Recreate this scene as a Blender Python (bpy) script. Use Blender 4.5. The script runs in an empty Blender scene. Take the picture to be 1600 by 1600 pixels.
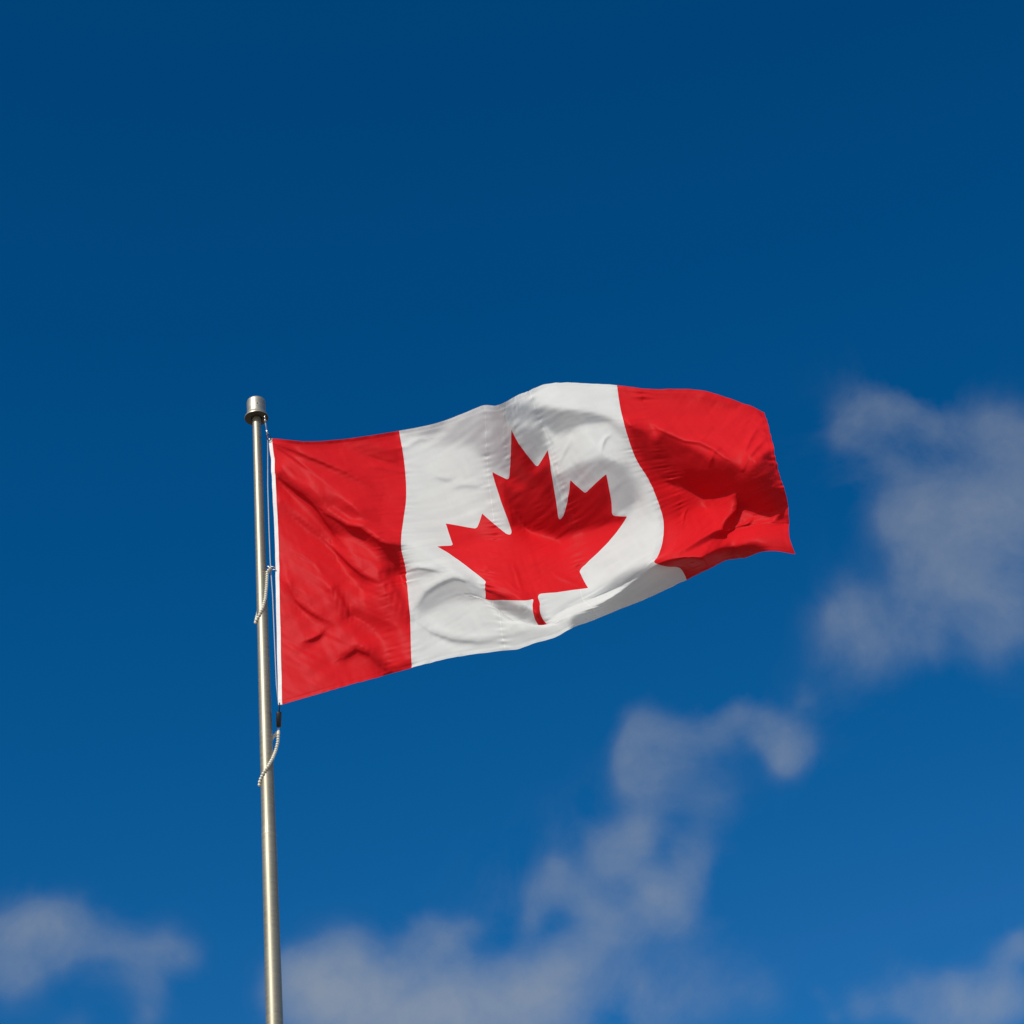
import bpy, math
import numpy as np
from mathutils import Vector, Matrix

# ------------------------------------------------------------------ camera, sky, sun, exposure
scene = bpy.context.scene
COL = scene.collection
F = 4116.0                      # focal length in units of 1/1600 of the frame
M = 1.83 / 512.0                # metres per cloth unit (the flag is 1.83 m x 3.66 m)
ELEV, ROLL = math.radians(36.0), math.radians(-5.7)
EYE = Vector((0, 0, 1.6))
fwd = Vector((0, math.cos(ELEV), math.sin(ELEV)))
r0, u0 = Vector((1, 0, 0)), Vector((0, -math.sin(ELEV), math.cos(ELEV)))
rgt = r0 * math.cos(ROLL) + u0 * math.sin(ROLL)
upv = -r0 * math.sin(ROLL) + u0 * math.cos(ROLL)
cam = bpy.data.cameras.new('camera')
cam.sensor_width = 36.0
cam.lens = 36.0 * F / 1600.0
cam.clip_end = 20000.0
cam_o = bpy.data.objects.new('camera', cam)
COL.objects.link(cam_o)
cam_o.matrix_world = Matrix.Translation(EYE) @ Matrix((rgt, upv, -fwd)).transposed().to_4x4()
scene.camera = cam_o

SUN_EL, SUN_AZ = math.radians(40), math.radians(30)      # behind the photographer, to the left
to_sun = Vector((-math.sin(SUN_AZ) * math.cos(SUN_EL), -math.cos(SUN_AZ) * math.cos(SUN_EL), math.sin(SUN_EL)))
sun = bpy.data.lights.new('sun', 'SUN')
sun.energy = 3.4
sun.angle = math.radians(0.5)
sun.color = (1.0, 0.965, 0.91)
sun_o = bpy.data.objects.new('sun', sun)
COL.objects.link(sun_o)
sun_o.rotation_euler = to_sun.to_track_quat('Z', 'Y').to_euler()

scene.view_settings.view_transform = 'Standard'
scene.view_settings.look = 'None'
scene.view_settings.exposure = 0.0
scene.view_settings.gamma = 1.0

def ray(px, py):
    return (rgt * (px - 800) - upv * (py - 800) + fwd * F).normalized()

world = bpy.data.worlds.new('World')
scene.world = world
world.use_nodes = True
wt = world.node_tree
wt.nodes.clear()
WN, WL = wt.nodes.new, wt.links.new
def wmath(op, a, b=None, c=None, clamp=False):
    n = WN('ShaderNodeMath'); n.operation = op; n.use_clamp = clamp
    for k, x in enumerate((a, b, c)):
        if x is None: continue
        if isinstance(x, (int, float)): n.inputs[k].default_value = x
        else: WL(x, n.inputs[k])
    return n.outputs[0]
sky = WN('ShaderNodeTexSky')
sky.sky_type = 'NISHITA'
sky.sun_disc = False
sky.sun_elevation = SUN_EL
sky.sun_rotation = math.pi + SUN_AZ
sky.altitude = 300
sky.air_density = 1.0
sky.dust_density = 0.3
sky.ozone_density = 3.0
geo = WN('ShaderNodeNewGeometry')
dirn = WN('ShaderNodeVectorMath'); dirn.operation = 'SCALE'; dirn.inputs['Scale'].default_value = -1.0
WL(geo.outputs['Incoming'], dirn.inputs[0])
DIR = dirn.outputs[0]
# deep polarised blue: per channel gain and contrast on the sky texture
sep = WN('ShaderNodeSeparateColor'); WL(sky.outputs[0], sep.inputs[0])
comb = WN('ShaderNodeCombineColor')
for i, (gain, power) in enumerate(((0.052, 7.0), (0.452, 1.55), (0.598, 1.43))):
    v = wmath('POWER', sep.outputs[i], power)
    WL(wmath('MINIMUM', wmath('MULTIPLY', v, gain), (.12, 1.5, 4.4)[i]), comb.inputs[i])
# sky outside the picture, low down and sunward, whitened to add neutral fill light
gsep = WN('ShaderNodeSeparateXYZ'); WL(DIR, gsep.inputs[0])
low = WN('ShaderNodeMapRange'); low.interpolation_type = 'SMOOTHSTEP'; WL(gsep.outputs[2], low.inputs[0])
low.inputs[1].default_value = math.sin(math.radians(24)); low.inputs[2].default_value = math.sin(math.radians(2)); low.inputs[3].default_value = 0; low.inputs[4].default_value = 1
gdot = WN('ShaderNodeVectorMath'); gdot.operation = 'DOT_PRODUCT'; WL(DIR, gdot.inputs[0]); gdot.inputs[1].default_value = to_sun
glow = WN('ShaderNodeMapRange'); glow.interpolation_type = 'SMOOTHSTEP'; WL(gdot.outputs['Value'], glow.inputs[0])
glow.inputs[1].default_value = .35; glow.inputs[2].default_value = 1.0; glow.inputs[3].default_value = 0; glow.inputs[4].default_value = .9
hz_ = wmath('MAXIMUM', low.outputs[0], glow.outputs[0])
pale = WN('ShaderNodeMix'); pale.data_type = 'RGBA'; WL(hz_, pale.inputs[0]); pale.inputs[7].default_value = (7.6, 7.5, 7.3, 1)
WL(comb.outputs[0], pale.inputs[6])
# thin clouds: soft banks (centre direction, angular radius, weight) broken up by fractal noise
BANKS = [(1060, 1220, 80, 0.26), (1400, 700, 90, 0.26), (1370, 660, 60, 0.2), (930, 1340, 80, 0.22), (1080, 1480, 80, 0.2), (780, 1400, 50, 0.2), (1320, 1040, 60, 0.2), (1310, 690, 24, 0.27), (1335, 650, 26, 0.33), (1380, 622, 28, 0.39), (1425, 632, 26, 0.36), (1468, 660, 24, 0.3), (1530, 650, 40, 0.31), (1580, 680, 46, 0.45), (1590, 760, 56, 0.56),
         (1520, 770, 50, 0.39), (1440, 770, 46, 0.41), (1420, 830, 46, 0.47), (1480, 850, 50, 0.41), (1560, 850, 56, 0.48), (1460, 910, 44, 0.45), (1540, 920, 50, 0.48), (1590, 960, 44, 0.36),
         (1400, 960, 40, 0.34), (1330, 940, 40, 0.34), (1310, 980, 40, 0.33), (1350, 1010, 40, 0.28), (1450, 1000, 44, 0.34), (1540, 1010, 50, 0.28), (1250, 1085, 22, 0.2), (1010, 1125, 26, 0.5),
         (1000, 1165, 26, 0.41), (990, 1190, 22, 0.31), (1050, 1150, 30, 0.38), (1110, 1140, 32, 0.4), (1150, 1120, 30, 0.38), (1200, 1140, 34, 0.47), (1240, 1160, 34, 0.58), (1225, 1190, 20, 0.38),
         (1010, 1215, 34, 0.23), (1010, 1290, 28, 0.56), (970, 1315, 32, 0.54), (940, 1335, 24, 0.4), (1010, 1385, 34, 0.72), (1045, 1410, 34, 0.65), (1080, 1370, 30, 0.43), (1095, 1330, 32, 0.4),
         (870, 1370, 26, 0.45), (840, 1400, 26, 0.4), (825, 1440, 20, 0.31), (920, 1400, 34, 0.41), (960, 1440, 36, 0.5), (920, 1480, 36, 0.5), (880, 1500, 36, 0.54), (1120, 1260, 34, 0.18),
         (670, 1450, 28, 0.4), (710, 1460, 26, 0.36), (740, 1440, 14, 0.15), (720, 1530, 44, 0.72), (640, 1540, 50, 0.77), (560, 1530, 50, 0.85), (500, 1530, 40, 0.77), (550, 1480, 30, 0.36),
         (470, 1560, 40, 0.72), (540, 1590, 60, 0.9), (620, 1600, 60, 0.85), (700, 1590, 60, 0.81), (800, 1540, 44, 0.65), (850, 1530, 44, 0.77), (870, 1580, 50, 0.77), (780, 1600, 60, 0.72),
         (960, 1520, 40, 0.36), (1000, 1580, 44, 0.31), (1070, 1560, 50, 0.2), (1180, 1550, 40, 0.2), (40, 1456, 34, 0.41), (90, 1451, 34, 0.39), (10, 1496, 40, 0.56), (70, 1486, 36, 0.47),
         (140, 1476, 36, 0.36), (200, 1486, 36, 0.33), (250, 1481, 34, 0.34), (290, 1496, 24, 0.27), (20, 1546, 34, 0.31), (230, 1536, 34, 0.23), (230, 1586, 24, 0.25), (120, 1596, 24, 0.19),
         (1285, 1556, 12, 0.14), (1292, 1591, 14, 0.21), (1340, 1576, 28, 0.32), (1410, 1566, 36, 0.45), (1480, 1561, 26, 0.43), (1470, 1606, 36, 0.59), (1530, 1586, 40, 0.81), (1580, 1576, 34, 0.54),
         (1590, 1476, 22, 0.54), (1570, 1496, 22, 0.36), (1560, 1536, 30, 0.31)]
nz = WN('ShaderNodeTexNoise'); nz.inputs['Scale'].default_value = 16.0; nz.inputs['Detail'].default_value = 3.0; nz.inputs['Roughness'].default_value = 0.5
WL(DIR, nz.inputs['Vector'])
offs = WN('ShaderNodeVectorMath'); offs.operation = 'SUBTRACT'; offs.inputs[1].default_value = (.5, .5, .5)
WL(nz.outputs['Color'], offs.inputs[0])
sc_ = WN('ShaderNodeVectorMath'); sc_.operation = 'SCALE'; sc_.inputs['Scale'].default_value = 0.022
WL(offs.outputs[0], sc_.inputs[0])
addv = WN('ShaderNodeVectorMath'); WL(DIR, addv.inputs[0]); WL(sc_.outputs[0], addv.inputs[1])
nrm = WN('ShaderNodeVectorMath'); nrm.operation = 'NORMALIZE'; WL(addv.outputs[0], nrm.inputs[0])
WARP = nrm.outputs[0]
total = None
for px, py, rad, wgt in BANKS:
    d = WN('ShaderNodeVectorMath'); d.operation = 'DOT_PRODUCT'
    WL(WARP, d.inputs[0]); d.inputs[1].default_value = ray(px, py)
    k = 2.0 / (1.16 * rad / F) ** 2
    e = wmath('EXPONENT', wmath('MULTIPLY_ADD', d.outputs['Value'], k, -k))
    total = wmath('MULTIPLY', e, wgt) if total is None else wmath('MULTIPLY_ADD', e, wgt, total)
n2 = WN('ShaderNodeTexNoise'); n2.inputs['Scale'].default_value = 22.0; n2.inputs['Detail'].default_value = 11.0; n2.inputs['Roughness'].default_value = 0.62; n2.inputs['Distortion'].default_value = 0.35
WL(DIR, n2.inputs['Vector'])
eroded = wmath('MULTIPLY_ADD', wmath('SUBTRACT', n2.outputs[0], 0.5), 1.45, total)
dens = wmath('MAXIMUM', wmath('SUBTRACT', eroded, 0.0), 0.0)
n3 = WN('ShaderNodeTexNoise'); n3.inputs['Scale'].default_value = 60.0; n3.inputs['Detail'].default_value = 8.0; n3.inputs['Roughness'].default_value = 0.6; n3.inputs['Distortion'].default_value = 0.15
WL(DIR, n3.inputs['Vector'])
dens = wmath('MULTIPLY', dens, wmath('MULTIPLY_ADD', n3.outputs[0], 1.2, 0.35))
dens = wmath('MULTIPLY', dens, wmath('MINIMUM', wmath('MULTIPLY', total, 2.2), 1.0))
dens = wmath('SUBTRACT', 1.0, wmath('EXPONENT', wmath('MULTIPLY', dens, -0.62)), clamp=True)
mixc = WN('ShaderNodeMix'); mixc.data_type = 'RGBA'
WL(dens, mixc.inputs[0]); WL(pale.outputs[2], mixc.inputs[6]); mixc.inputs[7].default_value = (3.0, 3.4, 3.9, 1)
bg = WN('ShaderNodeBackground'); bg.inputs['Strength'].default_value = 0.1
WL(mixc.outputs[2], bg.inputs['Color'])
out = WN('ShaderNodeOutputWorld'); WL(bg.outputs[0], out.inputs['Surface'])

# ------------------------------------------------------------------ helpers
def tag(o, label=None, cat=None, group=None, kind=None):
    if label: o['label'] = label
    if cat: o['category'] = cat
    if group: o['group'] = group
    if kind: o['kind'] = kind
    return o
def empty(name, loc):
    o = bpy.data.objects.new(name, None); COL.objects.link(o); o.location = loc
    o.empty_display_size = 0.1
    return o
def link(name, verts, faces, mat, parent=None, smooth=True):
    me = bpy.data.meshes.new(name); me.from_pydata([tuple(v) for v in verts], [], faces); me.update()
    if smooth: me.polygons.foreach_set('use_smooth', [True] * len(me.polygons))
    me.materials.append(mat)
    o = bpy.data.objects.new(name, me); COL.objects.link(o)
    if parent is not None:
        o.parent = parent; o.matrix_parent_inverse = Matrix.Translation(parent.location).inverted()
    return o
class MB:
    def __init__(s): s.v, s.f = [], []
    def tube(s, pts, rad, seg=12, cap=True):
        pts = [Vector(p) for p in pts]; n = len(pts)
        rs = rad if isinstance(rad, (list, tuple)) else [rad] * n
        base = len(s.v); prev = None
        for i, p in enumerate(pts):
            t = (pts[min(i + 1, n - 1)] - pts[max(i - 1, 0)]).normalized()
            a = prev if prev is not None else Vector((0.31, 0.87, 0.38))
            a = (a - t * a.dot(t)).normalized(); prev = a; b = t.cross(a)
            for k in range(seg):
                an = 2 * math.pi * k / seg
                s.v.append(p + (a * math.cos(an) + b * math.sin(an)) * rs[i])
        for i in range(n - 1):
            for k in range(seg):
                q = base + i * seg; k2 = (k + 1) % seg
                s.f.append((q + k, q + k2, q + seg + k2, q + seg + k))
        if cap:
            s.f.append(tuple(base + k for k in reversed(range(seg))))
            s.f.append(tuple(base + (n - 1) * seg + k for k in range(seg)))
        return s
    def lathe(s, c, prof, seg=64):          # profile (radius, z) round the vertical through c
        base = len(s.v); n = len(prof)
        for r, z in prof:
            for k in range(seg):
                an = 2 * math.pi * k / seg
                s.v.append(Vector((c[0] + r * math.cos(an), c[1] + r * math.sin(an), z)))
        for i in range(n - 1):
            for k in range(seg):
                q = base + i * seg; k2 = (k + 1) % seg
                s.f.append((q + k, q + k2, q + seg + k2, q + seg + k))
        return s
    def ball(s, c, r, seg=10, rings=7, axis=None, stretch=1.0):
        c = Vector(c); base = len(s.v); ax = Vector(axis).normalized() if axis is not None else Vector((0, 0, 1))
        q = ax.to_track_quat('Z', 'Y')
        for i in range(1, rings):
            th = math.pi * i / rings
            for k in range(seg):
                an = 2 * math.pi * k / seg
                s.v.append(c + q @ Vector((r * math.sin(th) * math.cos(an), r * math.sin(th) * math.sin(an), r * stretch * math.cos(th))))
        top = len(s.v); s.v.append(c + ax * r * stretch); s.v.append(c - ax * r * stretch)
        for i in range(rings - 2):
            for k in range(seg):
                a = base + i * seg; k2 = (k + 1) % seg
                s.f.append((a + k, a + seg + k, a + seg + k2, a + k2))
        for k in range(seg):
            k2 = (k + 1) % seg; e = base + (rings - 2) * seg
            s.f.append((top, base + k, base + k2)); s.f.append((top + 1, e + k2, e + k))
        return s
    def build(s, name, mat, parent=None, smooth=True): return link(name, s.v, s.f, mat, parent, smooth)

def nodes(name):
    m = bpy.data.materials.new(name); m.use_nodes = True
    t = m.node_tree; t.nodes.clear()
    o = t.nodes.new('ShaderNodeOutputMaterial')
    return m, t, o
def simple(name, color, rough, metal=0.0, bump=0.0, scale=200.0, var=0.12):
    m, t, o = nodes(name)
    p = t.nodes.new('ShaderNodeBsdfPrincipled'); p.inputs['Roughness'].default_value = rough; p.inputs['Metallic'].default_value = metal
    tc = t.nodes.new('ShaderNodeTexCoord'); n = t.nodes.new('ShaderNodeTexNoise'); n.inputs['Scale'].default_value = scale; n.inputs['Detail'].default_value = 5
    t.links.new(tc.outputs['Object'], n.inputs['Vector'])
    r = t.nodes.new('ShaderNodeValToRGB'); c = color
    r.color_ramp.elements[0].position = .3; r.color_ramp.elements[1].position = .7
    r.color_ramp.elements[0].color = (c[0] * (1 - var), c[1] * (1 - var), c[2] * (1 - var), 1)
    r.color_ramp.elements[1].color = (min(1, c[0] * (1 + var)), min(1, c[1] * (1 + var)), min(1, c[2] * (1 + var)), 1)
    t.links.new(n.outputs[0], r.inputs[0]); t.links.new(r.outputs[0], p.inputs['Base Color'])
    if bump:
        b = t.nodes.new('ShaderNodeBump'); b.inputs['Strength'].default_value = bump; b.inputs['Distance'].default_value = 0.002
        t.links.new(n.outputs[0], b.inputs['Height']); t.links.new(b.outputs[0], p.inputs['Normal'])
    t.links.new(p.outputs[0], o.inputs[0])
    return m

def brushed_metal(name, color, rough, metal=.8):
    m, t, o = nodes(name)
    p = t.nodes.new('ShaderNodeBsdfPrincipled'); p.inputs['Metallic'].default_value = metal
    tc = t.nodes.new('ShaderNodeTexCoord')
    mp = t.nodes.new('ShaderNodeMapping'); mp.inputs['Scale'].default_value = (5, 5, 55)      # fine rings from turning
    t.links.new(tc.outputs['Object'], mp.inputs[0])
    n = t.nodes.new('ShaderNodeTexNoise'); n.inputs['Scale'].default_value = 1.0; n.inputs['Detail'].default_value = 8; n.inputs['Roughness'].default_value = .7
    t.links.new(mp.outputs[0], n.inputs['Vector'])
    mp2 = t.nodes.new('ShaderNodeMapping'); mp2.inputs['Scale'].default_value = (9, 9, 2.5)   # weathered blotches
    t.links.new(tc.outputs['Object'], mp2.inputs[0])
    n2 = t.nodes.new('ShaderNodeTexNoise'); n2.inputs['Scale'].default_value = 1.0; n2.inputs['Detail'].default_value = 4
    t.links.new(mp2.outputs[0], n2.inputs['Vector'])
    ad = t.nodes.new('ShaderNodeMath'); ad.operation = 'ADD'; t.links.new(n.outputs[0], ad.inputs[0]); t.links.new(n2.outputs[0], ad.inputs[1])
    r = t.nodes.new('ShaderNodeMapRange'); r.inputs[1].default_value = .7; r.inputs[2].default_value = 1.3; r.inputs[3].default_value = .78; r.inputs[4].default_value = 1.1
    t.links.new(ad.outputs[0], r.inputs[0])
    mu = t.nodes.new('ShaderNodeVectorMath'); mu.operation = 'SCALE'; mu.inputs[0].default_value = color
    t.links.new(r.outputs[0], mu.inputs['Scale']); t.links.new(mu.outputs[0], p.inputs['Base Color'])
    r2 = t.nodes.new('ShaderNodeMapRange'); r2.inputs[1].default_value = .3; r2.inputs[2].default_value = .7; r2.inputs[3].default_value = rough - .06; r2.inputs[4].default_value = rough + .08
    t.links.new(n.outputs[0], r2.inputs[0]); t.links.new(r2.outputs[0], p.inputs['Roughness'])
    t.links.new(p.outputs[0], o.inputs[0])
    return m

def cloth(name, color, trans, seams=(), seam_col=None):
    """woven nylon: diffuse + light passing through + a little sheen from the weave"""
    m, t, o = nodes(name)
    N, K = t.nodes.new, t.links.new
    uv = N('ShaderNodeUVMap'); uv.uv_map = 'cloth'
    sx = N('ShaderNodeSeparateXYZ'); K(uv.outputs[0], sx.inputs[0])
    n = N('ShaderNodeTexNoise'); n.inputs['Scale'].default_value = 14; n.inputs['Detail'].default_value = 6; K(uv.outputs[0], n.inputs['Vector'])
    r = N('ShaderNodeMapRange'); r.inputs[1].default_value = .3; r.inputs[2].default_value = .7; r.inputs[3].default_value = .95; r.inputs[4].default_value = 1.03
    K(n.outputs[0], r.inputs[0])
    sc = N('ShaderNodeVectorMath'); sc.operation = 'SCALE'; sc.inputs[0].default_value = color; K(r.outputs[0], sc.inputs['Scale'])
    colr = sc.outputs[0]
    if seams:
        acc = None
        for us in seams:
            a = N('ShaderNodeMath'); a.operation = 'SUBTRACT'; K(sx.outputs[0], a.inputs[0]); a.inputs[1].default_value = us
            b = N('ShaderNodeMath'); b.operation = 'ABSOLUTE'; K(a.outputs[0], b.inputs[0])
            c = N('ShaderNodeMapRange'); c.inputs[1].default_value = .0005; c.inputs[2].default_value = .0014; c.inputs[3].default_value = 1; c.inputs[4].default_value = 0
            K(b.outputs[0], c.inputs[0])
            if acc is None: acc = c.outputs[0]
            else:
                d = N('ShaderNodeMath'); d.operation = 'MAXIMUM'; K(acc, d.inputs[0]); K(c.outputs[0], d.inputs[1]); acc = d.outputs[0]
        mx = N('ShaderNodeMix'); mx.data_type = 'RGBA'; K(acc, mx.inputs[0]); K(colr, mx.inputs[6]); mx.inputs[7].default_value = (*seam_col, 1)
        colr = mx.outputs[2]
    p = N('ShaderNodeBsdfPrincipled'); p.inputs['Roughness'].default_value = .5; p.inputs['Specular IOR Level'].default_value = .06
    tr = N('ShaderNodeBsdfTranslucent')
    K(colr, p.inputs['Base Color']); K(colr, tr.inputs['Color'])
    ms = N('ShaderNodeMixShader'); ms.inputs[0].default_value = trans
    K(p.outputs[0], ms.inputs[1]); K(tr.outputs[0], ms.inputs[2]); K(ms.outputs[0], o.inputs[0])
    return m

STEEL = brushed_metal('brushed_aluminium', (0.35, 0.325, 0.25), .48)
CAPM = brushed_metal('cap_aluminium', (0.43, 0.41, 0.34), .44)
DARK = brushed_metal('cap_metal_shade', (0.10, 0.085, 0.065), .6)  # cap metal darkened: underside shade put into the colour; set screw reuses it
HOOK = simple('hook_steel', (.55, .55, .54), .35, 1.0)
BLACK = simple('black_rubber', (.015, .015, .017), .45)
BEAD = simple('bead_plastic', (.72, .69, .58), .45)
ROPE = simple('halyard_rope', (.40, .42, .46), .6)
TAPE = simple('heading_canvas', (.80, .78, .77), .8, bump=.3, scale=900, var=.04)
RED = cloth('red_nylon', (.63, .011, .0165), .20, (.211, .79), (.60, .011, .015))
LEAF = cloth('leaf_nylon', (.63, .011, .0165), .20)
WHITE = cloth('white_nylon', (.765, .775, .755), .36, (.41, .59), (.86, .86, .84))

# ------------------------------------------------------------------ ground (below the frame; throws light up)
m, t, o = nodes('ground_beige')
p = t.nodes.new('ShaderNodeBsdfPrincipled'); p.inputs['Roughness'].default_value = .95
n = t.nodes.new('ShaderNodeTexNoise'); n.inputs['Scale'].default_value = .6; n.inputs['Detail'].default_value = 9
tc = t.nodes.new('ShaderNodeTexCoord'); t.links.new(tc.outputs['Object'], n.inputs['Vector'])
r = t.nodes.new('ShaderNodeValToRGB'); r.color_ramp.elements[0].position = .35; r.color_ramp.elements[1].position = .7
r.color_ramp.elements[0].color = (.20, .18, .15, 1); r.color_ramp.elements[1].color = (.32, .29, .24, 1)
t.links.new(n.outputs[0], r.inputs[0]); t.links.new(r.outputs[0], p.inputs['Base Color']); t.links.new(p.outputs[0], o.inputs[0])
gv = [Vector((0, 0, 0))]; gf = []
RING = (4, 12, 40, 150, 600, 2500, 8000)
for R in RING:
    for k in range(48): gv.append(Vector((R * math.cos(2 * math.pi * k / 48), 12 + R * math.sin(2 * math.pi * k / 48), 0)))
gv[0] = Vector((0, 12, 0))
for k in range(48): gf.append((0, 1 + k, 1 + (k + 1) % 48))
for i in range(len(RING) - 1):
    for k in range(48):
        a, b = 1 + i * 48, 1 + (i + 1) * 48; k2 = (k + 1) % 48
        gf.append((a + k, b + k, b + k2, a + k2))
tag(link('ground', gv, gf, m, smooth=False), kind='structure')

# ------------------------------------------------------------------ flagpole
def W(X, Y, Z): return EYE + (rgt * X - upv * Y + fwd * (F + Z)) * M
def at(px, py, Z): k = (F + Z) / F; return W((px - 800) * k, (py - 800) * k, Z)
top_pt = at(400.6, 645, 118)
AX, AY = top_pt.x, top_pt.y
def pole_z(py):            # world height where the pole's axis appears at picture row py
    lo, hi = 0.0, 30.0
    for _ in range(60):
        mid = (lo + hi) / 2; d = Vector((AX, AY, mid)) - EYE
        y = 800 - F * d.dot(upv) / d.dot(fwd)
        if y > py: lo = mid
        else: hi = mid
    return lo
def depth_at(z): return (Vector((AX, AY, z)) - EYE).dot(fwd) / M - F
def pole_r(z):             # metres, tapering up
    zt, z3, zb = pole_z(655), pole_z(1303), pole_z(1600)
    if z >= z3: return .0240 + (.0365 - .0240) * (zt - z) / (zt - z3)
    return min(.075, .0378 + (.0425 - .0378) * (z3 - z) / (z3 - zb))
fp = tag(empty('flagpole', (AX, AY, 0)), 'tall tapered silver metal flagpole with a drum shaped cap on top', 'flagpole')
zc0 = pole_z(654.5)
zj = pole_z(1303)
prof = [(pole_r(z), z) for z in np.linspace(zj - .004, zc0 + .012, 60)]
MB().lathe((AX, AY), prof).build('upper_shaft', STEEL, fp)
prof = [(pole_r(z), z) for z in np.linspace(0.02, zj - .012, 60)] + [(pole_r(zj - .012) + .0002, zj - .004), (pole_r(zj + .01) - .001, zj - .0015)]
MB().lathe((AX, AY), prof).build('lower_shaft', STEEL, fp)
MB().lathe((AX, AY), [(pole_r(zj) + .0012, zj - .016), (pole_r(zj) + .0016, zj - .013), (pole_r(zj) + .0016, zj - .003), (pole_r(zj) + .0004, zj)]).build('joint_ring', STEEL, fp)
MB().lathe((AX, AY), [(.20, .005), (.20, .02), (.13, .05), (.10, .13), (.077, .14)]).build('base_collar', STEEL, fp)
cap_r = .0535
zb = zc0 + .004
cp = MB().lathe((AX, AY), [(.0680, zb), (.0685, zb + .004), (.0670, zb + .010), (.0575, zb + .022), (.0545, zb + .030), (.0538, zb + .040), (cap_r, zb + .117), (cap_r - .002, zb + .124), (cap_r - .007, zb + .1285), (.02, zb + .130), (.0005, zb + .1302)]).build('cap', CAPM, fp)
MB().lathe((AX, AY), [(.0678, zb - .001), (.058, zb - .003), (.040, zb - .0035), (.030, zb - .0025), (pole_r(zb) + .004, zb + .006), (pole_r(zb) + .003, zb + .015)]).build('underside_plate', DARK, cp)
dv = (EYE - Vector((AX, AY, zb))); dv.z = 0; dv.normalize()
sd = Vector((-dv.y, dv.x, 0))
scw = (dv * math.cos(.12) + sd * math.sin(.12))
MB().tube([Vector((AX, AY, zb + .070)) + scw * (cap_r - .002), Vector((AX, AY, zb + .070)) + scw * (cap_r + .0012)], .004, 10).build('set_screw', DARK, cp)

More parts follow.
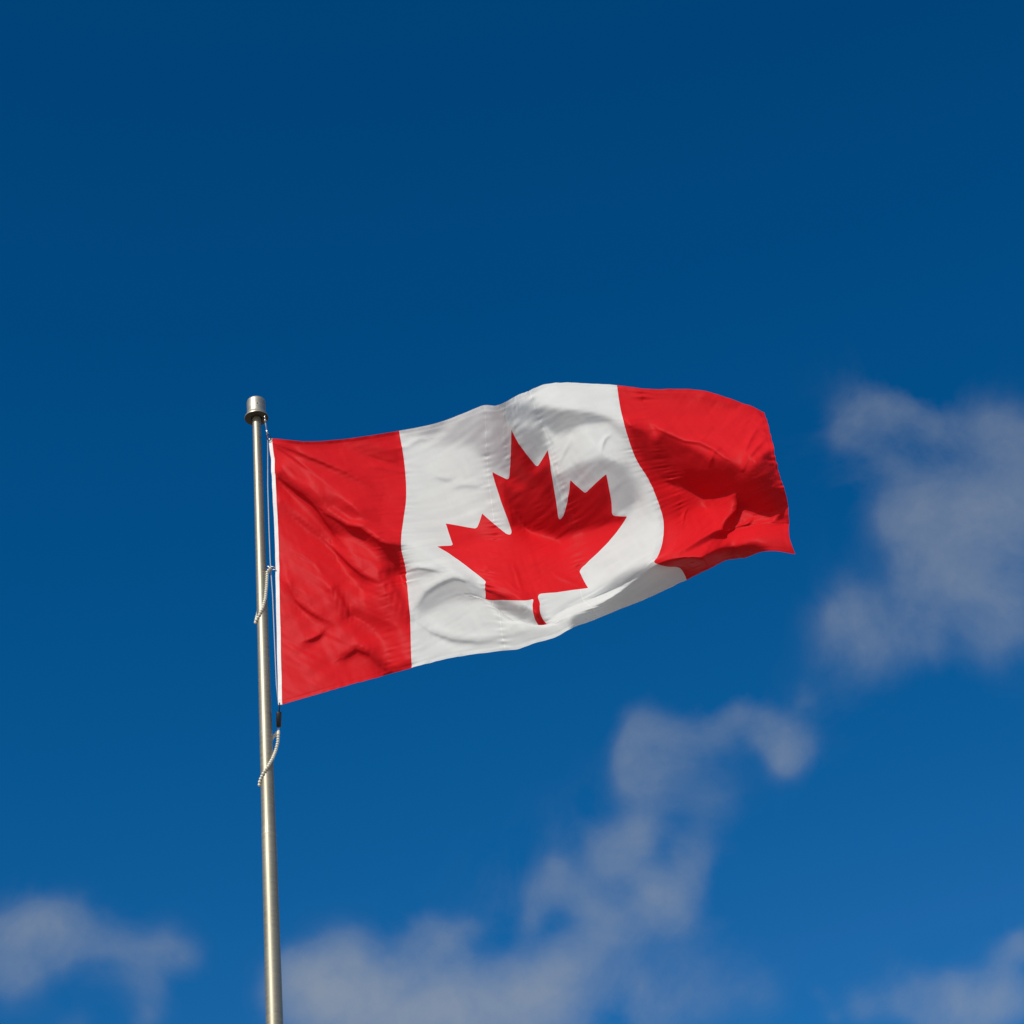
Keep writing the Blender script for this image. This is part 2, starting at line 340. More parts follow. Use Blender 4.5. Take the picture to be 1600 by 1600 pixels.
# ------------------------------------------------------------------ flag: the draped surface
# grid of the cloth (65 rows down the hoist x 129 columns along the fly), tenths of a cloth unit,
# camera-oriented axes, second differences along each row
GRID = [
-3823,-1171,750,73,7,-113,-1,2,5,-1,0,9,-2,-1,20,-3,0,28,-2,-1,22,-1,-1,25,-2,-2,14,0,-3,7,0,-2,5,0,-1,3,0,-1,2,0,0,0,0,-2,-2,0,0,-3,1,-1,-5,-1,0,-8,1,-1,-7,1,0,-4,-1,-1,-1,0,0,-1,1,-1,0,-1,0,4,0,-1,5,0,1,10,0,-2,8,-1,0,7,1,0,2,1,-1,-2,0,1,-2,2,-2,4,2,2,-33,4,0,-21,2,-1,1,0,0,-1,1,-1,-3,-1,0,-4,0,-2,-3,0,-1,1,-1,-1,2,-2,-3,-3,0,-1,-6,-1,-2,-6,-1,1,-8,-2,-1,-10,-1,0,-16,-1,1,-15,-1,1,-13,-3,0,-16,-1,3,-20,-3,2,-15,-2,6,-1,-4,10,8,-4,8,15,-3,1,26,-3,-3,26,-2,-9,20,-3,-5,24,-2,-5,47,0,-3,31,-2,-2,12,0,-1,7,-2,-1,5,-2,2,-2,-4,4,-12,-2,1,-8,0,1,-6,-1,1,-3,1,-1,-5,1,1,-4,1,-1,-4,2,2,-3,3,1,-3,2,-1,0,4,-2,0,4,-5,-1,5,-6,-4,3,-1,-6,4,2,-6,4,2,-4,5,9,-2,3,3,1,3,4,-3,2,2,-2,1,2,-1,2,1,1,1,2,-2,0,2,-1,1,-1,-2,0,0,-3,1,0,-3,-1,2,-4,1,0,-5,0,1,-7,-1,1,-6,-1,1,3,-1,0,17,-1,0,3,-1,1,0,1,0,1,0,-1,8,1,-1,5,1,-1,1,2,-2,2,2,-4,1,2,-1,2,1,-1,1,0,0,0,-1,0,-2,0,2,-1,-2,1,-2,-2,3,-1,-4,4,-2,-2,3,-2,-2,3,1,-1,1,0,-1,1,1,1,3,1,-1,0,0,1,2,1,1,3,-1,1,1,-1,0,1,-5,-1,0,-7,0,0,-1,1,-2,1,0,-1,3,0,-3,5,
12,68,-51,72,7,-109,-1,0,11,-2,1,21,-2,0,15,-1,0,10,-1,-1,16,-2,-1,23,-1,-2,17,-1,-3,10,0,-1,4,0,-2,5,0,0,3,-1,-2,1,1,0,0,0,-1,-2,1,-1,-5,-1,0,-6,1,-1,-8,0,0,-7,1,-1,-1,-1,0,-2,1,0,0,0,-1,2,0,0,4,-1,0,7,0,-1,9,1,0,9,-1,-1,4,1,0,1,1,0,-3,1,-1,-4,3,1,-26,3,0,-9,1,0,-5,1,0,-5,1,-2,-4,-1,0,-3,0,-1,-1,-1,-1,1,0,-2,-1,-2,-2,-3,0,-2,-8,-1,0,-10,-2,0,-12,0,-1,-10,-2,0,-8,-2,0,-10,-1,1,-16,-2,1,-16,-1,3,-19,-4,2,-15,-2,6,3,-3,8,17,-5,6,22,-2,2,21,-4,-3,15,-2,-6,11,-2,-4,13,-2,-5,23,-1,-3,37,-1,-2,27,-1,-2,9,-1,0,3,-2,0,-3,-3,4,-6,-1,0,-2,-1,1,0,0,0,1,1,0,-1,0,1,-3,2,-1,-4,1,1,-4,3,1,-6,2,0,-2,3,-3,0,4,-4,0,5,-5,-4,3,0,-9,4,0,-8,4,4,-5,3,5,-3,4,6,-2,3,2,0,2,3,-1,2,2,2,1,1,0,1,2,0,1,0,-2,0,1,-1,1,1,-2,0,-1,-4,1,2,-4,-1,0,-5,0,1,-6,0,2,-5,-1,-1,7,-1,1,14,-1,1,1,0,-1,-2,-1,1,1,2,-1,10,0,0,3,2,-2,2,1,-2,0,2,-2,1,2,-3,1,0,0,0,0,0,1,1,0,-1,-2,2,-2,-1,1,-2,-3,3,-1,-3,4,-3,-2,2,-1,-2,3,-1,-1,2,0,-1,1,1,0,2,1,1,2,2,0,1,1,1,2,0,0,1,0,1,2,-8,-1,-1,-9,0,1,0,0,-2,1,1,-2,4,0,-3,6,
11,68,-47,71,6,-90,-2,1,4,0,0,13,-2,1,11,-1,-1,6,-1,0,13,-1,-2,18,-2,-1,20,-1,-2,11,1,-2,8,-2,-1,7,1,-2,3,0,0,3,0,-1,-1,-1,-1,-1,1,0,-2,1,-1,-3,-1,-1,-6,1,0,-5,0,-1,-7,1,1,-6,0,-1,-3,1,0,1,-1,-1,3,0,1,6,1,-2,7,-1,1,9,0,-1,9,1,-1,5,0,0,0,2,0,-7,3,1,-17,1,-1,-9,1,0,-4,1,0,-6,1,-1,-5,0,-1,-4,-1,0,-5,0,-2,-1,0,-2,-4,-2,-1,-10,0,-1,-12,-2,-1,-4,0,0,-3,-2,-1,-5,-2,-1,-8,-1,2,-13,-2,0,-16,-1,1,-16,-3,2,-15,-2,5,-11,-3,3,4,-3,7,10,-4,4,17,-3,2,19,-2,-2,15,-4,-4,9,-1,-3,9,-3,-4,11,0,-3,20,-2,-2,31,-1,-2,25,-1,0,9,-1,-1,3,-1,2,-2,-1,0,-3,0,0,-1,0,1,-2,0,0,-2,0,0,-3,2,1,-1,1,0,-1,2,0,-1,2,-1,-4,4,-1,-4,2,-4,-5,4,-3,-6,4,0,-6,4,0,-6,2,3,-5,5,4,-2,3,5,-2,2,3,0,3,2,0,1,2,3,2,2,0,1,1,1,1,1,-2,1,1,0,0,0,-4,1,1,-2,-1,0,-5,1,1,-4,0,2,-5,-1,0,-3,0,0,8,-1,1,13,0,0,-1,-1,1,-2,1,0,2,0,-1,10,1,-1,0,0,-1,0,3,-1,1,0,-3,0,3,-1,1,-1,-1,0,1,0,0,0,1,-1,-2,1,-1,0,1,-2,-4,3,-3,-1,4,-2,-3,1,-1,-2,4,-1,-1,1,0,0,2,0,-1,2,1,1,1,2,0,2,1,1,1,1,0,2,-4,-1,0,-12,1,1,-5,-1,0,0,1,-2,1,0,-2,5,1,-2,9,
11,69,-49,70,5,-78,-2,0,4,-1,2,9,0,0,8,-1,-1,1,-1,1,6,0,-2,13,-2,-2,17,-1,0,13,0,-3,11,-1,-1,10,0,-1,6,-1,-1,4,1,0,2,-1,-2,1,1,0,-1,0,-1,-2,0,-1,-3,0,0,-2,1,0,-4,1,0,-6,0,-1,-9,0,0,-8,2,0,0,-1,0,2,0,0,5,1,-1,6,-1,0,12,1,-1,12,1,-1,6,0,1,-3,2,0,-13,2,0,-15,1,-1,-6,1,0,-3,0,0,-5,0,-1,-4,0,-2,-5,-1,0,-3,0,-1,-10,-1,-2,-7,0,-1,-3,-2,-2,-3,-2,1,-4,-1,-1,-8,-1,0,-10,-1,0,-12,-3,1,-15,-1,2,-14,-2,2,-14,-3,3,-7,-3,4,0,-3,5,6,-3,3,10,-3,1,20,-3,-1,16,-3,-3,10,-2,-2,6,-1,-3,6,-3,-2,11,0,-1,17,-2,-3,24,0,0,23,-1,-2,13,1,0,5,0,-1,1,0,1,-2,-1,0,0,1,0,-1,1,1,-3,0,0,-4,1,1,-5,2,0,-4,2,-1,-6,2,-2,-6,2,-2,-6,4,-2,-12,4,0,-3,2,0,0,4,3,-2,3,2,-1,3,4,-1,3,3,0,2,3,2,2,1,1,2,2,3,1,1,2,1,2,-1,0,0,-2,2,1,-2,0,1,-4,0,0,-4,0,1,-5,0,2,-3,-1,0,-2,1,0,10,0,0,10,-1,2,-1,0,-1,-2,0,1,4,1,-2,7,0,1,-1,1,-2,-1,2,-1,1,0,-2,0,2,-1,0,0,0,1,0,-1,-1,0,1,0,-1,1,-1,-2,2,-3,-1,3,-2,-3,1,-2,-2,4,-2,-1,1,-1,-1,3,-1,-1,2,1,0,1,0,0,1,0,0,3,1,0,0,-5,0,2,-7,-1,1,-9,1,0,-2,0,0,1,0,-2,2,0,-2,5,2,-2,15,
11,68,-51,70,4,-79,-3,2,8,0,-1,14,-2,1,9,0,0,1,0,-1,3,-1,0,9,-1,-2,10,0,-1,8,0,-1,5,-1,-1,9,-1,-2,10,0,0,11,0,-2,6,-1,0,3,1,-1,0,-1,-1,0,1,0,-1,0,-1,-3,1,0,-2,0,0,-3,0,-1,-3,2,1,-7,0,-1,-9,1,0,-4,0,0,0,1,0,3,0,0,5,0,-1,11,1,-1,13,0,1,8,2,-1,-12,0,0,-18,2,0,-4,0,0,-4,0,-1,-5,1,0,-4,-1,-2,-5,0,-1,-1,0,-1,-7,-2,-1,-3,0,-1,-4,-2,-1,-7,-1,0,-6,-1,-1,-8,-2,0,-9,-1,1,-12,-3,1,-13,-1,1,-14,-2,2,-12,-3,4,-7,-2,2,-2,-4,4,-3,-2,2,9,-4,0,23,-2,0,18,-2,-1,10,-3,-3,4,-2,-1,6,-2,-2,7,-1,-2,7,-1,0,14,-1,-2,19,1,-1,22,2,-3,17,1,-1,9,0,0,1,0,1,-1,0,0,0,1,0,-1,-1,1,-3,2,0,-4,0,0,-5,2,0,-8,2,-2,-11,2,-1,-16,3,-1,-24,2,1,-6,4,-1,6,2,2,8,4,2,4,2,3,1,3,2,0,3,3,2,1,2,3,2,1,4,2,1,3,1,2,2,1,1,-2,0,0,-3,1,2,-4,0,0,-6,1,1,-4,-1,1,-4,0,1,0,1,0,12,-1,1,7,1,0,-1,-1,0,-1,1,0,2,0,0,5,1,-1,0,0,0,0,2,-2,0,0,-1,1,1,-1,-1,1,0,0,-1,0,1,0,1,-2,-1,1,0,-1,1,-2,-1,2,-2,-3,3,-2,-1,1,-3,-2,3,-1,-1,2,-1,0,2,-1,-1,2,-1,0,1,-2,-1,2,-5,0,1,-6,0,1,-7,0,1,-2,1,0,0,-1,-1,-1,1,-1,2,0,-2,8,2,-2,17,
11,68,-50,69,4,-85,-1,1,14,-3,-1,20,0,1,8,-1,0,1,1,0,1,-2,-1,9,0,-2,13,-1,0,8,1,-1,1,-1,-1,-1,1,-1,1,-2,-1,8,1,-1,14,-2,-1,10,1,-1,4,-1,0,2,1,-1,0,0,-1,-1,0,1,-3,1,-1,-1,1,0,-3,0,-1,-2,1,1,-4,1,-1,-6,0,0,-5,2,1,-4,0,-1,1,0,0,6,1,-1,11,0,0,12,2,0,-13,0,0,-16,0,0,-2,1,-1,-1,0,0,-3,0,-1,-5,0,-1,-1,-1,-1,-1,0,-1,-4,-2,-1,-4,0,-1,-4,-1,0,-7,-2,-2,-7,0,1,-8,-3,0,-9,-1,0,-10,-2,1,-13,-2,1,-14,-2,3,-13,-2,2,-10,-3,2,-8,-3,3,1,-3,1,16,-3,1,22,-2,-1,13,-3,-1,7,-2,-1,4,-1,-2,4,-3,0,3,-1,-2,6,-1,0,7,0,-1,11,0,-2,19,5,-4,19,0,-2,16,1,0,12,0,0,9,0,1,6,0,0,-1,1,1,-5,-1,0,-4,2,0,-6,0,-1,-8,2,-1,-12,2,0,-21,1,-1,-26,3,1,-18,2,1,-3,3,0,4,2,2,9,4,2,9,2,3,6,3,1,3,1,2,5,3,2,4,1,0,8,2,2,5,1,1,0,0,1,-4,1,1,-6,1,2,-7,-1,0,-5,1,1,-5,-1,1,0,2,-1,15,0,2,7,-1,0,-4,1,0,1,0,0,2,1,0,2,0,-1,2,0,-1,-1,2,0,1,0,-1,-1,0,0,-1,1,-1,1,0,1,0,-1,0,-1,-1,1,-1,0,1,-1,-2,2,-2,-2,3,-1,-1,1,-3,-1,2,-2,-1,3,-3,-2,1,-2,0,2,-3,0,2,-6,-1,1,-5,0,1,-5,-1,1,-3,1,1,0,0,-1,-2,0,0,1,1,-1,2,0,-2,8,2,-1,19,
9,68,-51,70,3,-93,-2,1,22,-4,0,28,0,0,5,1,0,-2,-1,0,-1,-1,0,6,0,-2,15,-1,-1,12,-1,0,5,1,-2,2,0,0,-4,0,-1,-3,0,0,0,0,-2,10,-1,0,14,0,-1,9,-1,0,4,1,-1,0,1,-1,-1,0,1,-3,0,-1,-2,2,0,-2,0,0,-2,0,-1,-1,2,1,-3,0,0,-3,2,-1,-6,0,1,-1,1,-1,5,0,0,11,1,-1,-12,0,1,-17,1,0,2,0,-1,1,-1,-1,-1,1,0,-2,-1,-1,-3,0,-1,-1,0,-1,-2,-2,-1,-4,-1,-1,-3,-1,0,-6,-1,-1,-5,-2,0,-6,-1,0,-7,-2,1,-10,-2,0,-12,-1,2,-14,-3,1,-15,-2,3,-15,-3,1,-10,-2,2,1,-3,1,19,-2,0,19,-4,-1,12,-1,0,7,-3,-2,2,-1,0,4,-2,-1,2,-1,0,3,-1,-1,3,0,-2,4,1,-1,12,4,-3,23,2,-3,20,0,0,12,0,0,8,1,1,8,-1,0,10,1,0,8,0,0,3,0,-1,-6,1,0,-12,0,0,-17,2,-1,-23,1,0,-32,2,1,-20,2,0,-5,3,2,3,2,0,3,2,3,1,4,1,5,1,3,7,3,1,5,2,1,7,1,2,14,3,0,13,0,2,4,2,0,-3,0,2,-8,1,1,-9,0,1,-6,0,1,-7,0,1,-1,1,0,16,1,0,11,-1,0,-7,1,1,1,1,0,4,0,0,2,0,0,-1,0,-2,1,2,1,0,-1,-1,-1,1,-1,0,0,1,-1,0,0,-1,0,0,0,-2,1,0,0,2,-2,-1,1,-1,-2,2,-3,-1,2,-1,-1,2,-4,-1,2,-4,-1,2,-5,-2,1,-5,1,2,-4,-2,1,-4,1,2,-2,0,-1,-2,0,2,-1,-1,-1,0,1,0,-1,0,-2,3,2,0,8,0,-3,19,
9,68,-52,71,3,-102,-4,0,37,-3,0,28,-1,0,3,1,0,-4,0,0,-4,0,0,3,-1,-1,13,-1,-1,16,-1,0,8,0,-2,3,0,0,4,0,-1,-2,1,-1,-3,0,0,-7,0,-1,1,0,0,13,-1,-1,16,0,-1,5,1,0,2,0,0,-1,0,-1,-4,2,1,-2,0,-1,-2,1,0,-1,1,0,-1,0,0,-1,2,0,-1,0,0,-2,1,0,-1,1,-1,1,0,1,-9,2,0,-22,-1,-1,5,-1,0,4,1,-1,0,0,0,-2,-1,-2,-1,-1,0,-1,0,0,-2,-1,-2,-3,-1,-1,-4,-2,0,-4,0,0,-5,-3,-1,-5,-1,1,-5,-1,0,-5,-3,0,-6,-2,2,-12,-1,1,-17,-3,1,-19,-2,2,-15,-2,2,-3,-3,-1,15,-2,1,17,-3,-2,14,-2,1,7,-2,-2,4,-2,0,1,-1,-1,1,-1,0,2,0,-1,0,0,-1,1,2,-2,7,2,-2,20,2,-2,26,1,-1,20,0,0,9,0,1,6,1,0,7,0,0,6,-1,0,4,1,0,2,0,-2,0,1,0,-8,-1,-1,-30,2,1,-41,1,0,-27,2,1,-3,2,1,3,3,1,3,2,2,0,2,1,3,3,2,5,2,2,4,2,1,2,2,2,11,2,0,14,2,2,5,0,0,1,1,2,-2,1,1,-5,0,1,-8,1,1,-6,-1,1,-6,2,0,15,0,0,17,1,0,-5,0,1,-1,1,0,4,-1,0,2,2,-1,0,-1,1,0,1,-1,1,0,-1,-1,1,1,-1,-1,-1,0,0,1,-2,0,1,-1,-1,1,0,0,0,-1,-2,3,-3,-1,1,-3,-1,1,-3,-2,3,-5,0,1,-5,-2,3,-4,0,0,-3,0,2,-4,-1,1,-2,-1,1,-2,1,1,-1,0,0,-2,-1,0,0,1,-1,0,0,0,2,1,-2,9,2,-1,18,
8,67,-52,70,2,-89,-5,0,35,0,1,11,-1,-1,3,0,1,0,0,-1,-2,0,1,0,-1,-2,9,-1,0,17,-1,-1,12,0,-1,5,0,0,4,-1,-1,3,1,-1,1,0,0,-1,1,-1,-9,1,0,-7,-1,-1,7,0,0,18,0,0,11,0,-1,3,1,-1,-3,0,1,-2,2,0,-4,0,0,-2,1,-1,-1,1,1,0,1,0,0,1,-1,0,0,0,1,1,1,0,0,-1,-10,2,0,-26,-1,0,1,0,0,5,0,-1,2,0,-1,-1,-1,0,-1,-1,-1,-1,0,-1,-1,-2,0,-3,-1,-1,-3,-1,-1,-4,-1,0,-6,-2,0,-4,-2,0,-4,-1,0,-3,-2,0,-1,-2,2,-5,-3,0,-11,-1,2,-21,-2,1,-22,-3,0,-11,-1,1,7,-4,-1,17,-1,-1,15,-2,0,8,-3,-1,3,0,-1,2,-1,0,0,-2,0,0,1,-1,-3,0,-1,1,2,-1,6,1,-3,14,3,0,25,0,-2,27,1,1,17,0,-1,6,1,2,5,-1,-1,6,1,1,3,-1,-2,2,0,0,1,-1,-2,-7,1,0,-28,0,1,-31,1,-1,-32,2,2,-10,2,0,5,2,1,2,2,1,-1,4,2,3,1,2,5,3,1,3,1,3,1,3,0,9,2,1,16,1,1,2,1,2,-7,1,1,-8,1,2,0,0,0,-1,1,1,1,0,1,-9,1,0,5,1,0,25,1,1,4,-1,0,-1,2,0,0,-1,0,1,1,0,0,0,-1,2,1,1,1,0,-1,0,0,0,-1,0,1,-1,-1,0,-2,1,1,0,-2,1,-2,0,0,-1,-1,3,-5,-2,1,-4,0,1,-4,-2,2,-4,-1,2,-3,0,2,-4,-1,0,-3,-1,2,-2,0,1,-2,0,1,-2,0,1,-2,-1,-1,0,1,1,-2,0,-1,1,0,0,1,1,-2,10,1,-1,18,
7,67,-42,65,1,-39,1,0,-15,0,1,-6,-1,0,5,0,0,6,-1,0,2,0,0,2,0,-1,5,-2,-1,15,-1,0,18,0,-1,7,0,0,3,-1,-2,3,1,1,5,-1,-2,2,1,1,1,1,-2,-7,0,1,-10,1,-1,-2,0,0,14,-1,0,17,1,-1,5,1,0,-3,0,0,-3,2,0,-5,0,1,0,2,-1,-2,0,0,0,1,0,0,1,0,1,0,0,0,0,0,-4,2,0,-18,0,0,-9,-1,-1,1,0,0,1,0,-1,0,-1,0,-1,-1,-1,1,-1,-1,-2,0,0,-1,-3,-1,-4,0,0,-3,-2,-1,-6,-1,0,-4,-2,0,-3,-2,1,-3,-2,-1,-1,-2,2,-1,-2,0,-4,-1,0,-11,-3,2,-22,-1,0,-23,-3,-1,-3,-2,0,14,-2,-1,14,-1,-1,10,-2,-1,3,-1,0,1,-1,0,-1,-1,-1,-2,1,0,-3,1,-1,1,0,-1,7,2,-2,10,1,0,17,2,-1,31,0,-1,26,1,1,11,0,1,3,0,0,5,0,0,2,0,0,1,-2,-2,0,0,-1,-12,-1,-1,-31,0,-1,-11,1,1,-21,2,0,-22,2,1,0,2,1,-2,2,2,1,3,1,1,2,1,6,2,3,3,3,0,1,1,2,5,3,1,19,1,2,4,1,0,-8,2,2,-12,-1,2,-9,1,1,-9,1,0,7,1,1,5,0,2,-14,0,-2,24,3,1,31,0,-1,3,0,1,-6,1,0,-4,-1,1,-2,1,-1,3,0,0,3,0,0,0,1,0,0,-1,1,-1,0,0,-2,0,1,-1,-1,0,-2,-1,2,-2,-1,1,-5,-1,2,-5,-1,1,-3,-1,2,-3,0,1,-4,-2,2,-2,0,1,-3,0,1,-3,-1,1,-1,0,0,-2,-1,1,-1,1,1,-1,0,-1,-2,-1,1,1,1,-2,1,1,0,10,1,-2,17,
7,67,-39,60,-1,8,5,2,-46,1,0,-26,1,1,-8,-1,-1,5,-1,1,8,0,-1,6,-1,-1,7,-1,1,11,-2,-2,20,-1,0,14,1,-1,2,-1,0,2,1,-1,4,-1,0,6,1,-1,3,-1,0,2,2,-1,-4,0,0,-9,2,1,-8,0,-1,7,-1,-1,19,0,1,7,2,-1,-4,1,1,-4,1,0,-3,0,-1,-1,2,1,-1,0,0,0,1,0,0,1,0,-1,0,-1,-1,0,1,-7,1,-1,-12,0,0,-5,-1,0,0,0,-1,-2,-1,0,-1,0,-1,1,-2,-1,0,-1,0,-2,-2,0,-2,-1,-2,-3,-1,1,-5,-2,-1,-6,-1,1,-2,-3,-1,-2,-1,1,-1,-2,0,-1,-2,0,-1,-2,1,-5,-2,0,-13,-1,1,-22,-3,-1,-14,-1,-2,5,-2,-1,13,-2,-1,7,0,0,5,-2,0,0,0,-1,-2,-1,0,-3,1,0,-3,0,-2,2,1,0,6,2,0,7,0,-2,14,2,0,29,0,0,30,1,0,18,1,1,6,-1,1,2,1,0,3,-2,0,-1,-1,-2,-8,-1,-2,-14,-2,-1,-31,0,-1,-3,1,-1,0,2,1,-20,2,1,-14,2,2,-6,2,0,-1,3,2,2,2,2,2,2,1,1,2,2,0,2,1,10,3,0,22,2,2,4,0,2,-8,2,1,-12,0,2,-9,0,1,-17,1,1,-9,1,0,12,0,2,-17,-1,0,0,5,-1,81,0,-1,10,1,0,-11,-1,2,-14,-1,0,-7,2,-1,3,-1,1,6,1,0,4,0,0,-1,0,0,-3,-1,1,-1,0,1,-2,-1,1,-2,0,0,-2,-2,2,-5,0,2,-3,-1,1,-4,-1,1,-3,-1,1,-3,-1,2,-2,0,1,-3,0,1,-2,-1,1,-2,0,0,-2,0,2,-1,-1,-1,-1,1,0,-1,0,0,0,0,0,1,0,-2,9,3,0,18,
7,66,-49,59,-1,23,2,1,-21,4,0,-45,1,1,-26,1,0,-11,0,0,2,-1,-1,9,-2,0,11,0,0,11,-2,-1,20,-2,0,22,1,-1,5,-1,-1,1,1,1,1,-1,-2,6,0,0,6,1,0,5,0,0,1,0,-1,0,2,0,-8,0,0,-8,2,1,1,-1,-2,14,1,1,8,1,0,-4,1,0,-5,1,1,-1,1,-1,-1,1,0,-1,0,1,1,1,-1,-1,0,1,-1,1,-1,-3,0,0,-7,0,0,-8,0,0,-3,-1,-1,-2,-1,0,-3,0,-1,1,-2,-1,-1,-1,0,-1,-2,0,-2,-1,-1,0,-2,-1,-7,-1,1,-4,-2,-1,-4,-2,1,-1,-2,-1,-1,-1,1,0,-2,0,0,-2,0,-2,-2,0,-5,-1,0,-15,-2,-1,-20,-2,-2,-3,-1,-1,4,-2,-2,8,0,0,4,-2,1,1,1,-1,-4,-1,0,-3,0,-1,-2,2,0,1,-1,-1,4,2,0,8,1,-1,12,0,0,22,1,0,33,1,0,25,1,2,10,-1,1,2,1,0,0,-1,-1,-1,-3,-1,-14,-2,-3,-24,-2,-1,-24,0,-1,1,1,-1,3,2,0,-12,2,1,-12,2,2,-5,3,0,-2,1,3,-6,3,0,-4,2,3,-2,2,1,6,3,1,11,2,0,29,1,2,5,2,1,-7,1,2,-14,1,2,-11,1,0,-6,-1,3,-23,1,0,-2,0,1,-7,-1,1,-24,5,-2,93,1,-1,34,1,0,-5,-1,2,-22,-1,0,-19,0,1,-3,1,-1,16,0,0,8,1,1,-1,-1,0,-4,-1,1,-2,0,1,-1,0,0,-3,-1,2,-3,-1,1,-3,-1,1,-3,0,1,-3,-2,2,-3,0,0,-3,0,2,-3,-1,1,-2,-1,2,-2,0,-1,-2,0,2,-2,0,0,-1,-1,0,0,1,0,-2,0,0,0,0,0,2,0,-1,8,2,-2,17,
8,66,-52,60,-1,16,-1,0,6,2,0,-26,3,1,-41,2,0,-23,1,0,-15,0,0,-4,-1,0,9,-1,-1,14,-2,0,19,-2,0,28,-1,-2,17,0,1,0,1,-1,-3,-1,-1,3,1,0,7,-1,0,9,1,0,6,0,-1,1,1,0,0,0,1,-5,2,-1,-7,1,0,0,0,0,8,1,1,2,2,-1,-3,0,1,-3,1,-1,-1,1,1,0,1,1,1,1,-1,-1,0,0,-1,0,0,-1,0,0,-5,0,0,-5,0,-1,-6,0,0,-2,-2,0,-1,0,-1,1,-2,0,-4,-1,-1,-4,-2,0,-2,-1,-1,-1,-2,-1,-7,-2,1,-2,-1,-1,-2,-2,0,-1,-2,0,-1,-2,0,1,-1,1,0,-2,-1,-1,-1,0,0,-2,-1,-5,-2,0,-20,-1,-4,-15,-1,0,-1,-2,-2,7,0,0,5,-1,0,-2,0,0,-3,0,0,-4,0,0,-2,1,-1,0,0,0,3,0,-2,7,2,1,13,0,-1,18,1,1,30,1,0,29,0,2,16,0,2,3,0,0,-2,-1,-1,-2,-2,-1,-13,-4,-4,-44,-2,-1,-14,0,-2,7,2,0,0,1,1,-8,3,0,-8,1,0,-4,3,2,-3,2,2,-6,2,1,-2,2,1,-1,2,2,2,3,1,9,2,1,31,2,0,11,2,3,-6,0,0,-14,2,3,-11,0,0,-2,1,2,-21,-1,1,-19,1,1,-2,-1,1,-11,4,-1,63,1,-1,28,1,-1,16,0,2,-14,-1,1,-27,-2,0,-19,2,0,22,1,0,20,0,1,-1,-1,0,-4,0,0,-3,-1,2,-1,0,0,-3,-1,1,-2,0,2,-4,-1,1,-2,-1,0,-3,-1,2,-2,0,2,-4,-1,0,-2,0,1,-2,-1,1,-3,0,1,-1,0,0,-1,0,1,-1,-1,0,-2,1,1,0,0,-1,0,-1,-1,1,2,0,8,1,-1,17,
9,66,-52,60,-2,5,-1,1,13,-1,-1,1,3,1,-27,3,0,-35,1,1,-23,2,-1,-18,0,0,-9,-1,0,8,-1,0,19,-3,-1,29,-2,-1,29,0,0,8,1,0,-5,0,0,-3,0,-1,3,-1,0,12,1,-1,12,0,1,6,0,-1,1,1,0,-1,1,0,-4,1,1,-4,2,-1,2,0,1,0,1,-1,-2,2,1,-4,0,1,-1,2,-1,0,0,1,1,1,0,0,1,0,-1,-1,-1,-1,1,1,-2,0,0,-3,-1,-1,-6,0,1,-3,-1,-2,-3,-1,1,1,-2,-2,0,-1,0,-5,-2,0,-6,-1,-1,-3,-3,0,-5,-1,-1,-1,-1,0,-2,-3,-1,0,-1,1,-1,-1,0,0,-2,-1,2,-2,0,-1,-1,0,1,-2,-1,-1,0,-2,-11,-3,-2,-24,0,-1,-16,-2,-1,15,0,-1,17,-1,0,-5,1,0,-11,-1,0,-4,1,0,-5,0,0,-1,0,-1,2,1,-1,8,0,0,12,1,-1,17,0,2,24,1,0,29,0,2,20,0,2,3,-1,0,-2,0,0,4,-3,-3,-9,-3,-2,-65,-2,-1,-3,1,-3,7,0,0,0,3,0,-5,1,1,-6,2,0,-4,2,2,-2,3,0,-5,1,2,-1,3,2,-1,1,1,2,3,1,6,2,1,28,3,1,18,1,1,-3,1,2,-12,2,1,-13,0,2,-5,1,1,-10,-1,1,-28,1,1,-5,-1,0,1,4,0,51,0,-1,13,1,1,12,0,0,-2,0,1,-21,-3,1,-31,2,0,18,1,0,28,-1,0,1,1,0,-1,-1,2,-2,0,0,-2,-1,1,-1,0,1,-4,-1,1,-1,-1,2,-3,0,0,-3,-1,1,-3,-1,2,-2,0,0,-3,0,2,-1,-1,0,-3,0,1,-1,-1,0,-1,1,1,-2,-1,0,0,1,0,0,-1,0,0,1,0,0,0,-1,8,2,-1,16,
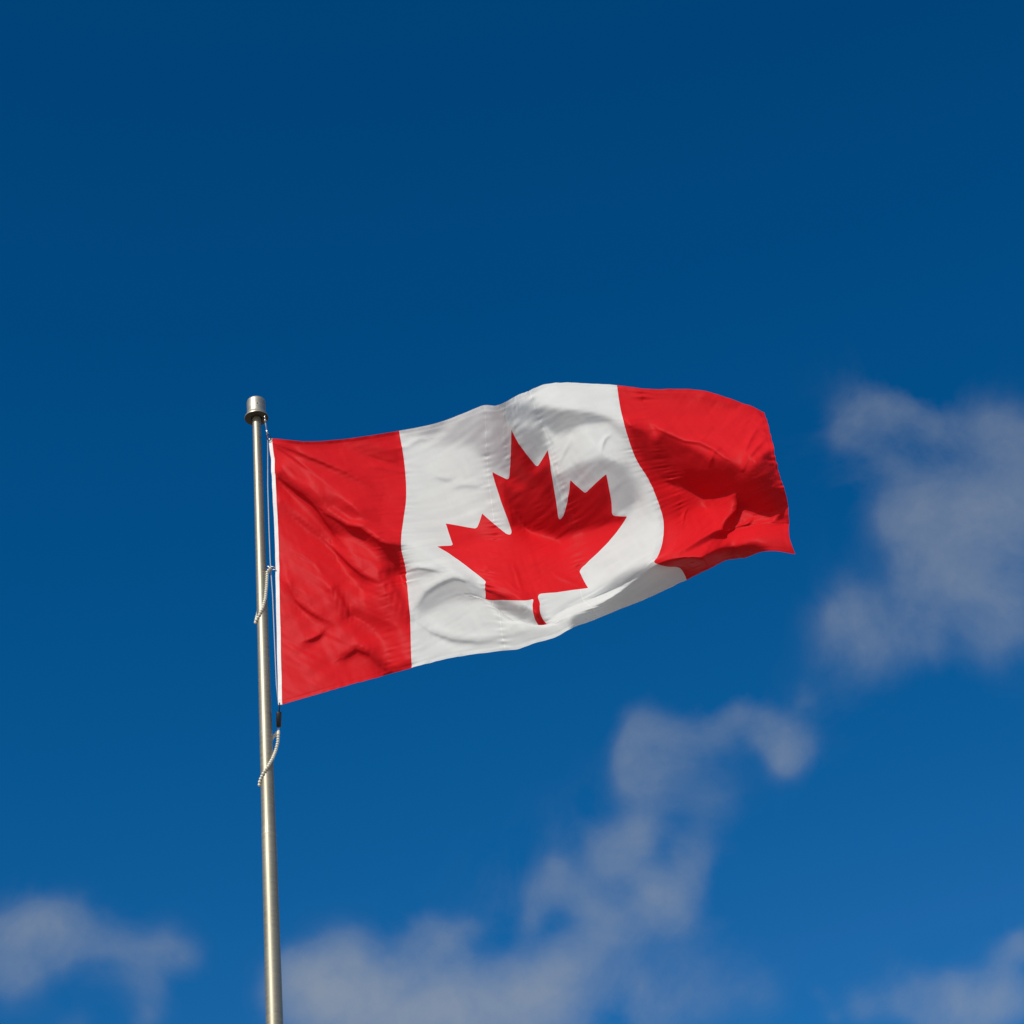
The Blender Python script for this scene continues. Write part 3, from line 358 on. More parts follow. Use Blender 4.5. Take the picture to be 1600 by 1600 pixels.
8,65,-52,61,-2,-8,-2,0,23,-1,0,4,1,1,-5,2,-1,-27,2,1,-28,2,-1,-20,1,1,-24,1,-1,-12,-2,0,10,-1,0,28,-3,-1,34,-1,0,19,1,-1,1,-1,1,-7,2,-1,-5,0,0,6,-2,-1,19,1,0,15,0,1,6,0,-1,0,2,0,-2,1,0,-2,0,1,-1,2,0,0,1,0,-4,2,0,-8,1,0,-4,1,1,1,1,1,1,0,-1,2,1,1,-1,1,-1,0,-1,1,-2,0,0,-2,0,-1,-4,0,0,-3,-2,0,-4,-1,0,0,-1,-2,-1,-2,0,-3,-2,0,-3,-2,-1,-3,-1,-1,-7,-2,0,-2,-2,-1,-3,-2,1,-1,-1,-1,0,-2,-1,0,-1,1,1,-1,-1,1,-1,-1,0,-2,-1,0,-1,-1,-3,-2,-2,-21,0,-1,-30,-1,-2,8,-2,0,27,1,-1,8,-1,0,-9,1,1,-16,0,0,-9,0,-1,-4,1,-1,1,-1,0,8,1,-1,13,0,0,16,1,1,19,-1,0,21,1,4,16,-1,1,10,-1,0,8,0,-1,12,-2,-2,-13,-3,-1,-72,-1,-3,2,-1,-1,5,2,0,-2,1,-1,-3,2,0,-5,3,1,-2,1,1,-2,2,1,-3,2,1,-2,3,2,0,1,1,2,2,1,5,2,2,20,3,0,25,2,1,3,1,2,-10,1,2,-14,1,0,-8,1,2,-5,-1,1,-27,1,1,-11,0,0,10,2,0,40,1,-1,11,0,1,1,1,1,-1,-2,0,-22,0,2,-12,0,-1,11,0,1,6,1,0,7,-1,1,6,0,0,2,0,1,0,0,1,-1,-1,0,-2,-1,2,-2,0,1,-3,-1,0,-2,-1,2,-2,0,1,-3,0,1,-3,-1,0,-1,0,2,-2,0,0,-2,-1,0,-1,0,1,0,1,0,-1,-1,0,1,1,0,0,-1,0,1,2,-1,6,1,0,16,
8,66,-48,61,-3,-17,-2,1,27,0,-1,6,-1,1,-2,1,0,-8,2,-1,-21,1,1,-22,2,0,-22,2,0,-29,0,-1,-10,-1,0,19,-2,0,32,-3,0,32,0,-1,7,1,0,-6,1,0,-7,0,0,-7,0,-1,10,-1,0,28,0,1,18,0,-1,6,0,0,-1,2,0,-2,2,1,-3,0,0,2,1,0,0,3,0,-11,1,1,-15,1,0,-1,2,1,4,0,0,2,1,0,1,0,1,0,0,-1,-1,0,1,-1,-1,-1,-3,1,1,-4,-2,-1,-2,-1,-1,-2,-2,0,-2,-2,-1,-1,-2,-1,-1,-2,0,-4,-2,-1,-6,-1,-1,-5,-3,0,-2,-1,0,0,-1,-1,-1,-1,0,0,-2,-1,-1,0,0,0,-2,-1,2,-1,-1,1,-1,-2,-1,-1,-1,-16,-2,-1,-44,0,-1,12,-1,-2,36,-1,0,10,1,0,-6,0,0,-18,0,1,-16,0,-2,-9,0,0,0,0,0,8,0,-1,11,1,0,12,-1,0,15,0,2,17,0,2,19,-1,2,14,0,-1,15,-1,-1,14,-2,-2,-17,-2,-1,-67,-1,-1,0,0,-2,2,1,-1,-1,2,1,-3,2,-1,-2,1,0,-2,3,2,-2,1,0,-3,2,2,0,2,1,0,1,1,2,3,2,5,1,1,13,3,0,26,3,2,10,1,1,-5,1,1,-13,1,2,-12,0,1,-7,1,1,-16,0,1,-15,0,0,8,2,0,36,1,-1,6,0,2,0,-1,0,-14,0,1,-15,0,0,15,0,0,-6,-1,2,-16,-1,0,11,1,1,9,0,0,5,0,1,5,0,0,1,-1,1,-1,0,2,-1,-1,0,-2,-1,1,-2,0,1,-2,0,1,-3,-1,1,-2,0,1,-3,-1,1,-1,1,0,-2,-1,1,-1,0,0,0,0,0,0,0,0,1,1,0,2,0,0,2,0,-1,5,2,0,14,
7,64,-41,60,-3,-9,0,0,7,-1,0,7,0,1,3,-1,-1,1,1,0,-8,2,0,-17,0,0,-19,3,0,-27,2,0,-29,-1,0,0,-1,-1,22,-2,1,38,-3,-2,21,2,1,-3,0,0,-10,1,-1,-8,1,0,-8,0,1,14,-2,-1,39,0,0,21,0,0,3,1,0,-1,2,1,-4,0,-1,0,2,2,3,2,-1,0,1,1,-28,3,1,-11,1,0,5,1,0,5,0,1,1,1,0,1,0,1,-1,0,-1,-1,0,1,-1,-1,-1,-3,-1,0,-2,-2,0,-3,-1,-1,-2,-3,-1,-1,-1,-1,-1,-4,-1,-3,-1,0,-5,-2,-1,-5,-1,-1,-3,-2,0,-1,-1,-1,0,-2,0,0,0,-1,-1,-1,0,1,-1,-1,0,-1,-1,1,-1,-1,1,-1,-2,-12,-1,-1,-38,-1,-2,7,-1,0,23,0,-1,5,0,0,5,0,0,-6,-1,0,-15,1,-1,-16,-1,0,-7,1,-1,7,-1,0,8,0,1,4,0,-1,13,0,2,24,-1,1,25,0,1,17,-1,0,9,-1,-1,2,-1,-1,-12,-3,-1,-58,0,-2,0,1,-1,2,1,0,-2,1,-2,-2,2,1,-1,2,1,-1,2,0,-2,2,1,-2,1,1,0,1,1,0,2,2,4,2,0,6,2,3,7,3,0,18,1,1,21,3,1,1,1,2,-10,1,1,-14,0,1,-11,1,1,-12,0,1,-11,1,0,8,1,-1,26,1,1,4,-1,1,0,0,0,-26,-1,1,0,2,0,24,-2,1,-21,-1,2,-20,-1,0,0,0,0,14,1,1,9,0,1,3,-1,0,5,0,1,2,0,1,1,-1,1,-1,0,0,-1,0,2,-2,-1,0,-2,0,1,-4,-1,1,-2,0,1,-2,0,0,-1,0,1,-2,-1,0,1,1,1,0,0,-1,1,1,0,4,0,0,5,1,0,9,1,-1,8,
7,65,-45,60,-4,2,-1,1,-4,1,0,1,-1,-1,-2,0,1,4,-1,0,4,1,-1,-6,1,1,-16,1,-1,-19,3,0,-31,1,0,-22,0,0,5,-3,0,30,-2,-1,38,0,1,4,1,-1,-9,1,0,-10,1,0,-9,0,0,-8,0,0,21,-2,0,49,0,0,17,0,0,3,2,1,-4,1,-1,-2,2,1,-1,1,1,3,2,0,-15,2,1,-20,2,0,-1,1,1,2,1,0,2,0,1,2,1,0,-1,1,1,0,-1,0,-1,-1,-1,-2,-1,0,-2,-1,0,-3,-3,-1,-1,-2,-1,-2,-3,-1,-2,-2,-1,-1,-3,-1,-3,-1,-1,-6,-2,0,-4,-1,-1,-1,-1,-1,-1,-1,0,0,-1,0,0,0,-1,1,-1,-1,0,-1,-1,1,-1,-1,0,0,-2,-7,-2,-1,-27,-1,-1,10,-1,-1,3,0,0,-4,0,-1,0,-1,0,2,0,-1,-2,0,0,-10,0,0,-10,0,-1,1,-1,1,4,0,-1,3,0,1,8,-1,1,23,0,0,27,0,1,19,-2,-1,8,-1,0,-6,-1,-1,-14,-1,-1,-57,-1,-1,10,1,-1,2,1,-1,-2,2,0,0,2,-1,0,2,1,-1,2,1,-3,0,0,-2,2,2,2,1,0,2,2,2,4,1,1,7,3,2,3,1,1,8,4,0,25,1,2,12,2,1,-5,1,1,-14,0,1,-15,1,2,-10,0,-1,-8,1,1,12,1,0,10,1,0,8,-1,0,-6,0,2,-23,-1,0,6,1,0,15,-1,2,-16,-2,1,-24,-1,1,-8,0,0,9,0,1,13,0,0,7,0,1,2,0,1,4,0,0,2,-1,1,4,1,1,0,-1,1,0,-1,1,-3,1,0,-3,-2,2,-3,1,0,-4,-1,0,-1,0,1,-1,1,1,0,-1,-1,0,1,1,2,0,-1,5,2,0,14,1,0,15,1,-1,0,
8,64,-48,59,-4,5,0,0,1,-1,0,-2,1,1,-9,1,-1,-8,-1,0,10,-1,0,7,0,0,-6,1,-1,-14,3,1,-23,1,0,-33,2,-1,-16,-1,0,14,-3,0,36,-1,0,22,0,0,3,1,0,-12,1,-1,-14,1,1,-8,2,0,-5,-3,0,36,-1,-1,42,0,1,14,1,1,2,2,-1,-3,1,1,-4,1,1,-2,2,0,-6,3,0,-10,1,2,-9,2,0,-2,1,1,-1,2,0,1,0,1,1,1,1,-1,0,-1,0,-1,1,-2,-2,-1,-1,-1,0,-3,-3,-1,-1,-3,-1,-2,-3,-1,-1,-3,-2,-1,-1,0,-4,-3,-1,-3,-1,-2,-5,-2,1,-2,0,-2,-2,0,0,0,-1,0,1,-1,-1,0,1,0,1,-2,-2,1,0,-1,-1,-2,-1,-4,0,-1,-15,-2,-2,16,0,0,-13,-2,-1,-10,1,-1,-6,-1,0,-4,-1,0,0,1,-1,3,-1,0,1,-1,-1,-2,1,0,-4,-1,1,1,0,0,6,-1,0,18,-1,1,24,0,0,21,-1,-1,11,0,0,-5,-3,-2,-14,0,1,-65,-1,-2,8,0,-1,9,3,0,1,2,-1,3,2,0,1,3,1,-2,0,0,-5,1,1,-1,0,1,1,2,1,3,1,1,8,2,2,7,2,0,2,1,3,-1,4,0,19,2,1,24,1,2,6,2,0,-12,1,2,-18,-1,0,-11,2,1,-6,0,-1,15,1,1,-1,1,0,7,-1,1,-8,0,0,-17,-1,2,1,0,-1,12,-1,2,-12,-1,1,-24,-2,2,-11,-1,0,0,1,0,9,0,1,13,0,1,6,-1,0,1,1,2,1,-1,-1,4,0,2,6,1,0,3,-1,1,-1,0,1,-3,-1,0,-5,0,1,-5,0,1,-3,-1,0,-1,1,1,0,0,0,0,0,0,3,1,-1,5,2,1,27,4,-2,27,-1,0,-13,
8,64,-48,59,-4,4,-1,-1,4,-1,1,3,1,0,-4,1,-1,-19,1,1,-7,-2,-1,14,0,1,10,0,-1,-7,1,0,-16,2,0,-27,3,0,-32,0,-1,-4,-1,1,16,-2,-1,27,-2,1,25,1,-1,1,1,0,-17,2,1,-16,1,-1,-6,0,0,8,-2,1,41,-1,0,30,1,0,11,0,0,1,3,1,-3,1,0,-8,2,1,-3,1,0,-5,3,2,-5,1,0,-6,3,1,-3,1,1,-1,2,1,0,1,0,0,-1,1,-1,0,0,0,-2,0,-3,-3,-2,0,-2,0,-2,-3,-1,-2,-4,-2,-1,-3,0,-1,-3,-2,-2,-1,-1,-4,-1,-1,-3,-2,0,-5,0,-2,-1,0,1,0,0,-1,0,0,-1,0,-1,0,2,0,-1,0,-1,-1,0,-1,-2,-3,-2,0,-6,0,-2,24,-1,-1,-21,-2,-1,-19,0,0,-9,0,-1,-5,-1,0,-3,-1,-1,4,1,0,7,-2,-1,-2,1,1,-4,-1,0,-1,0,0,5,-1,0,13,-1,0,22,0,0,20,-1,-1,12,0,-1,1,-2,0,-11,-2,0,-62,0,-2,-2,1,0,10,2,-2,4,3,1,2,3,-1,3,2,1,-3,0,1,-4,0,1,-4,0,0,0,1,2,5,1,1,8,2,0,9,2,2,1,2,2,-1,2,1,3,3,1,22,3,1,28,1,1,-1,0,0,-20,1,2,-16,0,0,-5,3,-1,20,-1,1,-8,1,0,1,-1,0,-7,-1,2,-15,0,1,-1,-1,0,8,0,1,-9,-2,2,-22,-2,0,-12,-1,2,-5,1,0,3,-1,1,9,0,0,11,1,1,7,-1,1,-1,0,1,-2,0,0,5,0,0,12,1,1,5,-1,1,-3,0,1,-6,0,0,-7,-1,1,-6,0,1,-3,-1,0,0,2,0,3,-1,0,3,2,0,10,4,-1,41,4,-1,32,-3,1,-28,
7,64,-48,59,-5,2,-1,0,5,-1,0,5,0,1,4,1,-1,-10,1,0,-22,0,0,-7,-1,-1,17,-1,1,12,1,0,-8,1,-1,-19,3,0,-34,1,1,-24,0,-2,6,-1,1,14,-1,0,22,-1,0,23,0,0,-1,1,0,-19,2,0,-13,1,0,-1,-1,0,23,-2,0,35,1,1,19,0,0,9,2,0,-1,2,1,-10,1,1,-6,2,0,0,2,2,-3,2,0,-4,3,1,-3,2,2,-3,2,0,-2,1,1,0,0,1,-1,0,0,-1,-3,-1,-1,-2,1,-1,-3,-3,-2,-4,0,0,-5,-2,-1,-2,-1,-2,-3,-2,-1,-1,0,-3,-2,-1,-4,0,-1,-4,-1,-1,-3,0,-1,0,1,1,0,0,-1,1,0,-1,1,-1,0,1,-1,-2,0,-1,0,-2,-1,-2,-2,-1,-2,30,-2,0,-12,0,-1,-37,-2,-1,-11,0,-1,-6,-1,0,-3,0,0,3,0,-1,4,-1,0,1,0,-1,-3,-1,1,-1,0,0,3,-1,0,11,0,-1,19,-1,1,20,-1,-2,10,0,0,4,-2,-2,-4,0,1,-57,-2,-2,-7,2,0,5,1,-1,4,4,0,5,4,0,4,1,0,-5,-1,2,-5,0,0,-2,-1,1,0,1,1,5,1,1,9,2,1,8,3,1,2,1,2,-6,3,2,-2,2,0,9,3,2,32,3,0,25,-1,1,-14,0,1,-22,2,0,-7,1,-1,26,1,0,-12,-1,1,-6,0,1,-7,-1,1,-14,-1,0,-1,0,2,4,-1,1,-8,-2,1,-20,-1,1,-12,-2,1,-5,0,1,-2,0,0,2,0,1,10,0,1,11,0,0,4,0,1,-3,-1,1,-4,1,0,14,1,0,15,0,1,2,0,1,-6,-1,1,-8,0,0,-10,-1,1,-8,-1,0,0,2,0,7,1,1,10,2,-1,14,4,-1,52,4,-1,23,-3,1,-37,
8,64,-47,59,-6,-1,-1,1,5,-1,0,6,-1,-1,4,0,1,4,1,-1,-12,2,1,-23,0,-1,-6,-2,0,20,0,0,8,1,0,-9,1,0,-24,3,0,-36,1,-1,-14,-1,0,14,0,1,9,-1,-1,16,-1,0,20,0,1,-3,2,-1,-16,1,1,-7,0,-1,11,-1,1,28,0,0,24,0,1,13,1,0,4,2,1,-9,2,0,-9,2,1,0,1,1,0,3,1,-1,2,1,-3,4,2,-2,2,1,-3,2,1,-1,-1,0,-2,0,1,-1,-1,0,-1,-4,-1,-1,-3,-1,-1,-5,-2,-1,-5,-1,0,-3,-2,-1,-2,-1,-2,-2,0,-1,0,-2,-4,-2,0,-4,1,-2,-4,0,1,-2,0,-2,1,2,1,0,-1,-1,2,0,-1,2,-2,0,1,0,-2,-1,-2,-2,-2,-2,0,32,-1,-2,5,-1,-1,-47,-1,0,-22,0,-1,-6,-2,-1,-4,0,0,1,0,-1,4,-1,0,1,0,0,-1,0,0,-2,-1,0,3,0,0,7,-1,-1,18,-1,-1,19,0,0,8,0,-1,7,-1,-1,2,-2,-1,-54,0,-1,-10,1,0,-3,1,-1,6,6,1,15,2,-1,4,0,1,-12,-1,1,-3,-1,1,-3,-1,1,2,1,1,6,1,0,8,2,1,8,2,1,2,3,2,-9,3,2,-3,3,1,7,1,1,15,2,0,36,2,1,8,-1,1,-26,1,0,-10,3,-1,32,0,0,-10,-1,1,-18,0,1,-7,-2,1,-11,-1,2,-4,0,0,4,-1,1,-9,-2,2,-19,-1,0,-11,-1,2,-5,-1,0,-3,-1,1,0,0,1,2,1,0,8,0,0,10,-1,2,0,0,0,-4,1,1,4,0,-1,21,2,2,13,0,0,-4,-1,0,-9,-1,2,-12,-1,0,-14,0,0,-5,1,1,14,3,-1,22,2,1,18,5,-2,52,2,-1,13,-4,2,-40,
7,63,-47,59,-6,-5,-1,0,7,-1,0,5,-1,1,5,0,-1,4,0,0,1,1,0,-11,1,0,-20,0,-1,-4,-1,1,16,0,-1,6,0,1,-11,3,-1,-32,2,-1,-33,1,1,-1,-2,0,18,1,0,4,-1,-1,7,-1,1,12,2,0,-2,0,0,-6,0,0,7,0,1,20,-1,-1,22,1,2,14,1,-1,9,1,1,-5,3,1,-13,1,0,-2,3,2,2,1,1,2,4,1,-1,3,1,-3,3,2,-1,1,2,-3,0,0,-2,0,1,-2,-1,0,-1,-3,-1,-1,-4,-1,-1,-6,-2,1,-5,-2,-1,-3,-1,-1,-3,-1,-1,-1,-1,-2,0,-1,-3,-1,0,-3,0,-2,-5,1,0,-3,1,0,0,1,-1,1,-1,-1,2,0,0,2,-1,-1,3,-1,-1,0,-2,-1,-2,-2,-2,28,-1,-1,22,-2,-1,-40,0,-1,-42,-2,-1,-8,0,-1,-5,-1,1,0,0,-2,3,0,1,1,-1,-1,-1,0,0,0,0,0,2,-1,0,4,0,-1,16,-1,-1,19,0,-1,5,0,-1,8,-1,-1,9,0,0,-53,-1,-2,-17,1,0,4,3,-1,10,2,1,6,3,0,9,-2,1,-11,-1,1,-6,-2,1,-1,1,0,2,-1,1,6,2,1,9,1,0,8,4,1,0,3,2,-10,3,2,-3,3,1,8,1,1,7,2,-1,33,2,2,16,-1,1,-23,1,0,-6,3,-2,38,0,2,-10,-2,0,-26,-1,2,-8,0,1,-12,-2,1,-2,0,1,1,-1,1,-9,-2,1,-17,-2,1,-11,0,1,-5,-1,0,-3,0,1,-1,-1,1,-1,0,1,2,0,0,7,0,1,4,0,1,1,0,0,2,2,0,13,1,0,24,0,2,1,0,-1,-8,-1,2,-14,-1,0,-15,-1,1,-13,1,0,15,4,-1,38,3,1,25,5,-2,44,2,0,6,-5,1,-41,
7,63,-47,59,-6,-7,-1,-1,6,-1,1,5,-1,0,5,0,0,5,0,-1,3,-1,1,-1,1,-1,-9,1,0,-16,1,0,-2,-1,0,10,-1,0,3,2,-1,-17,3,1,-35,1,-1,-24,0,0,5,-1,0,22,0,1,1,0,-1,-9,1,0,7,0,0,1,0,1,7,0,0,25,-1,0,21,0,1,14,1,0,10,2,0,-1,2,1,-13,2,1,-8,2,1,2,3,1,3,3,2,2,3,1,-2,3,2,0,1,2,-4,1,0,-1,0,1,-3,-2,1,-1,-2,-1,-2,-4,0,0,-7,-4,0,-5,-1,-1,-3,-2,1,-3,0,-2,0,-1,-2,-1,0,-2,-1,-2,-3,2,0,-4,0,-1,-4,1,-1,-2,1,0,1,-1,-1,2,0,0,3,0,-2,4,-3,0,2,0,-1,0,-3,-2,20,-2,-2,32,-1,0,-22,-2,-2,-54,0,0,-21,-1,-1,-5,0,-1,0,-1,1,1,0,-1,0,0,-1,2,-1,1,-1,1,-1,1,-1,-1,3,-1,0,12,1,-1,18,-1,-1,4,0,-1,13,0,-2,6,-1,-1,-49,1,0,-9,2,-1,7,1,0,2,2,-1,-4,1,2,11,-2,1,-1,-3,1,-9,-1,1,0,0,1,2,0,0,6,2,0,9,2,0,7,3,1,-1,4,2,-8,4,2,-2,1,0,6,3,1,7,1,0,25,1,0,14,0,2,-15,1,0,0,3,0,43,-1,1,-9,-2,2,-35,-1,0,-9,0,2,-9,-2,1,-4,-1,0,-1,0,2,-9,-2,1,-15,-2,0,-11,0,1,-5,-1,1,-3,0,1,-2,-1,0,-1,0,1,0,-1,1,0,1,0,4,0,1,4,0,0,6,1,1,8,2,0,22,1,0,8,-1,1,-4,0,0,-14,-1,2,-17,-2,0,-15,2,0,11,4,0,53,5,-1,32,3,0,34,2,-1,0,-4,2,-39,
7,63,-46,59,-7,-10,-1,1,6,-1,-1,6,-1,0,5,0,0,4,-1,0,3,0,0,4,0,0,-1,1,0,-8,0,-1,-11,1,1,-4,0,-1,7,0,0,-4,1,0,-22,3,0,-34,1,-1,-18,0,1,14,-2,0,27,0,-1,-5,2,1,-19,1,0,0,0,0,2,-1,0,22,-1,0,27,0,1,21,1,1,17,1,0,5,2,0,-10,2,1,-14,4,1,-3,1,1,3,4,2,2,3,2,2,2,2,-1,2,1,-1,1,2,-3,0,0,-2,-2,1,-2,-2,0,-2,-4,-2,-1,-7,-1,1,-4,-2,-1,-3,-2,-1,-2,0,0,-2,0,-1,0,-2,-3,-1,0,-2,1,-1,-3,1,-2,-5,2,0,-3,-1,0,0,1,-1,2,-1,0,3,0,-1,4,-2,-2,4,-2,0,6,-2,-3,12,-3,0,34,-1,-2,-7,-1,-1,-44,-1,-1,-44,0,0,-8,-1,-1,-1,-1,0,1,1,-1,0,-1,0,0,0,0,0,0,-1,2,0,0,3,0,-1,5,0,-1,15,-1,-1,7,1,-2,17,-1,-2,1,1,0,-31,0,-1,-7,2,-1,-4,1,1,-2,2,-1,-5,0,1,3,-4,3,6,-4,0,-4,1,2,0,-1,-1,5,1,1,6,2,-1,10,2,1,6,3,0,-8,4,2,-6,3,1,5,3,0,1,1,0,7,2,1,17,1,1,11,1,1,-6,-1,0,8,3,1,46,0,2,-12,-3,1,-37,-1,2,-13,-2,1,-8,0,0,-4,-1,1,-2,-1,2,-9,-1,0,-15,-2,0,-11,0,2,-4,-1,0,-3,0,1,-2,-1,1,-1,0,0,-1,-1,1,-2,1,0,1,0,1,5,0,1,5,1,0,9,2,0,16,0,1,11,1,0,0,0,1,-9,-2,0,-19,-1,2,-14,1,-1,11,6,0,56,5,-1,39,2,0,24,2,0,-1,-4,1,-37,
7,63,-46,58,-7,-12,0,-1,6,-1,1,5,0,0,5,-2,-1,4,1,1,5,-1,-1,3,-1,1,2,1,-1,0,0,0,-5,1,0,-8,0,0,-4,1,0,-3,0,-1,-9,2,1,-22,3,-2,-40,0,1,-5,-1,0,29,-2,1,22,1,-1,-10,2,0,-20,1,0,-9,0,1,5,0,0,20,-1,0,24,0,0,31,0,2,21,2,-1,1,3,2,-17,2,0,-9,3,1,-2,4,2,3,2,2,1,4,3,1,0,1,0,2,1,-1,-1,1,-3,-1,0,-2,-3,1,-2,-4,-2,-2,-5,0,-1,-3,-2,0,-4,-1,0,-3,0,-1,0,-2,0,-2,0,-2,1,-2,-2,0,0,-4,1,-1,-3,1,-1,-5,1,0,-1,-1,-1,2,1,-1,2,-2,0,5,0,-1,4,-3,-1,9,-3,-3,14,-3,0,27,0,-2,5,-2,-2,-26,-1,0,-55,0,-1,-23,0,0,-3,-1,-1,1,0,0,-1,0,-1,0,0,0,0,0,0,2,0,-1,3,-1,-1,4,1,-1,6,0,-1,10,0,-2,17,0,-2,12,1,-1,-19,0,0,-20,1,-1,-6,2,1,-3,0,-1,-5,0,2,0,-4,1,5,-3,2,3,0,1,0,0,-1,4,0,1,6,3,-1,11,1,0,-4,4,1,-7,2,0,2,4,0,6,2,2,-1,2,-1,6,2,1,10,1,0,11,1,1,0,-1,2,14,3,1,50,-2,3,-12,-2,1,-41,-2,1,-17,-1,2,-7,0,0,-4,-1,1,-3,-2,0,-9,-1,2,-16,0,0,-8,-2,1,-5,0,1,-3,0,0,-2,-1,0,-1,0,2,-2,0,0,-2,-1,0,2,1,2,1,1,-1,6,0,1,7,1,1,11,1,0,9,1,0,6,0,1,-6,-1,1,-17,-1,1,-11,2,-1,16,6,0,52,3,0,37,3,-1,19,2,0,2,-3,2,-34,
6,63,-46,59,-8,-13,-2,0,5,1,0,4,-2,0,5,0,1,5,-1,-1,5,0,0,3,-1,0,3,1,-1,1,-1,1,2,1,0,-2,0,-1,-4,1,0,-10,1,0,-16,1,0,-7,3,-1,-51,1,1,-5,-1,-1,16,-1,1,25,-1,0,13,1,-1,-8,2,1,-24,1,0,-16,1,0,0,0,0,13,-1,1,35,-1,1,44,1,0,17,2,0,-8,4,1,-12,2,1,-8,4,2,-2,3,3,1,3,2,1,1,1,2,1,1,0,0,1,-2,-3,1,-2,-1,0,-4,-5,0,-2,-3,0,-1,-4,-2,-1,-2,0,0,-3,-2,-1,-2,0,0,0,-2,-1,-1,0,-1,1,-1,-3,1,-2,-4,1,1,-5,0,-2,-3,0,1,1,1,-2,1,-2,0,4,0,0,6,-3,-3,7,-4,-1,12,-2,-2,23,-2,-1,23,0,-1,-4,-1,-2,-46,-1,0,-59,1,-1,-6,-2,0,1,1,-1,-2,0,0,-2,0,-1,1,-1,0,2,1,-1,3,0,0,3,0,-2,2,0,-1,6,0,-2,21,1,-2,24,0,-1,-17,1,0,-26,0,-1,-8,2,1,-4,-1,0,-2,-1,2,-1,-2,0,3,-2,2,2,-1,1,1,0,-1,3,1,1,7,1,-1,10,2,0,-11,2,-1,-2,4,1,9,3,0,4,2,0,-2,2,0,5,1,0,3,2,1,8,0,1,10,1,2,19,1,3,53,-2,2,-11,-2,2,-43,-3,1,-23,0,1,-6,-1,1,-4,0,0,-4,-2,1,-9,-1,1,-14,-1,0,-9,-1,1,-5,0,1,-4,-1,0,-1,1,1,-2,-1,1,-1,0,0,-2,-1,0,1,2,2,1,-1,-1,4,2,2,7,0,-1,8,1,2,6,1,-1,3,0,1,1,0,1,-14,-1,1,-4,3,0,22,4,-1,40,5,0,33,2,0,20,1,0,5,-2,0,-33,
6,62,-46,58,-8,-14,0,0,5,-1,-1,3,0,1,4,-1,0,6,-1,-1,4,0,1,4,-1,-1,3,1,0,3,-1,1,1,0,-1,3,1,0,0,0,0,-6,1,-1,-22,1,1,-7,5,-2,-57,0,1,-13,-2,0,26,0,0,23,-2,0,16,1,0,4,1,1,-10,2,-1,-25,2,1,-26,1,-1,-10,0,1,16,-1,1,58,-2,0,47,2,1,5,3,1,-8,4,0,-13,3,1,-9,4,4,-2,2,1,3,2,2,2,0,1,3,-1,1,-2,-1,1,-3,-3,1,-3,-2,0,-3,-4,0,-3,-3,0,-1,-3,-2,0,-2,0,-1,-2,-2,0,0,0,0,-1,-1,-1,1,-2,-3,1,0,-3,0,0,-5,0,-1,-5,1,-1,-2,0,0,1,-1,-1,3,-1,-1,6,-3,-2,8,-3,-1,8,-2,-2,15,-2,-1,22,-1,-1,20,0,-1,0,0,-1,-63,-2,-1,-55,1,-1,4,-1,0,-4,1,-1,-4,-1,-1,-1,1,0,3,0,0,3,0,-2,3,0,0,0,0,-2,4,0,-3,20,1,0,26,1,-2,-7,0,1,-26,0,-1,-13,1,0,-5,-1,1,-2,0,2,0,-2,0,1,-2,1,2,0,1,0,-1,0,3,1,-1,8,2,0,4,0,-1,-11,3,0,4,3,-1,13,3,0,0,1,1,-1,3,-1,2,1,0,-2,1,2,8,1,0,12,1,2,29,0,4,54,-1,2,-7,-3,2,-42,-3,1,-32,0,1,-5,-1,1,-6,-2,1,-3,0,0,-10,-1,1,-9,-1,1,-10,-1,0,-9,0,1,-4,-1,0,-2,0,1,-1,0,1,-1,0,0,-1,1,0,-1,-1,2,2,1,-1,3,1,2,6,0,0,8,2,0,3,-1,1,-1,1,0,1,1,1,-4,0,1,5,2,0,20,4,-1,25,4,1,36,3,-1,21,1,1,7,-2,0,-29,
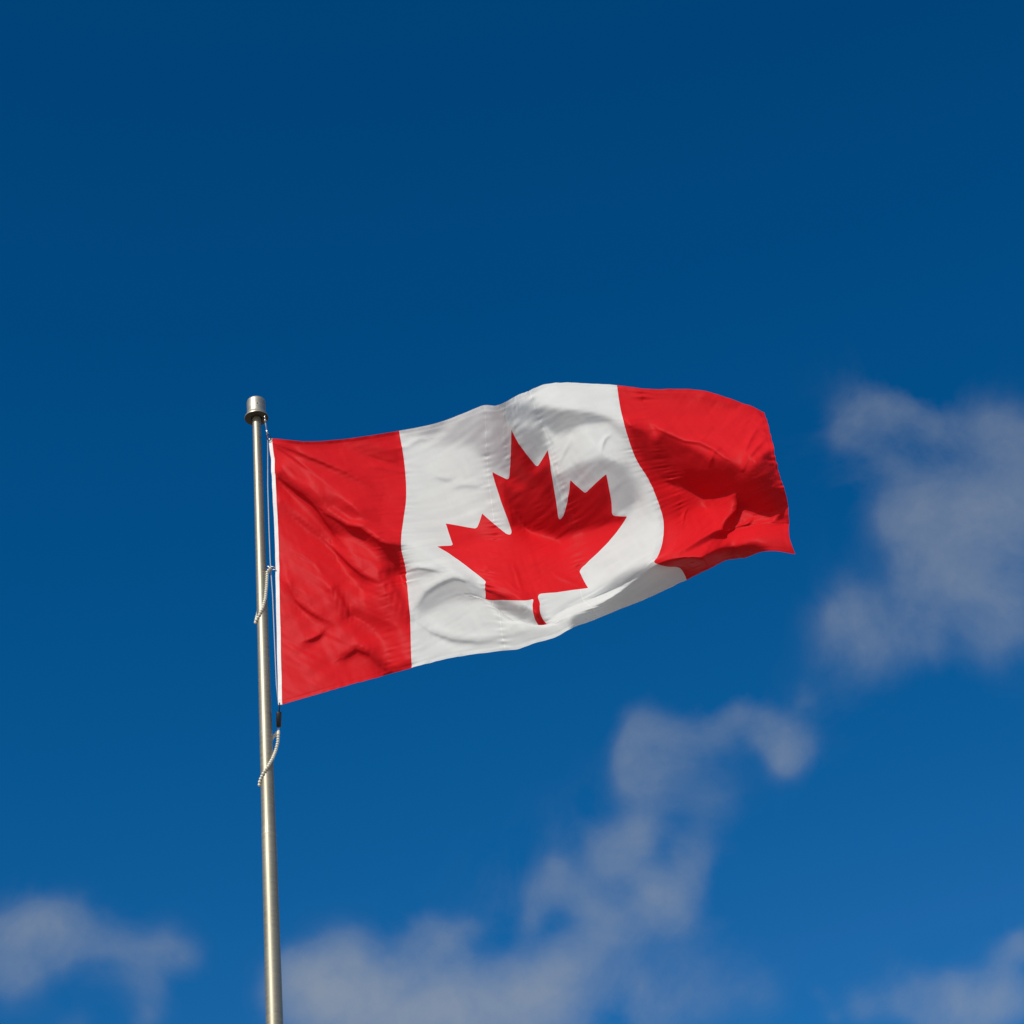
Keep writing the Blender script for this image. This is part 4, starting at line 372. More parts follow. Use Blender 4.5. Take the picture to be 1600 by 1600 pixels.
5,62,-46,59,-8,-16,-1,-1,7,-1,0,3,-1,0,2,0,0,4,0,1,5,-1,-1,5,-1,0,3,1,-1,4,-1,1,2,0,0,1,0,-1,2,1,1,-3,0,-1,-11,2,0,-12,3,-1,-50,2,0,-36,0,0,22,-3,1,34,-1,-1,16,1,1,8,-1,0,1,3,1,-12,1,-2,-29,3,1,-39,1,0,-6,0,1,35,-3,1,64,1,1,35,2,0,4,3,0,-12,4,2,-16,4,2,-8,3,1,3,1,2,6,0,1,2,-1,1,0,-1,2,-2,-2,1,-4,-3,2,-5,-3,0,-3,-3,0,-2,-2,-2,0,-3,0,0,-1,-2,-1,0,-1,0,-1,0,-1,1,-1,-3,-1,-1,-4,2,-1,-5,-1,0,-5,1,-1,-3,0,0,1,-1,-1,3,-1,-1,6,-2,-1,5,-4,-2,9,-1,-2,9,-2,-1,14,0,-1,16,-2,0,15,1,-2,-5,-1,-1,-48,-1,-1,-35,1,-1,-12,-1,-1,-8,0,0,-7,1,-1,-1,-1,-1,5,1,0,3,0,-2,1,0,-1,2,1,-2,15,0,-1,25,1,0,5,0,-1,-23,0,0,-18,0,0,-6,0,1,-2,-1,1,-2,-1,1,2,-1,1,0,-1,0,1,0,0,1,1,0,9,0,-1,-3,2,-1,-6,1,-2,9,3,1,12,3,-2,1,2,1,-3,1,-1,0,2,2,-11,0,0,11,1,1,16,1,2,34,1,3,60,-1,2,-3,-3,3,-39,-4,1,-41,0,1,-8,-2,1,-6,0,1,-4,-2,0,-5,0,1,-8,-1,0,-13,-1,2,-11,-1,0,-4,1,0,-3,-1,1,-2,0,0,0,0,2,-1,1,-1,-1,-1,1,0,1,1,3,1,1,6,2,-1,9,-1,2,1,1,0,-5,0,1,-1,1,0,6,2,1,13,2,0,11,2,0,21,4,0,34,4,0,24,1,0,8,-1,0,-25,
5,62,-46,59,-9,-18,-1,0,9,-1,0,3,0,0,1,-1,-1,2,0,1,5,-1,-1,5,-1,1,4,1,-1,5,-1,1,2,0,-1,1,0,0,2,1,0,-1,0,0,-5,1,-1,-12,2,0,-36,4,-1,-49,0,1,3,-2,-1,34,-2,2,24,0,-1,13,1,1,2,0,-1,-2,2,1,-13,2,0,-38,3,-1,-37,1,1,9,-2,1,46,-1,1,48,2,1,36,2,0,1,4,1,-21,4,1,-17,3,1,0,1,1,8,0,2,5,0,1,3,-2,3,-3,-2,1,-4,-3,3,-5,-3,1,-5,-2,0,-3,-2,-1,0,-2,-2,-1,-1,-1,1,-1,-1,-2,0,-1,-3,-1,0,-2,1,-1,-5,1,-1,-4,0,0,-4,-1,-1,-1,1,0,0,-1,-1,2,-1,-1,5,-3,-1,5,-1,-2,6,-2,-1,8,-2,-2,8,0,0,11,-2,-2,12,1,-1,6,-1,0,-9,-1,-2,-21,1,-2,-25,-1,0,-16,0,-1,-12,1,-1,-12,-1,-1,-4,1,0,5,-1,-2,1,1,-1,1,1,-2,10,0,0,23,1,-1,12,0,0,-14,0,0,-22,-1,1,-9,1,0,-3,-1,1,-1,-1,0,0,-1,2,1,0,0,-1,0,-1,0,0,1,7,1,-3,-5,0,0,-2,2,-2,12,2,-1,12,3,0,2,2,-1,-5,2,0,-5,0,1,-18,0,1,16,2,2,18,-1,1,36,3,3,61,-1,1,11,-3,3,-31,-4,1,-46,-1,2,-23,-2,1,-2,-1,1,-5,0,0,0,-1,0,-12,-2,2,-14,0,0,-11,0,1,-5,-1,0,-4,0,1,-1,0,0,-1,1,1,-1,-1,1,-1,1,0,-1,1,1,2,0,0,6,2,1,8,0,1,1,0,0,-6,1,1,-2,1,0,10,2,1,18,1,0,5,3,1,19,3,-1,32,5,1,26,1,0,11,-1,0,-23,
5,62,-45,60,-9,-23,-3,-1,15,0,1,4,0,-1,-1,-1,0,1,0,0,2,-1,0,4,0,0,7,0,0,5,-1,0,3,0,0,2,0,-1,2,1,1,0,-1,-1,-2,2,0,-8,1,0,-27,4,-1,-53,1,-1,-13,-1,1,20,-2,1,34,-1,0,19,0,0,6,1,0,-1,1,1,-6,2,-1,-20,2,0,-38,3,1,-23,-1,0,31,0,1,30,-1,2,44,2,0,33,4,0,-11,5,-1,-29,2,2,-10,2,0,12,-1,2,10,0,2,5,-2,3,-1,-2,3,-4,-3,3,-7,-2,2,-6,-3,0,-3,-1,-1,-2,-2,-3,1,-1,0,-3,-1,-2,-2,0,0,-3,0,0,-4,0,-1,-3,0,-1,-2,1,0,-2,0,-1,-1,-1,0,0,0,-1,2,-2,-1,3,0,-1,4,-3,-1,5,-1,-2,5,-1,-1,7,-2,-2,7,0,0,8,-1,-2,9,-1,-1,1,1,-1,-5,-1,-1,-12,1,-2,-13,-1,0,-12,0,-2,-16,1,-1,-19,-1,-1,-5,1,-1,1,-1,-1,-2,2,-1,8,0,0,19,0,-1,17,1,0,-5,0,0,-22,-1,0,-13,1,1,-4,-2,1,-2,1,0,0,-1,2,-1,-1,-1,0,1,1,-1,-1,-2,2,1,0,-5,-1,-3,4,3,-2,13,2,-1,11,2,0,3,3,-1,-5,1,1,-13,-1,0,-25,1,1,22,1,2,25,-1,1,27,2,3,52,0,1,25,-1,2,-2,-4,1,-33,-3,3,-45,-2,0,-13,0,1,0,-1,1,-6,-2,1,-11,0,0,-15,-1,1,-11,-1,1,-6,0,0,-4,1,0,-2,-1,2,-1,1,-1,-1,0,2,0,0,0,-2,1,1,0,1,0,5,1,1,8,0,0,0,1,1,-5,0,1,0,2,1,9,2,0,17,1,0,8,3,1,16,3,0,29,4,1,29,2,-1,12,0,1,-20,
5,62,-46,60,-10,-28,-3,0,20,0,0,6,0,0,-1,-1,0,-1,0,-1,0,0,1,3,-1,-1,5,0,1,6,-1,-1,6,1,0,3,-1,0,2,0,1,1,0,-2,-1,1,1,-2,2,0,-16,3,-2,-60,2,0,-22,-1,0,4,-1,1,31,-1,0,33,-1,1,9,1,0,0,1,0,-2,1,0,-14,2,0,-23,2,0,-30,1,1,11,0,0,20,0,2,26,1,0,42,2,1,13,6,-3,-37,4,1,-15,0,1,9,-1,1,18,0,3,9,-2,3,1,-2,3,-4,-3,5,-7,-2,3,-8,-2,0,-4,-2,-1,-1,-1,-3,-2,-2,-1,-4,1,-1,-4,-1,0,-3,-1,-1,-2,1,0,-2,0,-1,0,1,0,-1,-1,0,-1,0,-1,1,0,-1,0,-1,-1,3,-1,-1,2,-2,-1,4,-1,-1,5,-2,-2,4,0,-1,7,-2,-2,5,0,0,7,0,-2,5,-1,-2,2,0,0,-4,0,-2,-4,0,-2,-7,1,0,-8,-1,-2,-18,0,0,-19,1,-2,-11,0,-1,-7,0,-1,4,0,0,15,2,0,21,-1,0,3,1,0,-19,-1,0,-17,1,1,-6,-2,1,-3,1,0,-1,-1,1,1,0,0,-2,0,0,-1,0,-1,-7,-1,-1,-6,0,-3,14,2,-2,17,2,-1,9,4,-1,1,2,-1,-6,-1,1,-23,0,0,-25,1,2,26,0,1,32,0,2,24,1,1,44,0,2,20,-2,1,6,-2,2,-8,-2,2,-23,-3,1,-30,-1,1,-11,-1,0,-8,-1,1,-17,-2,2,-15,0,-1,-10,0,2,-8,-1,-1,-4,0,2,-3,1,0,-1,0,1,-1,1,0,0,-1,1,-2,2,0,-1,0,1,3,1,1,7,1,1,0,1,0,-3,0,1,2,1,0,7,3,1,16,1,1,10,3,0,14,2,1,27,5,0,31,3,0,13,-2,1,-19,
5,62,-45,60,-11,-33,-2,1,22,-1,-1,11,-1,1,0,0,-1,-2,0,1,-2,0,-1,0,0,0,3,-1,-1,7,0,1,7,-1,0,5,0,0,3,1,-1,1,-1,1,1,1,-1,-1,0,0,-6,4,0,-48,3,-2,-43,0,1,-3,-1,-1,17,-2,2,36,0,0,24,0,0,1,0,1,-2,2,-1,-7,1,1,-15,2,0,-24,2,0,2,0,1,5,0,1,14,1,0,37,2,1,25,6,-4,-40,2,1,-13,2,0,4,-1,3,23,-2,1,13,-1,3,5,-2,5,-2,-3,5,-8,-3,4,-7,-1,1,-6,-2,-2,-4,0,-1,-3,-2,-2,-6,0,-1,-2,-1,-1,-3,1,0,-1,0,0,0,-1,-1,-1,1,0,0,1,0,0,-1,-1,0,0,-1,1,-1,-1,1,-1,0,3,-1,-2,3,-1,-1,3,-2,-1,3,0,-2,6,-2,-1,4,0,-2,6,-1,-1,5,0,-2,4,-1,-1,2,1,-1,-1,0,-2,-2,0,-1,-1,0,-2,-5,1,0,-14,-1,-2,-27,1,-1,-26,-1,0,5,2,-1,11,0,1,20,0,-1,9,1,1,-9,-1,0,-22,0,1,-10,0,1,-4,0,0,-1,-1,0,-1,0,1,0,0,-1,-3,0,0,-8,-1,-3,-13,-1,-1,4,3,-3,30,2,-1,22,4,-1,-8,1,-1,-19,0,0,-23,-1,0,-7,1,2,25,1,1,32,-1,2,22,0,2,38,-1,0,17,-2,3,5,-1,1,-1,-2,1,-8,-1,1,-18,-2,2,-15,-1,0,-14,-2,1,-20,-2,1,-22,0,0,-13,0,1,-7,-1,1,-5,1,0,-3,0,1,-3,0,0,0,1,1,1,1,1,-3,0,0,-3,0,1,2,2,1,7,1,0,-1,0,1,-2,1,1,4,1,1,7,3,0,14,1,1,12,3,0,13,2,1,25,5,1,31,2,-1,13,0,2,-15,
5,61,-44,60,-11,-37,-1,0,18,-3,1,22,0,-1,0,0,0,-3,0,0,-2,1,-1,-2,-1,1,0,-1,-1,3,0,0,9,0,1,8,-1,-1,4,1,0,3,-1,0,0,1,0,2,0,0,-3,2,-1,-26,4,-1,-59,1,0,-13,0,0,5,-1,1,27,-2,0,35,0,1,11,1,-1,-2,1,1,-3,1,1,-10,1,-1,-14,2,1,0,1,0,-8,1,0,3,0,1,26,2,0,30,5,-2,-39,2,-1,-8,2,1,-1,-2,2,20,-1,2,21,-1,2,9,-3,5,-1,-2,6,-6,-3,5,-7,-1,1,-7,-2,-2,-6,0,-1,-6,-1,-1,-4,-1,-1,-3,0,-1,-1,0,0,0,0,-1,-1,0,0,0,1,0,-1,0,0,1,0,-1,0,0,-1,1,0,0,1,-1,-1,2,-2,-1,2,0,-1,3,-1,-2,3,-2,-2,5,-1,-1,3,0,-2,5,-2,-1,4,1,-2,5,-1,-2,4,0,-1,1,0,-2,2,0,-1,0,1,-1,0,1,-2,-3,-1,0,-22,0,-2,-41,1,0,-4,0,0,11,1,0,15,0,0,12,1,1,-1,-1,0,-20,0,0,-14,0,2,-4,-1,-1,-2,1,1,-2,-1,0,-1,0,0,-2,0,-2,-9,-1,-1,-10,-1,-2,-1,2,-2,12,3,-2,19,4,-1,-2,0,-2,-17,1,1,-11,-1,0,3,0,2,23,1,0,29,-1,2,19,-1,2,33,-2,1,16,-1,1,4,-1,2,2,-2,1,-5,-1,2,-10,-2,0,-10,0,0,-8,-1,2,-18,-3,0,-31,-1,1,-20,0,1,-12,0,0,-3,0,1,-5,0,0,-3,1,1,-1,1,1,1,0,1,0,0,0,-6,1,1,0,2,0,5,0,1,1,1,1,-1,1,1,6,1,1,6,3,0,12,1,1,13,3,1,13,2,0,24,5,1,29,2,0,14,0,1,-12,
5,62,-45,60,-12,-36,0,1,4,-4,0,35,0,0,5,0,0,-5,0,-1,-2,0,0,-4,0,0,-1,0,0,-1,0,0,5,-1,-1,10,-1,1,9,1,0,4,-1,0,1,1,-1,1,0,0,0,1,1,-12,4,-2,-48,2,-1,-36,1,0,-2,-1,1,14,-2,0,34,0,1,23,0,0,3,1,1,-2,1,-1,-2,1,1,-8,1,0,3,1,0,-12,3,0,-14,1,0,16,0,1,27,4,-2,-33,1,0,-5,2,0,1,-2,2,11,0,2,22,-2,3,15,-3,4,3,-1,6,-4,-3,4,-4,-1,1,-8,-1,0,-8,-2,-1,-7,0,-1,-4,0,0,-3,-1,-1,0,1,-1,-1,-1,0,-1,1,0,0,1,-1,0,-1,1,0,2,-1,0,-1,0,1,0,-1,1,-1,0,2,0,-2,3,-1,-1,2,-2,-1,3,-1,-2,2,-1,-2,5,-1,-2,3,-1,-2,5,0,-2,4,-1,-1,4,1,-2,3,-1,-2,3,1,-1,0,0,-1,2,1,-2,-1,0,0,-12,0,-1,-35,0,-1,-14,1,0,5,0,0,10,1,1,10,1,1,2,-1,-1,-15,0,2,-14,-1,0,-6,1,0,-3,-1,0,-1,0,1,-1,0,-2,-4,0,0,-7,-1,-2,-5,1,-2,4,1,-2,-3,1,-1,4,4,-2,4,1,-1,-7,0,-1,-6,0,1,8,0,1,20,0,1,29,-2,1,17,-1,2,27,-1,2,13,-3,1,6,-1,1,2,-1,1,-1,-1,1,-6,-2,1,-8,0,0,-9,0,1,-5,-2,1,-22,-1,0,-35,-2,2,-19,0,-1,-8,0,2,-4,1,0,-4,1,1,-1,0,0,0,1,2,1,0,-1,-5,1,2,-4,1,1,3,1,0,5,1,1,-1,1,0,5,1,2,7,3,0,9,1,1,14,3,1,15,3,0,21,3,1,29,3,1,14,1,0,-11,
5,61,-44,60,-11,-31,0,-2,-12,-3,2,39,-1,0,16,-1,-1,-6,1,0,-3,0,0,-3,0,0,-3,1,-1,-3,-1,0,0,0,0,7,-1,1,13,-1,-1,9,1,0,3,0,0,-1,0,0,0,1,0,-3,2,-1,-30,4,-1,-46,0,-1,-18,1,1,6,-1,1,25,-2,0,29,1,0,9,0,1,2,1,-1,4,1,1,1,1,1,6,2,-1,-11,2,0,-31,1,0,6,1,-1,17,2,1,-25,0,0,0,2,0,2,-2,2,8,0,2,15,-2,3,17,-2,4,10,-1,4,0,-3,3,-3,-1,3,-5,-2,0,-7,0,0,-9,-1,-1,-5,0,-1,-4,0,0,-2,-1,0,0,1,0,0,1,-1,-1,0,0,0,0,1,0,2,-1,-1,-1,0,2,1,0,0,-1,-1,2,0,-1,4,-2,-1,3,0,-2,2,-2,-2,2,-2,-2,3,0,-2,4,-2,-2,4,0,-2,5,-1,-2,3,1,-2,3,-1,-2,4,1,-1,1,1,-2,2,0,0,-1,0,-2,-7,1,0,-21,0,-1,-20,1,1,-2,0,-1,5,0,2,6,1,0,1,0,0,-10,0,1,-12,-1,1,-7,0,0,-4,0,-1,-2,0,1,-2,0,-1,-4,0,-2,-4,0,-1,-1,0,-1,1,1,-2,-3,2,-2,0,2,-2,5,1,0,-3,1,-1,-1,0,0,6,-1,0,19,0,1,28,-1,2,17,-3,2,22,-2,1,9,-2,1,6,-2,1,4,0,1,0,-2,1,-1,0,1,-7,-1,0,-8,0,1,-7,0,0,-8,-2,1,-25,-1,1,-32,-1,0,-17,0,1,-9,0,1,-3,1,1,-3,1,0,-1,1,1,3,0,0,-2,1,2,-11,0,0,3,2,1,8,2,1,1,0,0,2,1,2,6,3,0,9,1,1,13,3,1,16,3,0,21,4,1,28,2,1,14,0,2,-11,
5,62,-44,59,-12,-20,1,0,-18,-2,-1,21,-2,2,24,0,-1,-4,0,-1,-1,0,1,1,0,-1,-4,0,0,-2,1,0,-5,-1,-1,0,0,1,10,-1,0,18,0,0,8,0,-1,0,0,1,-2,1,-1,-2,2,0,-13,2,-1,-42,2,-1,-32,2,0,-5,-2,1,16,0,0,28,0,0,13,0,1,5,0,0,11,1,0,14,0,1,7,3,-1,-7,2,0,-44,1,0,-6,2,-1,2,0,1,-16,0,1,6,0,0,5,0,2,7,-1,2,8,-2,3,11,-1,3,15,-2,4,7,-2,3,1,-1,2,-3,-1,1,-5,-1,0,-7,-1,-1,-9,0,1,-5,-1,-1,-3,1,0,-1,0,0,-1,1,-1,0,1,1,0,0,1,-1,2,-1,-1,0,0,1,1,0,1,-1,0,2,-1,-1,2,0,-2,9,-2,-1,3,-1,-3,-3,-2,-1,3,-1,-4,4,-2,-1,4,0,-3,5,-1,-2,3,0,-2,4,1,-2,2,0,-1,3,1,-2,1,0,0,0,1,-2,-4,1,0,-12,0,-1,-18,0,1,-9,1,-1,1,0,2,2,0,0,-1,0,2,-7,0,-1,-11,0,1,-8,0,1,-3,0,-1,-3,0,0,-3,0,-1,-1,0,-1,-2,0,-2,-1,0,-1,-2,2,-2,-5,1,-1,1,1,-2,4,1,-1,3,2,-1,3,-1,0,7,0,0,15,-1,1,26,-1,1,22,-4,3,14,-2,0,5,-3,2,5,-1,1,4,-1,0,4,0,1,0,-1,0,-3,-1,1,-6,1,0,-8,-1,1,-10,0,1,-12,-2,0,-26,0,1,-24,-1,1,-19,0,0,-7,1,1,-4,0,1,-2,1,1,2,2,0,3,0,1,-15,0,2,-2,2,-1,14,2,2,1,0,0,0,2,2,6,2,0,8,1,1,12,3,1,16,3,0,23,4,2,25,2,0,15,1,2,-10,
5,61,-45,58,-12,-10,1,0,-15,0,-1,2,-3,1,21,1,-1,-3,0,1,3,-1,-1,5,0,0,-1,0,-1,-2,0,1,-6,1,-1,-5,1,-1,0,-2,2,17,-2,-1,23,1,0,4,1,1,-5,0,-2,-3,1,1,-5,2,-1,-27,3,-1,-37,1,-1,-23,1,1,9,-1,0,25,-1,1,11,1,-1,7,0,1,11,0,1,40,0,0,6,2,0,-5,3,-1,-53,2,0,-16,0,-1,-12,0,2,-14,0,0,13,-1,1,8,0,3,10,-1,1,5,0,2,2,-3,4,11,-1,3,13,-1,2,7,-2,2,2,-2,2,-3,0,0,-5,-1,0,-8,0,1,-8,0,-1,-5,0,-1,-3,0,1,-1,1,0,-1,1,1,0,2,0,-1,1,0,-1,1,1,1,0,-1,0,0,1,1,0,-2,3,-1,-1,11,-2,-2,9,-2,-2,-8,-2,-2,1,-1,-4,4,-1,-2,4,-2,-2,5,0,-3,4,0,-2,4,0,-3,2,1,0,3,1,-2,0,1,-1,1,0,-1,-2,1,0,-7,1,-1,-14,0,0,-10,0,1,-6,1,1,0,0,1,-3,0,1,-7,-1,0,-9,1,1,-8,0,0,-3,-1,-1,-4,1,1,-1,-1,-2,0,1,-1,-1,0,-1,-4,1,-2,-6,0,-2,-3,1,-1,3,2,-1,3,1,-1,5,0,-1,6,0,-1,9,1,0,16,-1,1,23,-3,1,22,-4,2,10,-3,1,5,-1,1,3,-3,1,4,0,0,4,0,1,1,-1,0,0,1,0,-3,-1,1,-6,0,1,-11,-1,0,-13,0,1,-18,0,1,-24,-2,0,-22,0,1,-12,1,1,-4,1,1,-4,0,0,-3,2,1,4,-1,1,-15,2,1,-2,2,1,19,0,0,-3,2,2,-1,1,0,3,2,1,9,2,1,11,2,1,17,4,1,22,3,0,26,2,2,15,1,1,-13,
5,62,-45,58,-12,-4,0,-1,-9,0,0,-7,0,1,13,-1,-2,-7,0,1,4,0,0,10,-2,-1,4,2,1,-2,-1,-1,-4,1,-1,-6,1,1,-10,0,-1,-1,-2,0,39,-2,2,24,1,-1,-11,2,-1,-7,0,0,-2,1,0,-14,3,-1,-33,2,-1,-30,1,0,-10,0,0,20,-1,1,16,1,0,3,0,0,12,-2,1,58,1,0,6,1,1,-2,4,-2,-49,1,0,-38,2,0,-18,-1,1,-15,-2,1,18,0,1,13,0,2,10,-1,2,7,-2,3,1,0,2,-1,-2,2,8,-1,3,15,-2,2,9,-1,2,1,-1,0,-1,-1,1,-7,0,0,-8,0,-1,-9,-1,1,-4,2,0,-4,0,0,0,2,1,-2,1,0,0,3,2,-1,0,0,0,2,0,0,-1,0,1,0,-1,3,-1,-1,12,-2,-2,14,-3,-3,-10,-1,-3,-2,-2,-2,4,-2,-4,6,-1,-3,4,-1,-2,5,0,-2,2,1,-2,4,1,-2,2,1,-2,1,1,0,0,1,-1,-1,1,-1,-4,0,0,-10,1,0,-10,0,1,-8,0,1,-4,0,2,-5,1,0,-7,-1,1,-8,0,0,-7,0,1,-4,0,-1,-1,1,0,0,-1,-2,-2,0,-1,-5,1,-1,-7,0,-1,-5,1,-2,0,0,-2,3,2,0,4,1,-2,6,0,0,5,0,-1,12,0,-1,16,-1,1,21,-2,1,24,-4,2,4,-4,1,5,-2,0,8,0,1,5,-2,0,2,0,0,0,0,1,1,0,0,-2,0,0,-3,0,2,-9,0,-1,-12,-1,2,-17,0,0,-25,-2,1,-26,1,1,-10,0,1,-5,1,0,-4,0,1,-3,2,2,-3,0,-1,-9,1,2,-1,3,1,22,1,0,-11,0,1,-2,1,2,2,3,0,7,1,1,12,2,1,16,4,0,22,4,2,27,2,2,15,0,1,-16,
6,61,-46,57,-12,-1,0,-1,-4,1,0,-6,-1,0,3,1,0,-9,1,-1,-5,-3,0,16,1,0,9,-1,0,1,0,0,-2,1,-1,-6,1,0,-11,1,-1,-17,-1,1,20,-4,1,68,1,0,-13,1,-1,-17,2,0,-3,0,-1,-5,2,0,-19,2,-1,-31,2,0,-24,1,-1,-2,-1,1,21,1,0,10,-1,0,12,-2,2,61,1,0,17,1,0,-6,2,-1,-37,3,-1,-56,1,1,-32,-1,0,-11,0,1,20,-2,2,18,-1,2,10,0,2,7,-2,2,2,0,2,-2,-1,3,-1,-2,2,7,-1,2,16,-2,1,11,-1,2,1,0,0,-2,-1,0,-6,-1,1,-9,1,-1,-9,0,1,-5,1,0,-3,2,1,-2,3,1,-2,2,1,0,2,1,0,0,1,0,1,0,2,0,-2,2,-3,0,10,-1,-2,19,-3,-4,-8,-2,-2,-4,-3,-4,4,-2,-4,5,-1,-3,5,-1,-2,5,1,-3,3,0,-2,2,2,-1,3,1,-1,0,1,-2,1,2,-1,-1,0,0,-3,1,0,-6,0,0,-9,1,1,-9,0,1,-7,0,1,-7,-1,2,-6,1,1,-8,0,1,-5,-1,-1,-4,1,-1,0,0,0,-3,0,-1,-6,-1,-2,-7,1,-1,-7,0,-1,-1,1,-2,1,1,-1,3,1,-1,4,0,0,5,0,-2,7,1,0,10,-1,-1,18,-1,1,21,-2,0,21,-4,1,4,-3,1,-1,-3,0,11,0,1,7,-1,-1,6,0,1,3,0,1,0,0,-1,-2,0,2,-2,0,0,-5,0,0,-10,0,2,-12,0,-1,-27,-3,2,-37,1,1,-10,0,0,-5,1,2,-4,1,0,-2,1,1,-7,1,1,4,2,0,-1,2,2,22,0,0,-21,1,2,-6,1,0,2,2,1,6,1,1,11,3,1,15,4,1,24,3,1,26,3,2,16,-1,1,-19,
5,62,-45,57,-13,-2,0,0,2,0,0,0,0,0,-3,1,-1,-12,1,-1,-19,-1,1,19,-1,0,14,-1,-1,5,0,1,1,1,-1,-5,1,0,-10,1,-1,-13,0,-1,-4,-5,3,73,2,0,-1,1,-2,-24,1,1,-2,0,-1,1,1,0,-7,3,-1,-23,1,-1,-28,3,0,-25,-1,-1,5,0,1,26,0,1,17,-3,1,53,0,1,40,1,-1,-19,2,1,-19,3,-2,-62,2,-1,-60,-1,2,-2,-1,1,23,-1,2,18,-2,1,8,0,3,6,-1,1,4,-1,3,0,-1,2,-2,-1,1,-2,-1,3,5,-2,1,19,-2,2,13,0,1,2,-1,1,-3,0,-1,-7,-1,0,-9,1,1,-9,1,0,-7,3,0,-4,2,2,-1,4,2,-3,2,2,1,1,0,1,1,1,2,-2,-2,2,-1,-1,9,-3,-1,19,-2,-4,-1,-4,-4,-6,-3,-4,3,-2,-3,5,-1,-4,6,-1,-3,5,0,-2,2,2,-3,3,2,0,2,1,-2,0,2,-1,1,1,-1,-1,1,-1,-2,0,1,-5,1,-1,-7,1,2,-8,-1,1,-9,0,2,-8,0,2,-6,0,1,-6,0,0,-5,1,-1,-3,-1,0,-5,-1,-1,-7,1,-1,-8,0,-2,-6,0,-1,-3,0,-1,0,1,-1,2,0,-2,2,1,0,3,1,-1,6,0,-1,6,-1,0,11,0,0,18,-1,-1,20,-2,1,20,-3,-1,4,-4,1,-3,-2,0,7,-1,0,9,0,0,7,-1,1,5,1,0,3,0,0,1,0,1,-2,0,1,-2,1,0,-5,1,1,-8,-2,1,-18,-1,1,-49,-1,0,-22,0,2,-3,1,0,-5,1,1,-5,1,1,-3,3,1,11,1,1,6,3,0,20,-1,2,-30,0,0,-12,2,2,1,1,0,5,3,1,10,1,1,15,4,2,23,4,0,28,3,2,16,-2,2,-23,
5,61,-46,58,-13,-4,-1,0,6,-1,0,3,1,0,2,0,-1,-11,2,-1,-32,0,-1,5,-1,2,21,-2,-1,13,1,0,3,-1,0,-2,2,0,-8,0,-2,-11,2,1,-11,-4,0,50,-1,2,30,3,-2,-38,0,0,-5,1,-1,5,1,1,1,0,-1,-10,3,-1,-33,3,-1,-35,0,0,-1,-1,1,24,0,0,20,-2,1,44,-2,2,57,3,-1,-25,-1,0,-7,3,-1,-39,4,-1,-101,-1,1,6,-2,2,24,-1,1,13,-1,3,10,-1,0,3,0,3,4,-2,2,0,0,2,-1,-1,2,-2,-2,1,-4,0,3,6,-3,1,23,0,2,15,-2,0,4,0,1,-6,0,0,-8,-1,-1,-10,2,0,-11,2,2,-7,4,1,-5,5,3,-2,3,1,-1,1,2,3,0,0,2,-2,0,4,-1,-3,7,-3,-1,18,-3,-4,6,-4,-4,-8,-4,-4,4,-3,-5,6,-1,-4,6,-1,-2,4,1,-4,3,2,0,2,2,-2,0,3,-1,2,1,-1,-1,2,-1,1,1,-1,-3,0,0,-3,1,0,-6,-1,1,-8,1,2,-9,0,3,-6,-1,2,-6,1,0,-6,-1,1,-5,1,-1,-9,-2,-1,-9,1,-2,-7,0,0,-7,-1,-2,-2,1,-1,-3,0,-1,0,1,-1,2,0,-1,3,0,-1,2,0,0,4,1,-1,7,-1,0,10,1,-1,19,-2,1,23,-2,-2,15,-3,1,7,-3,-2,-7,-3,1,7,0,-1,7,-1,1,8,1,1,5,-1,-1,5,1,2,1,0,0,2,0,0,-2,2,2,-1,0,0,-6,0,0,-9,-2,2,-35,-1,0,-38,0,2,-16,0,0,-5,2,1,-5,0,2,-2,3,0,13,3,0,17,3,2,23,-2,1,-41,0,1,-19,2,1,-1,1,0,5,1,2,8,4,0,14,3,2,23,3,0,30,4,3,16,-3,2,-27,
6,61,-45,58,-13,-6,-1,0,6,-1,0,6,0,-1,5,0,1,-2,2,-2,-27,2,-1,-23,-1,0,14,-1,1,22,-2,-1,11,1,1,0,0,-1,-4,1,0,-10,1,0,-9,-1,-1,20,-3,2,51,3,-1,-30,1,0,-23,1,-1,8,0,0,5,0,0,-2,3,-1,-29,2,-2,-38,1,1,0,0,0,17,-1,1,18,-1,0,30,-3,2,66,2,0,-15,0,-1,-19,2,1,-11,3,-2,-96,0,1,-8,-1,1,17,-2,2,10,0,2,9,-1,1,4,-1,2,2,-1,2,-2,0,2,-3,-2,2,-2,0,2,-1,-2,2,0,0,1,8,-2,3,22,-2,0,20,0,2,1,-1,-1,-6,0,0,-10,0,-1,-14,3,1,-12,4,2,-8,7,3,-7,3,3,-1,2,1,5,-1,1,4,-1,-2,7,-3,-1,5,-3,-2,17,-3,-4,8,-5,-4,-5,-4,-5,5,-3,-5,7,-3,-5,5,0,-3,5,1,-2,1,3,-1,2,3,-1,0,4,-1,0,1,-1,1,2,0,-1,1,-2,-1,0,-1,-2,0,1,-6,-1,0,-8,1,3,-7,0,3,-4,0,4,-5,0,-1,-7,-1,0,-13,0,-1,-11,0,-2,-10,-1,-1,-5,1,-1,-4,-1,-1,-2,0,-1,-2,1,-1,1,0,-1,0,0,-1,2,0,0,3,1,-1,4,-1,0,4,0,0,11,0,-1,20,0,0,25,-3,-1,14,-2,-1,5,-4,-2,-5,-2,0,2,0,1,8,-1,0,7,0,0,6,0,0,5,1,2,3,0,0,1,1,0,1,1,2,-2,0,0,-2,1,1,-6,-1,0,-19,-2,2,-37,0,0,-28,0,2,-13,1,0,-5,1,2,-2,2,0,14,4,1,23,4,1,32,-2,1,-47,-1,2,-30,2,0,-5,0,1,4,3,2,8,2,0,12,4,1,23,3,1,30,3,2,18,-2,2,-29,
